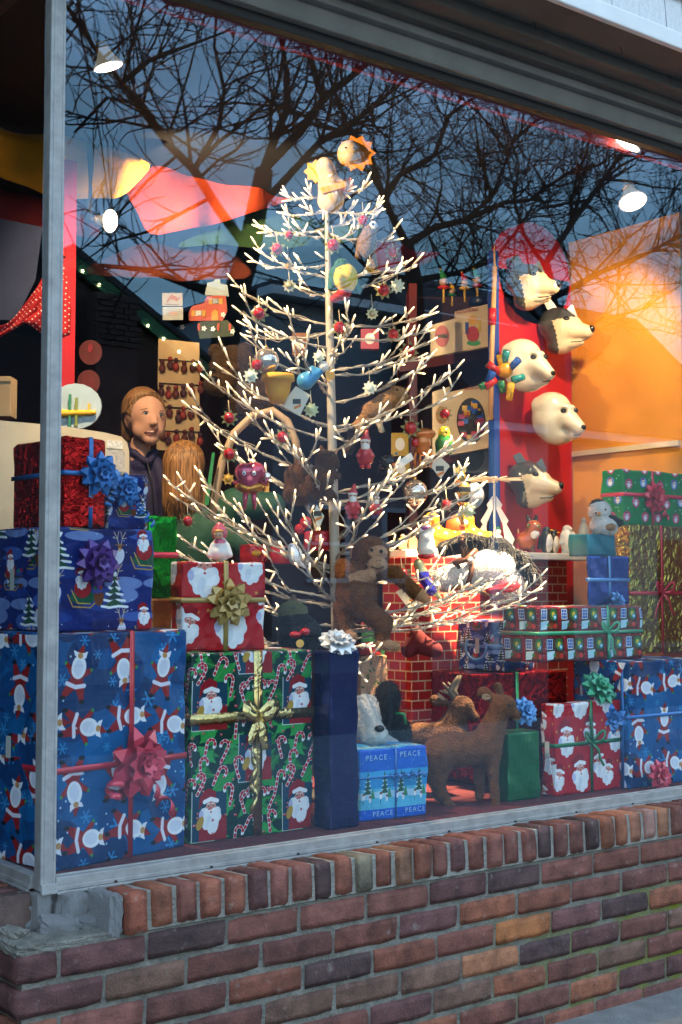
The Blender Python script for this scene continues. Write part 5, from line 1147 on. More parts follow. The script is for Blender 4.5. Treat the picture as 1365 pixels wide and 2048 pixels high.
MB().lathe([(r*S_, h*S_) for r, h in prof], 16, ms=[1, 0, 1, 0, 1, 0]).build('body', [bkg, gilt], q.o, True); q.ball('head', 920, 955, 13, gilt, -2); q.ball('wing', 950, 990, (20, 3, 26), silver, 8); q.flat('crown', [(908, 945), (906, 930), (914, 937), (920, 926), (927, 937), (934, 930), (932, 945)], 10, gilt)
for d in (-1, 1): q.ball('eye', 920+d*5, 953, 2.6, mat('blue_eye', (.02, .15, .3), .2), -14)
q.tube('tail', [(925, 1012, 0), (922, 1035, 0), (926, 1050, 0)], [7, 6, 3], gilt)
q = orn('angel_ornament', 'glass angel in a white gown and mauve wrap hanging before the mantel', 'ornament', 853, 1075, -75, 34)
q.blob('gown', [q.c((853, 1060, 0), (853, 1098, 0), 12, 19), q.c((842, 1062, -4), (852, 1078, -12), 6, 5), q.c((864, 1062, -4), (855, 1078, -12), 6, 5)], [whitep], h=1.5, k=4); q.ball('head', 853, 1040, 10, mat('fig_skin', (.55, .33, .22), .4)); q.ball('wrap', 853, 1058, (13, 12, 7), mat('mauve', (.3, .08, .28), .4), -2); q.ball('hem', 853, 1112, (18, 18, 7), redg)
q = orn('elf_shoe_ornament', 'purple blue glass elf shoe with a curled golden toe', 'ornament', 850, 1165, -85, 0)
q.blob('shoe', [q.c((838, 1128, 0), (846, 1150, 0), 11, 12, 1), q.c((845, 1150, 0), (862, 1180, -4), 13, 12), q.c((862, 1180, -4), (880, 1196, -6), 8, 4, 1)], [mat('violet_glass', (.05, .03, .42), .12, .5, coat=.7), mat('sage_gold', (.38, .36, .2), .3, .5)], h=1.5, k=5); q.ball('bell', 874, 1172, (9, 8, 12), silver, -4)
q = orn('bird_ornament', 'small white glass bird with a dark beak in the lower left branches', 'ornament', 592, 1110, -90, 0); q.blob('body', [q.e(592, 1112, 15, 19), q.e(586, 1096, 11, 10, w=-3), q.c((600, 1125, 4), (612, 1135, 6), 7, 3)], [mat('pearl_white', (.75, .78, .82), .12, .2, coat=.6)], h=1.4, k=4); q.ball('beak', 575, 1098, (7, 3, 3), blackp, -5); q.ball('eye', 583, 1093, 1.8, blackp, -11)
q = orn('drum_ornament', 'glossy red glass drum ornament left of the lower trunk', 'ornament', 638, 1080, 60, 0); MB().lathe([(28*q.S, -22*q.S), (31*q.S, -20*q.S), (31*q.S, 14*q.S), (26*q.S, 18*q.S)], 20).build('drum', redg, q.o, True); q.ball('knob', 612, 1045, 13, redg); q.ball('knob', 600, 1058, 11, redg)
# the tree topper: a cream doll with an orange scalloped ruff
q = orn('tree_topper', 'cream cloth doll with an orange scalloped ruff at the tip of the tree', 'tree topper', 660, 380, 20, 0, None); crm = mat('cream_cloth', (.55, .38, .20), .8); 
q.blob('body', [q.c((655, 345, 0), (662, 400, 0), 18, 27), q.e(650, 335, 18, 20, w=-4), q.c((668, 360, 0), (690, 372, -4), 10, 8), q.e(700, 305, 25, 27, w=4)], [crm], h=2, k=8)
q.flat('ruff', starp(714, 306, 38, 29, 10), 6, mat('orange_felt', (.75, .26, .015), .85), -2); q.flat('ruff', starp(632, 342, 24, 18, 8), 6, mat('ochre_felt', (.65, .34, .04), .85), 2); q.ball('face', 700, 306, (21, 22, 23), mat('topper_face', (.60, .44, .27), .8), -6); q.ball('face', 651, 334, (15, 15, 16), mat('topper_face', (.60, .44, .27), .8), -10); q.flat('sash', [(640, 384), (686, 372), (692, 382), (646, 396)], 62, mat('orange_felt', (.75, .26, .015), .85), 2); q.flat('skirt', [(640, 372), (680, 360), (702, 350), (708, 372), (690, 392), (645, 386)], 5, mat('orange_felt', (.62, .24, .02), .85), 14)
for d in (-1, 1): q.ball('eye', 700+d*8, 303, 1.8, blackp, -27)

# ================================================================== PLUSH ANIMALS
def eyes(q, pts, r=3, w=-20, m=None):
    for x, y in pts: q.ball('eye', x, y, r, m or blackp, w)
mk = fur('monkey_fur', (.16, .056, .015)); mkf = fur('monkey_face', (.50, .26, .13), .1)
q = Pic('monkey_plush', 'long armed brown plush monkey with a tan face hugging a low branch', 'plush toy', 715, 1230, y=.42)
q.blob('body', [q.e(742, 1108, 38, 36), q.e(714, 1185, 42, 58), q.e(708, 1150, 36, 30), q.c((690, 1135, -5), (696, 1165, -28), 20, 16), q.c((696, 1165, -28), (740, 1150, -38), 15, 12, 1), q.c((735, 1140, 0), (790, 1148, -6), 17, 15), q.c((790, 1148, -6), (832, 1185, -12), 15, 14), q.c((832, 1185, -12), (853, 1200, -14), 14, 9, 1),
    q.c((725, 1215, -8), (766, 1245, -22), 24, 20), q.c((766, 1245, -22), (764, 1278, -22), 18, 15), q.c((762, 1286, -26), (790, 1292, -32), 12, 9, 1), q.c((690, 1220, 0), (686, 1268, -8), 24, 18), q.c((690, 1266, -12), (704, 1272, -18), 14, 11, 1),
    q.e(752, 1106, 23, 14, rw=14, w=-26, m=1), q.e(755, 1130, 20, 14, rw=16, w=-32, m=1), q.e(708, 1106, 8, 13, rw=6, w=-4, m=1)], [mk, mkf], h=1.9, k=6, noise=.5, fur=5000, pile=7)
eyes(q, [(743, 1101), (762, 1104)], 3.6, -39); q.tube('mouth', [(742, 1134, -47), (755, 1139, -50), (768, 1134, -47)], 1, blackp, n=4)
for d in (-1, 1): q.ball('nostril', 756+d*3, 1122, 1.2, blackp, -47)
df = fur('deer_fur', (.155, .062, .024)); dfl = fur('deer_pale', (.38, .25, .16), .1)
q = Pic('toy_deer', 'standing brown toy deer close to the glass with its head turned right', 'toy animal', 930, 1600, y=.205)
q.blob('body', [q.c((888, 1504, 0), (972, 1496, 0), 36, 33), q.e(880, 1508, 34, 38), q.c((975, 1485, 0), (1000, 1425, 0), 32, 21), q.e(1008, 1412, 26, 22), q.c((1015, 1418, -2), (1034, 1430, -4), 16, 9), q.c((982, 1505, -14), (984, 1540, -16), 20, 12), q.c((984, 1540, -16), (990, 1606, -16), 11, 9), q.c((962, 1500, 26), (962, 1596, 26), 16, 9),
    q.c((878, 1510, -14), (872, 1550, -18), 34, 22), q.c((872, 1550, -18), (878, 1585, -16), 18, 12), q.c((878, 1585, -16), (904, 1616, -20), 12, 11), q.c((884, 1510, 26), (876, 1555, 28), 26, 13), q.c((876, 1555, 28), (892, 1598, 28), 12, 9), q.c((994, 1402, 6), (970, 1388, 12), 8, 13), q.c((1006, 1396, 14), (1000, 1376, 20), 7, 9), q.e(1034, 1437, 7, 4, w=-4, m=1)], [df, dfl], h=1.8, k=7, noise=.3, fur=6000, pile=3.5)
q.flat('inner_ear', oval(974, 1395, 9, 6), 3, dfl, -3); eyes(q, [(1016, 1410)], 3.4, -21); q.ball('nose', 1041, 1427, (4, 6, 4), blackp, -4); q.flat('foot_tag', [(858, 1614), (878, 1620), (873, 1630), (855, 1622)], 1, tagm, -30)
q = Pic('toy_stag', 'dark antlered toy stag lying behind the standing deer', 'toy animal', 900, 1500, y=.36)
q.blob('body', [q.c((790, 1482, 0), (905, 1478, 0), 34, 36), q.c((900, 1465, 0), (918, 1425, 0), 30, 22), q.e(924, 1412, 24, 20), q.c((932, 1418, -3), (950, 1434, -5), 15, 9), q.c((800, 1500, -20), (850, 1515, -28), 18, 12), q.c((890, 1405, 6), (872, 1402, 10), 8, 11), q.e(950, 1437, 7, 5, w=-6, m=1)], [fur('stag_fur', (.12, .055, .026)), dfl], h=2., k=8, noise=.3, fur=3000, pile=4)
an = mat('antler', (.10, .075, .05), .8, var=.3)
for d in (0, 1): q.tube('antler', [(908+8*d, 1398, 8*d-4), (900+10*d, 1382, 10*d), (912+8*d, 1362, 12*d), (918+6*d, 1352, 10*d)], [6, 6, 4, 2], an); q.tube('antler_tine', [(902+10*d, 1384, 10*d), (886+12*d, 1366, 12*d)], [5, 2], an); q.tube('antler_tine', [(900+10*d, 1388, 10*d), (880+10*d, 1382, 12*d)], [4, 2], an)
eyes(q, [(932, 1410)], 3, -19); q.flat('inner_ear', [(877, 1385), (892, 1398), (888, 1402), (876, 1394)], 2, dfl, -2)
q = Pic('panda_plush', 'white plush puppy with black ears dozing on the snowy forest gift', 'plush toy', 750, 1492, y=.27)
wf = fur('white_fur', (.68, .67, .66), .1); bf = fur('black_fur', (.012, .011, .012)); q.blob('body', [q.e(738, 1440, 40, 52, rot=-.3), q.e(747, 1462, 28, 28, w=-24), q.c((750, 1462, -30), (758, 1466, -42), 20, 14), q.e(776, 1400, 26, 38, w=4, m=1), q.e(772, 1420, 14, 48, w=-14, m=1), q.e(796, 1470, 30, 36, w=30, m=1), q.c((770, 1478, 10), (790, 1485, 8), 14, 12)], [wf, bf], h=2., k=6, noise=.5, fur=5000, pile=7)
q.ball('nose', 758, 1452, (10, 6, 7), blackp, -54); q.tube('closed_eye', [(722, 1438, -32), (730, 1442, -38), (738, 1440, -40)], 1.6, blackp, n=5)
q.tube('neck_bow', [(770, 1455, 0), (790, 1415, -10), (794, 1385, -12)], [4, 5, 2], mat('green_satin', (.02, .2, .05), .3)); q.tube('neck_bow', [(786, 1425, -8), (808, 1428, -10), (812, 1448, -12)], [3, 4, 2], mat('green_satin', (.02, .2, .05), .3))
q = Pic('mole_plush', 'dark plush mole with a green felt cap and a round gold tag', 'plush toy', 590, 1298, y=.40)
q.blob('body', [q.e(600, 1270, 46, 40), q.e(590, 1245, 34, 28, w=-8), q.e(586, 1222, 30, 20, w=-10, m=1), q.c((586, 1215, -8), (588, 1195, -6), 14, 6, 2)], [fur('mole_fur', (.015, .014, .016)), mat('sage_felt', (.10, .10, .04), .9), mat('brown_felt', (.12, .06, .035), .9)], h=2., k=6, noise=.4, fur=2000, pile=5); q.flat('gold_tag', oval(602, 1285, 8, 8), 2, gilt, -48); eyes(q, [(590, 1215)], 3, -40); q.blob('red_bow', [q.e(592, 1268, 12, 7, w=-46), q.e(612, 1262, 10, 8, w=-44)], [redg], h=1.5, k=3)
q = Pic('horse_plush', 'white plush horse head with a shaggy black mane lying before the mantel', 'plush toy', 965, 1190, y=.50)
q.blob('head', [q.e(975, 1140, 60, 44, rot=-.3), q.c((920, 1150, -8), (890, 1160, -12), 32, 24), q.e(1010, 1165, 42, 36), q.c((935, 1110, -10), (925, 1084, -8), 11, 14, 1)], [wf, fur('ear_fur', (.17, .06, .025))], h=2.2, k=10, noise=.4, fur=4000, pile=7)
mb = MB(); rr = random.Random(9)
for i in range(420):
    t = rr.random(); a = [(888, 1092), (930, 1075), (985, 1085), (1035, 1115), (1058, 1160)]; u = t*4; k = min(int(u), 3); f = u-k
    x = a[k][0]+(a[k+1][0]-a[k][0])*f; y = a[k][1]+(a[k+1][1]-a[k][1])*f; w0 = rr.uniform(-30, 25); L = rr.uniform(18, 34); an_ = rr.uniform(-1.2, 1.2)
    p = q.l(x+rr.uniform(-6, 6), y+rr.uniform(-6, 8), w0*.5); e1 = q.l(x+math.sin(an_)*L*.6+6, y-8+rr.uniform(0, 14), w0); e2 = q.l(x+math.sin(an_)*L*1.1+8, y+rr.uniform(0, 30), w0*1.4-4)
    mb.tube([p, e1, e2], [1.8*q.S, 1.5*q.S, .3*q.S], 3, cap=False)
mo = mb.build('mane', mat('mane_hair', (.016, .015, .015), .7), q.o, True); mo['kind'] = 'stuff'
q.blob('mane_base', [q.c((890, 1098, 0), (935, 1086, 0), 16, 20), q.c((935, 1086, 0), (1000, 1100, 0), 20, 22), q.c((1000, 1100, 0), (1052, 1155, 0), 24, 22)], [bf], h=2.4, k=8)
lea = mat('bridle_leather', (.12, .045, .02), .4); q.tube('bridle_strap', [(905, 1128, -34), (930, 1120, -44), (950, 1100, -36)], 5, lea); q.tube('bridle_strap', [(940, 1120, -44), (938, 1150, -46), (930, 1178, -38)], 5, lea); q.tube('bridle_strap', [(900, 1178, -30), (940, 1172, -44), (975, 1190, -44)], 4, mat('bridle_tan', (.4, .2, .07), .35)); q.ball('bridle_stud', 936, 1122, 8, silver, -48); q.blob('red_harness', [q.c((975, 1180, -44), (1015, 1175, -48), 8, 10), q.e(1020, 1172, 16, 8, w=-48)], [redg], h=2, k=4); eyes(q, [(915, 1135)], 4, -36)
q = Pic('snowman_plush', 'snowman plush with a black hat and carrot nose sitting in the teal box', 'plush toy', 1205, 1062, y=.37)
q.blob('body', [q.e(1200, 1022, 22, 20), q.e(1208, 1052, 28, 20), q.e(1196, 1006, 13, 8, m=1), q.c((1185, 1012, 0), (1210, 1010, 0), 5, 5, 1), q.c((1222, 1038, -6), (1240, 1046, -8), 9, 7, 1), q.e(1214, 1054, 14, 9, w=-14, m=2)], [wf, bf, tan], h=1.8, k=5, fur=2200, pile=5); eyes(q, [(1189, 1027), (1208, 1020)], 2.2, -19); q.tube('carrot_nose', [(1196, 1028, -16), (1195, 1031, -30)], [5, 1.5], staro)
q = Pic('bear_head_plush', 'big dim brown plush bear behind the left branches', 'plush toy', 462, 780, y=1.15); q.blob('head', [q.e(468, 738, 48, 48), q.e(440, 772, 30, 24, w=-26), q.e(430, 700, 13, 13), q.e(500, 800, 60, 50, w=20), q.e(492, 696, 13, 13)], [fur('bear_fur', (.055, .028, .011))], h=2.6, k=10, noise=.5, fur=4000, pile=8); eyes(q, [(432, 746), (462, 742)], 3.5, -46); q.ball('nose', 432, 766, (8, 6, 6), blackp, -52)
# ---- animal masks on the red panel
mcream = mat('mask_cream', (.66, .54, .36), .22, var=.06, coat=.5); mgrey = mat('mask_grey', (.045, .05, .055), .28, var=.3, vscale=25, coat=.5); mwhite = mat('mask_white', (.70, .64, .50), .25, var=.04, coat=.4)
def wolf(dx, dy, label):
    X = lambda x, y, w=0: (x+dx, y+dy, w)
    q = Pic('wolf_mask', label, 'mask', 1062+dx, 575+dy, y=.87, group='wolf masks on the red panel')
    E = lambda x, y, *a, **k: q.e(x+dx, y+dy, *a, **k)
    q.blob('mask', [E(1058, 582, 34, 36, rw=30, w=0, m=0), q.c(X(1064, 572, -14), X(1102, 582, -34), 26, 13), q.c(X(1066, 600, -8), X(1090, 600, -22), 18, 9), E(1050, 560, 38, 36, rw=32, w=12, m=1), q.c(X(1060, 545, -12), X(1082, 560, -24), 14, 9, 1), E(1050, 606, 22, 15, w=0)], [mcream, mgrey], h=1.3, k=7, carve=[q.e(1062+dx, 556+dy, 7, 5, w=-42, rw=8)], paint=lambda x, y, w, m: 1 if (y-dy < 553-.12*(x-dx-1062)-1.2*math.sin((x-dx)*.5) or x-dx < 1040+.22*(y-dy-575)+1.0*math.sin(y*.7)) else 0)
    q.flat('ear', [(1022+dx, 515+dy), (1036+dx, 508+dy), (1052+dx, 530+dy), (1040+dx, 548+dy)], 8, mgrey, 6); q.flat('ear', [(1066+dx, 532+dy), (1080+dx, 520+dy), (1090+dx, 545+dy), (1080+dx, 552+dy)], 8, mgrey, 4)
    q.ball('eye_hole', 1062+dx, 556+dy, (7, 3, 5), blackp, -33); q.ball('nose', 1110+dx, 578+dy, (7, 8, 8), blackp, -40); q.tube('mouth', [X(1070, 603, -36), X(1090, 602, -39), X(1104, 596, -40)], 1.3, mgrey, n=5)
wolf(0, 0, 'topmost grey and cream wolf mask on the red panel'); wolf(66, 88, 'wolf mask overlapping the ochre wall at the right edge of the red panel'); wolf(5, 396, 'lowest wolf mask behind the wooden propeller')
def pbear(dx, dy, label):
    q = Pic('polar_bear_mask', label, 'mask', 1048+dx, 735+dy, y=.86, group='polar bear masks on the red panel'); E = lambda x, y, *a, **k: q.e(x+dx, y+dy, *a, **k)
    q.blob('mask', [E(1046, 730, 42, 50, rw=34), E(1042, 705, 36, 26, rw=32), q.c((1068+dx, 732+dy, -20), (1092+dx, 754+dy, -38), 24, 13), q.c((1070+dx, 765+dy, -14), (1086+dx, 766+dy, -26), 16, 9), E(1013, 704, 9, 12, rw=7, w=-4), E(1066, 712, 20, 6, rw=10, w=-28), E(1056, 765, 28, 20)], [mwhite], h=1.8, k=8, carve=[q.e(1062+dx, 720+dy, 7, 6, w=-38, rw=9), q.e(1086+dx, 718+dy, 5, 5, w=-40, rw=9)])
    q.ball('eye_hole', 1062+dx, 720+dy, (7.5, 4, 6.5), blackp, -31); q.ball('eye_hole', 1086+dx, 719+dy, (6, 4, 6), blackp, -29); q.ball('nose', 1097+dx, 754+dy, (8, 8, 6), blackp, -44); q.tube('mouth', [(1080+dx, 769+dy, -38), (1092+dx, 769+dy, -40), (1100+dx, 762+dy, -40)], 1.1, mgrey, n=5); q.flat('inner_ear', oval(1014+dx, 704+dy, 4, 7), 3, mgrey, -11)
pbear(0, 0, 'polar bear mask behind the colourful wooden jumping toy'); pbear(60, 106, 'polar bear mask lower right with nothing in front of it')
q = Pic('jumping_toy', 'bunch of bright coloured wooden pegs round an orange ball before the upper bear mask', 'wooden toy', 1005, 745, y=.78)
q.ball('ball', 1010, 740, 17, plastic('toy_orange', (.7, .3, .02))); cs = [plastic('toy_yellow', (.7, .4, .02)), plastic('toy_red', (.5, .02, .02)), plastic('toy_blue', (.02, .09, .4)), plastic('toy_teal', (.02, .25, .25)), plastic('toy_green', (.02, .18, .06))]
for k, (a, b, c, d) in enumerate(((999, 710, 1005, 735), (975, 730, 998, 746), (1036, 722, 1020, 738), (1024, 762, 1048, 754), (1000, 765, 1006, 785), (1020, 770, 1018, 800), (970, 775, 992, 760), (985, 745, 975, 765), (1012, 705, 1008, 728), (962, 768, 968, 778))):
    q.tube('peg', [(a, b, -8-(k % 3)*6), (c, d, -4)], [8, 7], cs[k % 5], n=8)
q = Pic('wooden_pole', 'slim natural wooden pole standing before the blue post', 'pole', 990, 830, y=.90); q.tube('shaft', [(992, 530, 0), (985, 700, 0), (982, 840, 0)], 5, mat('pine_wood', (.5, .28, .13), .5), n=10); q.tube('tip', [(991, 480, 0), (992, 532, 0)], [1.5, 2.5], mat('pine_wood', (.5, .28, .13), .5)); q.tube('collar', [(987, 615, 0), (986, 648, 0)], 8, redp, n=10)
# ---- on the mantel
def onm(px, pyb, name, label, cat, y=.66):
    q = Pic(name, label, cat, px, pyb, y=y+.11); q.o.location.z = MT; return q
yg = mat('yellow_glaze', (.75, .33, .02), .25, coat=.5); org = mat('red_orange_glaze', (.6, .12, .02), .3, coat=.4)
def duck(px, py, label, y=.62):
    q = onm(px, py, 'toy_duck', label, 'figurine', y); q.blob('body', [q.e(px, py-24, 26, 20), q.c((px-10, py-30, 0), (px-18, py-58, 0), 14, 10), q.e(px-20, py-64, 14, 13), q.c((px+12, py-24, 0), (px+26, py-34, 0), 10, 5)], [yg], h=1.7, k=7); q.ball('beak', px-33, py-61, (8, 6, 4), staro); q.ball('eye', px-24, py-68, 3, blackp, -11); q.ball('foot', px, py-4, (14, 12, 5), org)
duck(885, 1092, 'bright yellow glazed duck on the mantel left of the red lion'); duck(955, 1094, 'yellow glazed duck at the foot of the wooden pyramid')
q = onm(918, 1095, 'toy_lion', 'orange glazed lion with a white snout between the two ducks', 'figurine', .64); q.blob('body', [q.e(922, 1072, 22, 24), q.e(912, 1046, 20, 22, m=1), q.e(926, 1030, 16, 14)], [yg, org], h=1.7, k=6); q.ball('snout', 926, 1040, (10, 8, 7), whitep, -16); eyes(q, [(920, 1026), (932, 1026)], 2, -14)
for px, l in ((806, 'left'), (826, 'right')):
    q = onm(px, 1116, 'wood_block', '%s of two small pale wooden blocks at the mantel end' % ('outer' if l == 'left' else 'inner'), 'block', .64); MB().box((0, 0, 11*q.S), (17*q.S, 17*q.S, 22*q.S)).build('block', mat('pale_block', (.55, .38, .2), .5), q.o, bevel=.002); MB().lathe([(5*q.S, 0), (5*q.S, 5*q.S), (1*q.S, 9*q.S)], 10).build('peg', mat('pale_block', (.55, .38, .2), .5), q.o, loc=(0, 0, 22*q.S))
pyr = onm(990, 1098, 'wooden_pyramid', 'white wooden candle pyramid with a flat slatted propeller on top', 'ornament', .70); wm = mat('whitewash', (.70, .70, .70), .5, var=.08); slat = mat('pale_slat', (.72, .60, .42), .45)
for d in (-1, 1):
    pyr.flat('tree_side', [(990+d*4, 985), (990+d*16, 1003), (990+d*13, 1010), (990+d*28, 1035), (990+d*24, 1042), (990+d*40, 1072), (990+d*36, 1082), (990+d*44, 1098), (990+d*24, 1098), (990+d*16, 1040), (990+d*4, 1012)], 6, wm, d*3)
pyr.flat('base', rects(938, 1098, 1046, 1104), 50, wm); pyr.flat('shelf', rects(962, 1084, 1018, 1087), 30, wm); pyr.tube('axle', [(990, 950, 0), (990, 1090, 0)], 2.5, wm); pyr.tube('hub', [(990, 946, 0), (990, 958, 0)], 7, slat, n=10)
for k in range(8):
    a = math.pi*k/4+.2; c_, s_ = math.cos(a), math.sin(a); S_ = pyr.S
    MB().box((34*S_, 0, 0), (48*S_, 15*S_, 1.6*S_), M=None).build('propeller_blade', slat, pyr.o, loc=pyr.l(990, 952, 0), rot=(R(14), 0, a))
candle = mat('red_wax', (.55, .015, .02), .4); flame = mat('candle_tip', (.9, .5, .2), .4)
for px, l in ((972, 'inside the wooden pyramid'), (1037, 'standing right of the wooden pyramid')):
    q = onm(px, 1098, 'red_candle', 'short red candle '+l, 'candle', .69); q.o.location.z = MT+.004; MB().lathe([(6*q.S, 0), (6*q.S, 34*q.S), (4*q.S, 36*q.S)], 12).build('wax', candle, q.o); MB().lathe([(1*q.S, 0), (2.5*q.S, 4*q.S), (.4*q.S, 10*q.S)], 8).build('tip', flame, q.o, loc=(0, 0, 36*q.S))
q = onm(997, 1085, 'tiny_snowman', 'tiny snowman with a green hat inside the wooden pyramid', 'figurine', .70); q.o.location.z = MT+14*q.S; q.blob('body', [q.e(997, 1074, 10, 11), q.e(996, 1058, 7, 7), q.e(996, 1052, 7, 5, m=1)], [whitep, plastic('toy_green', (.02, .18, .06))], h=1.2, k=3)
q = onm(1056, 1100, 'toy_donkey', 'orange glass donkey with black mane and white muzzle on the mantel', 'figurine', .68); dk = mat('rust_glass', (.45, .10, .02), .25, coat=.5)
q.blob('body', [q.e(1050, 1076, 24, 18), q.c((1058, 1068, -4), (1066, 1050, -8), 14, 13), q.e(1068, 1050, 15, 14, w=-8), q.c((1040, 1085, 0), (1038, 1098, 0), 7, 5, 1), q.c((1062, 1085, -6), (1066, 1098, -8), 7, 5, 1), q.e(1068, 1064, 9, 7, w=-16, m=2), q.c((1060, 1038, 0), (1056, 1026, 2), 6, 3, 3), q.c((1072, 1038, 0), (1074, 1026, 2), 6, 3, 3)], [dk, mat('dark_hoof', (.12, .04, .02), .4), whitep, blackp], h=1.4, k=5); eyes(q, [(1055, 1046), (1074, 1048)], 3, -20, gg_)
def penguin(px, py, s, label, y):
    q = onm(px, py, 'penguin', label, 'figurine', y); q.blob('body', [q.e(px, py-22*s, 13*s, 23*s), q.e(px+4*s, py-20*s, 9*s, 18*s, w=-7*s, m=1), q.e(px+2*s, py-44*s, 9*s, 9*s, w=-1), q.c((px-10*s, py-30*s, 0), (px-14*s, py-10*s, 4), 4*s, 3*s)], [mat('penguin_grey', (.03, .035, .04), .3), whitep], h=1.2, k=4); q.ball('beak', px+10*s, py-45*s, (5*s, 3*s, 2*s), staro, -6*s); q.ball('eye', px+4*s, py-47*s, 1.4*s, blackp, -9*s)
penguin(1092, 1102, 1.0, 'grey penguin figurine in the middle of the mantel', .66); penguin(1106, 1100, .95, 'dark penguin figurine with a red bow just behind the grey penguin', .74)
q = onm(1135, 1103, 'polar_bear_figurine', 'white polar bear figurine standing upright on the mantel', 'figurine', .66); q.blob('body', [q.e(1135, 1075, 14, 24), q.e(1135, 1054, 9, 8), q.c((1137, 1054, -5), (1140, 1055, -12), 5, 4), q.c((1126, 1068, -4), (1122, 1082, -8), 6, 5), q.c((1145, 1066, -4), (1150, 1078, -8), 6, 5), q.c((1130, 1090, 0), (1129, 1101, -2), 7, 6), q.c((1142, 1090, 0), (1143, 1101, -2), 7, 6)], [whitep], h=1.2, k=4)
q = onm(1168, 1085, 'grey_penguin_cone', 'tall smooth grey stone penguin left of the snowman plush', 'figurine', .70); S_ = q.S; MB().lathe([(12*S_, 0), (15*S_, 10*S_), (13*S_, 36*S_), (8*S_, 58*S_), (4*S_, 64*S_), (6*S_, 68*S_), (2*S_, 73*S_)], 16).build('body', mat('grey_stone', (.26, .28, .28), .5), q.o, True)
q = Pic('felt_house', 'dark red felt peaked pouch beside the brick paper pillar', 'felt toy', 830, 1310, y=.44); q.blob('pouch', [q.c((845, 1290, 0), (870, 1300, 0), 20, 16), q.c((835, 1275, 0), (818, 1300, 0), 16, 16), q.c((832, 1262, 0), (832, 1252, 0), 9, 5)], [mat('maroon_felt', (.13, .008, .012), .9)], h=2.2, k=8)
# ================================================================== BACK OF THE SHOP
def surf(V, q, px, py, rad=4.):
    """w of the nearest surface at this pixel column, in the thing's own pixels"""
    a = np.array(V); d = np.hypot(a[:, 0]-(px-q.px), a[:, 2]+(py-q.py)); m = d < rad
    return float(a[m, 1].min()) if m.any() else 0.
def hair_mat(name, col):
    m = mat(name, col, .42, var=0); n = m.node_tree; b = n.nodes['Principled BSDF']; t = n.nodes.new('ShaderNodeTexCoord'); mp = n.nodes.new('ShaderNodeMapping'); mp.inputs['Scale'].default_value = (90, 90, 7)
    z = n.nodes.new('ShaderNodeTexNoise'); z.inputs['Scale'].default_value = 2.2; z.inputs['Detail'].default_value = 5; r = n.nodes.new('ShaderNodeValToRGB'); r.color_ramp.elements[0].position = .34; r.color_ramp.elements[1].position = .66
    r.color_ramp.elements[0].color = (col[0]*.3, col[1]*.27, col[2]*.25, 1); r.color_ramp.elements[1].color = (col[0]*1.5, col[1]*1.5, col[2]*1.5, 1); bp = n.nodes.new('ShaderNodeBump'); bp.inputs['Strength'].default_value = .8; bp.inputs['Distance'].default_value = .006
    L = n.links.new; L(t.outputs['Object'], mp.inputs['Vector']); L(mp.outputs['Vector'], z.inputs['Vector']); L(z.outputs['Fac'], r.inputs['Fac']); L(r.outputs['Color'], b.inputs['Base Color']); L(z.outputs['Fac'], bp.inputs['Height']); L(bp.outputs['Normal'], b.inputs['Normal']); return m
skin = mat('skin', (.50, .26, .175), .62, var=.05, vscale=20, sss=.15, spec=.35); hairm = hair_mat('blonde_hair', (.26, .13, .05)); hair2 = hair_mat('honey_hair', (.34, .16, .05))
navyj = mat('navy_jacket', (.012, .008, .05), .75, var=.25, vscale=14, bump=.4, bscale=30); greenj = mat('green_jacket', (.012, .075, .045), .75, var=.25, vscale=12, bump=.4, bscale=26)
q = Pic('person', 'smiling girl with tied back blonde hair in a navy jacket looking out', 'person', 285, 1180, y=1.3)
body = [q.e(283, 821, 40, 47, rw=48, w=6), q.e(300, 838, 31, 50, rw=40, w=-10), q.e(302, 880, 15, 13, rw=16, w=-26), q.e(286, 862, 20, 20, rw=22, w=-22), q.e(318, 860, 11, 15, rw=16, w=-22), q.c((311.5, 836, -43), (314, 848, -50), 3, 4.2), q.e(314, 850.5, 5.5, 4, rw=5, w=-50), q.e(309, 852, 3.4, 3, rw=4, w=-47),
        q.e(256, 842, 7.5, 14, rw=8, w=-6), q.c((278, 885, 8), (272, 930, 14), 20, 24), q.e(284, 1010, 36, 60, rw=26, w=26)]
V, F, ids = blob(body, 1.2, 7., carve=[q.e(296, 830, 8.5, 4.6, rw=4, w=-52), q.e(325, 832, 6.5, 4.6, rw=4, w=-46)])
me = bpy.data.meshes.new('body'); me.from_pydata((V*q.S).tolist(), [], F.tolist()); me.materials.append(skin); me.polygons.foreach_set('use_smooth', [True]*len(F)); me.update(); link(bpy.data.objects.new('body', me), q.o)
eyew = mat('eye_white', (.40, .35, .32), .25, var=0); iris = mat('iris', (.035, .04, .045), .2, var=0); lidm = mat('lash', (.07, .03, .018), .7, var=0); lipm = mat('lips', (.36, .10, .08), .45, var=0); toothm = mat('teeth', (.55, .50, .44), .3, var=0); mouthm = mat('mouth_dark', (.06, .012, .01), .6, var=0); browm = mat('eyebrow', (.24, .12, .06), .8, var=0)
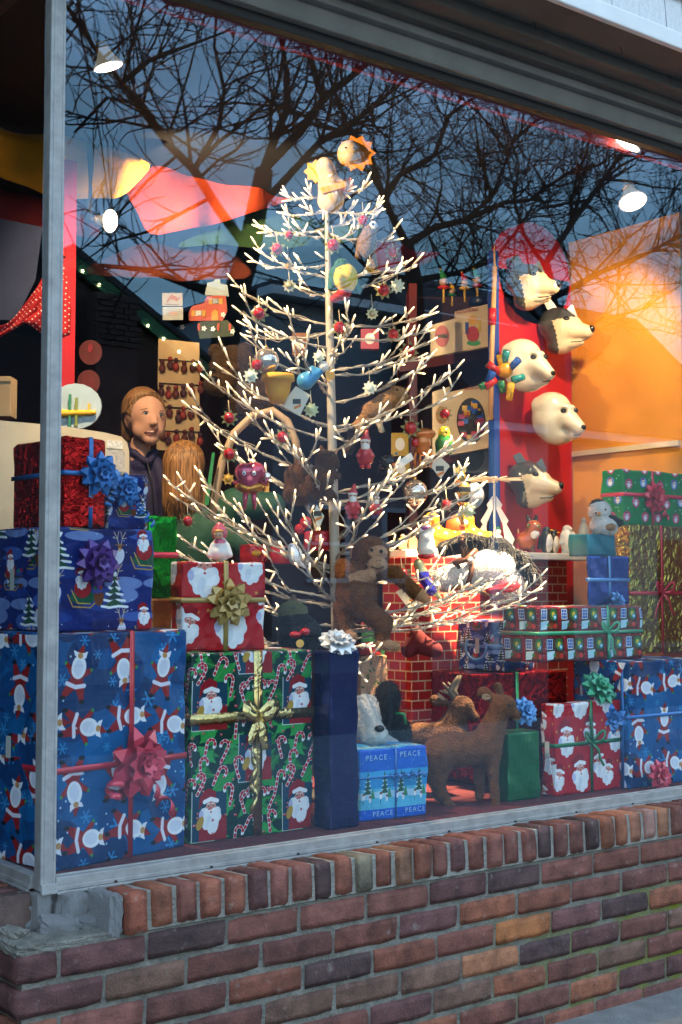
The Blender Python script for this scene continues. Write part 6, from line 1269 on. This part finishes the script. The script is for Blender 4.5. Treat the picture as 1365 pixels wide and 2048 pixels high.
for ex, ey, rx, dx in ((296, 830.5, 7.4, 1.0), (325, 832.5, 5.4, .6)):
    w = surf(V, q, ex, ey, 3.)
    q.ball('eye', ex, ey, (rx, 3.2, 3.7), eyew, w+1.8); q.ball('iris', ex+dx, ey-.2, (3.5, 1.6, 3.5), iris, w-.2)
    q.tube('eyelid', [(ex-rx, ey+.6, w+1.4), (ex-rx*.4, ey-3.5, w-.9), (ex+rx*.4, ey-3.4, w-.9), (ex+rx, ey+.4, w+1.4)], [.8, 1.2, 1.2, .8], lidm, n=5)
    wb = surf(V, q, ex, ey-9, 3.); q.tube('eyebrow', [(ex-rx*1.3, ey-7, wb+1.6), (ex, ey-9.6, wb+.3), (ex+rx*1.1, ey-8, wb+1.2)], [.5, 1.0, .6], browm, n=5)
w = surf(V, q, 304, 868, 4.)
q.ball('mouth_opening', 304, 868.6, (12, 2.4, 3.6), mouthm, w+.9, n=16); q.ball('teeth', 304.5, 867.2, (9.0, 1.8, 1.5), toothm, w+.3, n=14)
q.tube('lips', [(289.5, 862, w+6), (296, 865.2, w+.9), (304, 866, w-.5), (311.5, 866, w+.7), (318.5, 864, w+6)], [.5, 1.0, 1.2, 1.0, .5], lipm, n=6); q.tube('lips', [(289.5, 862.4, w+6), (296, 870, w+.8), (304, 873, w-.3), (311.5, 871, w+.8), (318.5, 864.5, w+6)], [.5, 1.1, 1.5, 1.1, .5], lipm, n=6)
for nx in (308.8, 314.5): q.ball('nostril', nx, 854.2, (1.3, .8, .8), mouthm, surf(V, q, nx, 854.2, 2.5)+.3)
HP = [q.e(281, 819, 43, 50, rw=51, w=8), q.e(296, 822, 34, 43, rw=40, w=-6), q.e(250, 852, 12, 26, rw=22, w=30)]
hb2 = q.blob('hair', HP, [hairm], h=1.2, k=5, carve=[q.e(306, 852, 41, 64, rw=66, w=-48, rot=-.12), q.e(255, 845, 15, 20, rw=30, w=-14), q.e(266, 884, 20, 34, rw=26, w=-8)])
HV = np.array([v.co[:] for v in hb2.data.vertices])/q.S; rr = random.Random(4)
for i in range(44):                                                   # locks combed back from the hairline
    t = .16+.84*i/43; x0 = 264+70*t+rr.uniform(-1, 1); y0 = 824-38*math.sin(min(1, t*1.25+.02)*math.pi*.62)+rr.uniform(-1.5, 1.5)+max(0, t-.75)*50; pts = []
    for k in range(5):
        u = k/4; x = x0+(248-x0)*u*.75; y = y0+(-9*math.sin(u*2.6))*(1-.3*t)+u*26*(1-t*.55); w_ = surf(HV, q, x, y, 3.5); pts.append((x, y, (w_ if w_ else 10)-.6))
    q.tube('hair_strand', pts, [.35, .7, .8, .7, .3], hairm, n=4)
for i in range(7): x = 240+i*1.6; q.tube('hair_strand', [(x+16-i, 800+i*1.5, -6+i), (x+3, 824, -6+i), (x, 848, 4), (x+i*.6, 870, 8), (x+8, 886, 10)], [.4, .6, .6, .5, .2], hairm, n=4)
q.blob('jacket', [q.e(284, 1000, 60, 92, rw=46, w=24), q.c((262, 898, 14), (240, 960, 12), 14, 32), q.c((300, 912, 4), (335, 975, 6), 12, 30), q.c((252, 888, 16), (268, 906, -8), 8, 7), q.c((268, 906, -8), (296, 926, -22), 7, 5), q.c((310, 902, 0), (300, 924, -20), 6, 5), q.e(282, 930, 26, 20, rw=24, w=6), q.c((336, 980, 4), (345, 1080, 0), 30, 26), q.c((240, 960, 10), (232, 1080, 10), 32, 28), q.e(284, 1090, 58, 100, rw=42, w=24)], [navyj], h=2.2, k=6)
q.tube('jacket_zip', [(296, 922, -32), (306, 962, -32), (312, 1040, -32)], 1.2, mat('zip', (.02, .02, .03), .4), n=5)
MB().lathe([(.11, -.9), (.10, -.2), (.11, .1)], 14).build('trousers', mat('dark_trousers', (.015, .015, .02), .8), q.o, True, loc=(0, .03, 0))
q = Pic('person', 'child with long honey blonde hair seen from behind in a green jacket', 'person', 370, 1200, y=1.12)
q.blob('body', [q.e(368, 925, 36, 44), q.c((368, 960, 6), (368, 1040, 12), 18, 24), q.e(380, 1090, 24, 40, w=14)], [skin], h=3, k=8)
q.blob('hair', [q.e(367, 922, 42, 44, rw=46), q.c((366, 930, -8), (366, 990, -12), 42, 38), q.c((346, 985, -14), (344, 1046, -20), 18, 5), q.c((364, 990, -18), (366, 1062, -22), 20, 6), q.c((384, 985, -14), (386, 1050, -20), 19, 6), q.c((398, 965, -4), (406, 1034, -10), 15, 4), q.c((336, 965, -4), (330, 1026, -10), 14, 4)], [hair2], h=1.8, k=5)
for i in range(46):
    x = 330+i*1.66+rr.uniform(-1, 1); b_ = 34+9*math.cos((x-367)/14); q.tube('hair_strand', [(366+(x-366)*.3, 880+abs(x-366)*.12, -26), (366+(x-366)*.8, 905, -46+abs(x-367)*.3), (x, 950, -50+abs(x-367)*.55), (x+rr.uniform(-4, 4), 1005, -50+abs(x-367)*.6), (x+rr.uniform(-7, 7), 1040+rr.uniform(-12, 30), -36+abs(x-367)*.4)], [.8, 1.3, 1.3, 1.1, .3], (hair2, hairm)[i % 3 == 0], n=4)
q.blob('jacket', [q.e(385, 1090, 58, 84, rw=44), q.c((420, 1060, 0), (470, 1010, 6), 34, 32), q.c((470, 1010, 6), (545, 1010, 0), 34, 26), q.c((420, 1070, -10), (520, 1100, -16), 30, 22)], [greenj], h=2.6, k=12)
cb = sheet('cream_board', 'cream coloured rounded board standing behind the red foil gift', 'board', [(-70, 836), (120, 853), (205, 866), (238, 874), (250, 886), (254, 905), (254, 1130), (-70, 1130)], .80, mat('cream_board', (.62, .52, .36), .5, var=.08), None, .03)
for k, (r_, m_) in enumerate((((214, 880, 246, 898), (.7, .68, .62)), ((212, 900, 250, 945), (.5, .46, .42)))):
    a = P(r_[0], r_[1], y=.784); b = P(r_[2], r_[3], y=.784)
    MB().box(((a.x+b.x)/2-cb.location.x, a.y-.80, (a.z+b.z)/2-cb.location.z), (b.x-a.x, .002, a.z-b.z)).build('paper_label', mat('label_%d' % k, m_, .8, var=.3, vscale=120), cb)
q = Pic('toy_plane_sign', 'pale blue oval sign carrying a yellow and green toy aeroplane', 'sign', 152, 815, y=.98); q.flat('oval_board', oval(152, 813, 52, 46), 8, mat('pale_blue_board', (.36, .47, .55), .5)); q.blob('fuselage', [q.c((125, 828, -8), (190, 826, -8), 8, 5)], [cs[0]], h=1.6, k=3)
q.flat('wing', rects(140, 790, 145, 858), 5, cs[4], -10); q.flat('wing', rects(153, 797, 158, 855), 5, mat('olive_wood', (.2, .25, .05), .5), -10); q.ball('propeller_hub', 122, 828, 7, cs[0], -8); q.flat('tail_fin', rects(178, 808, 183, 828), 4, cs[0], -9)
q = Pic('carton', 'small tan cardboard carton at the far left behind the side pane', 'carton', 10, 836, y=.95); MB().box((0, 0, 40*q.S), (36*q.S, 50*q.S, 80*q.S)).build('carton_body', mat('cardboard', (.36, .25, .14), .8), q.o, bevel=.002); MB().box((0, -26*q.S, 74*q.S), (36*q.S, 2*q.S, 8*q.S)).build('flap', mat('cardboard_flap', (.42, .3, .17), .8), q.o)
def dots_mat():
    t = Tile(64, '#8e1016')
    for x, y in ((16, 16), (48, 48)): t.ell(x, y, 7, 7, '#d8b8b0')
    return t.image('print_dots')
TILE['dots'] = dots_mat(); pdots = paper('polka_dot_cloth', 'dots', .017, rough=.8)
q = Pic('polka_dot_dress', 'red polka dot dress hanging under the navy drape', 'dress', 70, 690, y=.92); mb = MB(); ol = [(118, 505), (132, 555), (141, 610), (139, 662)]; ol2 = [(104, 512), (72, 575), (20, 645), (-60, 668)]; N = 12; vs = []
for i in range(14):
    u = i/13*3; k = min(int(u), 2); f = u-k; L_ = (ol2[k][0]+(ol2[k+1][0]-ol2[k][0])*f, ol2[k][1]+(ol2[k+1][1]-ol2[k][1])*f); R_ = (ol[k][0]+(ol[k+1][0]-ol[k][0])*f, ol[k][1]+(ol[k+1][1]-ol[k][1])*f)
    for j in range(N*2+1):
        s_ = j/(2*N); vs.append(q.l(L_[0]+(R_[0]-L_[0])*s_, L_[1]+(R_[1]-L_[1])*s_+ (i/13)**2*18*math.sin(s_*9), 12*(i/13)*math.sin(s_*19)))
mb.add(vs, [(i*(2*N+1)+j, i*(2*N+1)+j+1, (i+1)*(2*N+1)+j+1, (i+1)*(2*N+1)+j) for i in range(13) for j in range(2*N)]); o = mb.build('skirt', pdots, q.o, True); uv = o.data.uv_layers.new(name='UVMap')
for lp in o.data.loops: v = o.data.vertices[lp.vertex_index].co; uv.data[lp.index].uv = (v.x, v.z)
o.modifiers.new('s', 'SOLIDIFY').thickness = .003; MB().box((0, 0, 0), (.05, .03, .04)).build('bodice', pdots, q.o, loc=q.l(112, 498))
# doll rack, drawings, little house picture
q = Pic('doll_rack', 'tan display board hung with rows of small dark red dolls', 'display board', 365, 900, y=1.9); q.flat('backboard', [(316, 676), (398, 684), (400, 905), (314, 900)], 5, mat('tan_board', (.5, .33, .16), .7)); dm = [mat('doll_maroon', (.10, .015, .012), .7), mat('doll_plum', (.06, .012, .02), .7), mat('doll_red', (.25, .02, .015), .6)]; rr = random.Random(12)
for r_, y in enumerate((735, 785, 832, 878)):
    for c_ in range(6):
        x = 325+c_*15+rr.uniform(-3, 3); yy = y+rr.uniform(-6, 6)
        MB().ball((0, 0, 0), (7*q.S, 6*q.S, 9*q.S), n=8, k=5).ball((0, 0, 13*q.S), 5*q.S, n=8, k=5, m=1).build('doll', [dm[(c_+r_) % 3], dm[(c_*2+r_) % 3]], q.o, True, loc=q.l(x, yy, -10))
for r_ in range(4): q.tube('hanging_rail', [(318, 718+r_*48, -6), (402, 724+r_*47, -6)], 1.2, lampblk, n=4)
def card(label, pts, m, y): return sheet('drawing', label, 'drawing', pts, y, m, 'drawings pinned up at the back', .004)
t = Tile(128, '#b9b0a0'); t.line([(30, 90), (60, 30), (90, 70), (110, 40)], 8, '#a8641e'); t.ell(70, 50, 26, 18, '#b5701f'); t.line([(20, 110), (100, 100)], 5, '#7a5a3a')
im1 = image_mat('drawing_brown', t.image('print_drawing_brown')); t = Tile(128, '#b4b6b4'); [t.line([(20, 30+18*i), (110, 24+18*i)], 3, '#8a94a0') for i in range(5)]; t.ell(64, 64, 30, 18, '#c0a8a0'); im2 = image_mat('drawing_grey', t.image('print_drawing_grey'))
def uvp(o):
    me = o.data; xs = [v.co.x for v in me.vertices]; zs = [v.co.z for v in me.vertices]; uv = me.uv_layers.new(name='UVMap')
    for lp in me.loops: v = me.vertices[lp.vertex_index].co; uv.data[lp.index].uv = ((v.x-min(xs))/(max(xs)-min(xs)), (v.z-min(zs))/(max(zs)-min(zs)))
    return o
uvp(card('small pinned drawing of a brown animal', rects(325, 586, 365, 612), im1, 1.95)); uvp(card('faint grey pencil drawing below the brown animal drawing', rects(326, 614, 366, 640), im2, 1.95))
q = Pic('house_picture', 'wall cut out of a red boot shaped house with yellow shutters and flowers', 'wall picture', 415, 660, y=2.0); rh = mat('house_red', (.40, .045, .02), .6); yh = mat('house_yellow', (.5, .25, .02), .6); gh = mat('house_dark', (.03, .05, .03), .7)
q.flat('roof', [(410, 590), (415, 565), (428, 562), (430, 558), (440, 558), (441, 566), (455, 570), (458, 592)], 6, mat('house_roof', (.34, .42, .45), .6)); q.flat('house', [(378, 625), (384, 612), (408, 606), (414, 592), (452, 590), (455, 622), (446, 642), (378, 642)], 6, rh)
for x, y in ((398, 627), (432, 603)): q.flat('window', rects(x-6, y-5, x+6, y+5), 4, mat('house_window', (.02, .05, .06), .3), -4); q.flat('shutter', rects(x-14, y-6, x-7, y+6), 4, yh, -4); q.flat('shutter', rects(x+7, y-6, x+14, y+6), 4, yh, -4)
q.flat('door', [(424, 642), (424, 626), (430, 620), (437, 624), (438, 642)], 4, yh, -4); q.flat('hedge', [(395, 655), (398, 644), (455, 640), (470, 656), (468, 672), (400, 678)], 5, gh, 2)
for x, y in ((366, 655), (409, 658), (427, 659), (447, 630), (466, 664)): q.flat('flower', starp(x, y, 6, 3, 5), 3, whitep, -5); q.ball('flower_centre', x, y, 1.6, yh, -7)
for x in (398, 437, 460): q.flat('tulip', rects(x-2, 648, x+3, 662), 3, rh, -4)
for k, (x, y, l) in enumerate(((182, 705, 'upper'), (178, 765, 'lower'))):
    q = Pic('red_disc', '%s of two dim dark red discs on the wall left of the girl' % l, 'wall disc', x, y, y=1.8, group='dim red discs'); q.flat('disc', oval(x, y, 23, 25, 24), 5, mat('disc_red', (.14, .008, .012), .6)); q.flat('spot', oval(x, y-8, 5, 9), 2, mat('disc_pink', (.35, .01, .03), .6), -4) if k == 0 else q.flat('rim', oval(x, y, 15, 17, 20), 2, mat('disc_rim', (.17, .008, .012), .6), -4)
# bentwood hoop, tins and the toy shelf
q = Pic('bentwood_hoop', 'pale bentwood hoop handle curving up behind the left branches', 'hoop', 430, 1010, y=.85); q.tube('hoop', [(424, 1040, 0), (432, 985, 0), (445, 920, 0), (468, 866, 0), (505, 830, 0), (545, 820, 0), (575, 842, 0), (592, 884, 0), (597, 930, 0)], 8, mat('bentwood', (.42, .30, .19), .5), n=10)
q = Pic('green_strap', 'thin green strap hanging beside the bentwood hoop', 'strap', 418, 1000, y=.83); q.flat('strap', [(424, 905), (430, 905), (418, 1010), (409, 1010)], 2, mat('green_satin', (.02, .2, .05), .3))
for px, py, l in ((507, 1125, 'left of the white bird'), (566, 1128, 'below the white bird')):
    q = Pic('red_tin', 'small glossy red tin with a yellow spot '+l, 'tin', px, py, y=.75, group='red tins behind the tree'); S_ = q.S; MB().lathe([(26*S_, 0), (28*S_, 3*S_), (28*S_, 32*S_), (24*S_, 36*S_)], 20).build('tin', redg, q.o, True); q.ball('spot', px+8, py-18, (10, 3, 6), cs[0], -27)
maroon = mat('maroon_shelf', (.12, .012, .014), .35); sh = Pic('toy_shelf', 'dark maroon shelf unit stacked with toy boxes behind the tree', 'shelf', 920, 1110, y=1.35); sh.flat('shelf_board', [(800, 722), (990, 692), (990, 712), (800, 742)], 130, maroon, 60); sh.flat('shelf_board', [(760, 925), (990, 905), (990, 918), (760, 938)], 130, maroon, 60); sh.flat('upright', rects(820, 560, 836, 1120), 130, maroon, 66); sh.flat('back_panel', rects(836, 560, 990, 1120), 6, mat('shelf_back', (.05, .008, .01), .7), 128)
def toybox(label, pts, y, w, txt=None, art=()):
    px, py = pts[3]; q = Pic('toy_box', label, 'toy box', px, py, y=y, group='toy boxes on the shelf'); q.flat('carton', pts, w, mat('toy_carton', (.62, .48, .30), .45, var=.08), w/2)
    for nm, pl, c in art: q.flat(nm, pl, .6, mat('art_%s' % str(c), c, .5), -.8)
    if txt:
        c = bpy.data.curves.new('lettering', 'FONT'); c.body = txt[0]; c.size = txt[3]*q.S; c.extrude = .0003; c.materials.append(mat('print_red', (.35, .03, .02), .5)); me = text_mesh(c); o = link(bpy.data.objects.new('lettering', me), q.o); o.rotation_euler = (R(90), R(-txt[4]) if len(txt) > 4 else 0, 0); o.location = q.l(txt[1], txt[2], -1.6)
    return q
toybox('flat toy box lettered NOUVEAU with a colourful clown picture', [(911, 622), (981, 606), (981, 692), (911, 704)], 1.22, 20, ('NOUVEAU', 914, 628, 9, 10), (('clown_head', oval(946, 640, 9, 10), (.7, .35, .03)), ('clown_body', oval(946, 668, 13, 16), (.45, .03, .03)), ('clown_arm', rects(931, 644, 938, 668), (.03, .08, .3)), ('clown_arm', rects(956, 640, 963, 664), (.6, .4, .05)), ('clown_foot', oval(948, 686, 14, 6), (.05, .3, .1))))
toybox('flat toy box with a round picture left of the clown box', [(862, 650), (911, 636), (911, 704), (862, 714)], 1.24, 18, None, (('round_picture', oval(885, 672, 14, 22), (.4, .1, .1)), ('picture_block', rects(876, 668, 896, 676), (.05, .3, .2))))
qb = toybox('large toy box lettered HOLGATE with an oval window full of coloured blocks', [(901, 783), (981, 765), (981, 895), (901, 910)], 1.22, 30, ('HOLGATE', 930, 781, 10, 10), (('oval_window', oval(943, 841, 29, 46, 28), (.02, .02, .03)),))
rr = random.Random(6)
for i in range(26):
    a = rr.random()*6.28; d = math.sqrt(rr.random()); x = 943+24*d*math.cos(a); y = 841+38*d*math.sin(a); qb.flat('toy_piece', rects(x-6, y-5, x+6, y+5), 2, [cs[0], cs[2], plastic('toy_pink', (.4, .06, .16)), cs[1], plastic('toy_black', (.02, .02, .025))][i % 5], -2.2-.1*(i % 4))
toybox('toy box half hidden behind the oval window box', [(866, 783), (901, 772), (901, 905), (866, 912)], 1.26, 20, None, (('face_picture', oval(884, 830, 12, 18), (.35, .18, .06)),))
q = Pic('speaker', 'grey round speaker under the oval window box', 'speaker', 950, 945, y=1.25); q.flat('cabinet', rects(925, 885, 985, 945), 40, mat('grey_plastic', (.20, .20, .22), .5), 20); q.flat('cone', oval(945, 914, 24, 28, 24), 4, lampblk, -2); q.flat('dust_cap', oval(945, 914, 9, 11, 16), 3, mat('cone_grey', (.05, .05, .055), .6), -5)
def jester(px, py, s, c1, c2, label):
    q = Pic('jester_toy', label, 'toy', px, py, y=1.22, group='jester toys on sticks'); q.tube('stick', [(px, py, 0), (px, py-30*s, 0)], 2.4*s, cs[0]); q.ball('head', px, py-38*s, 8*s, mat('fig_skin', (.55, .33, .22), .4)); q.blob('cap', [q.c((px, py-46*s, 0), (px-5*s, py-58*s, 0), 7*s, 3*s)], [c1], h=1.3, k=3); q.ball('ruff', px, py-28*s, (11*s, 9*s, 4*s), c2); q.ball('bell', px-6*s, py-61*s, 3*s, gilt)
jester(888, 605, 1.1, cs[4], cs[1], 'jester toy with a green cap standing on the left toy box'); jester(905, 612, .8, cs[0], cs[4], 'small jester toy with a yellow cap between the others'); jester(930, 604, 1.0, cs[1], cs[0], 'jester toy with a red cap above the clown box'); jester(955, 600, 1.05, cs[4], cs[1], 'jester toy with a dark green cap near the wooden pole')
q = Pic('blue_drum', 'dark blue toy drum on the clown box', 'toy', 962, 612, y=1.24); S_ = q.S; MB().lathe([(22*S_, 0), (24*S_, 2*S_), (24*S_, 14*S_), (22*S_, 16*S_)], 18).build('drum', mat('drum_blue', (.01, .02, .07), .3), q.o, True)
for k, (x, y, w_, h_, c, l) in enumerate(((800, 890, 34, 46, (.5, .32, .04), 'yellow'), (802, 940, 34, 30, (.42, .30, .05), 'mustard'), (842, 900, 30, 34, (.05, .09, .22), 'blue'), (740, 680, 36, 40, (.4, .06, .10), 'pink'), (600, 690, 30, 44, (.28, .10, .02), 'brown'))):
    q = Pic('small_box', '%s small toy carton glimpsed between the branches' % l, 'toy box', x, y, y=1.5, group='toy cartons at the back'); q.flat('carton', rects(x-w_/2, y-h_/2, x+w_/2, y+h_/2), 26, mat('carton_'+l, c, .6)); q.flat('picture', oval(x, y, w_*.28, h_*.28), .8, whitep, -14)
q = Pic('blue_pot', 'dark blue enamel pot with a hoop handle at the far left behind the side pane', 'pot', 4, 1205, y=.62); S_ = q.S; MB().lathe([(26*S_, 0), (30*S_, 6*S_), (30*S_, 40*S_), (32*S_, 42*S_)], 20).build('pot', mat('blue_enamel', (.012, .03, .12), .2, coat=.5), q.o, True); q.tube('handle', [(12, 1166, -24), (10, 1150, -26), (18, 1146, -24), (24, 1156, -20)], 2, mat('blue_enamel', (.012, .03, .12), .2, coat=.5))
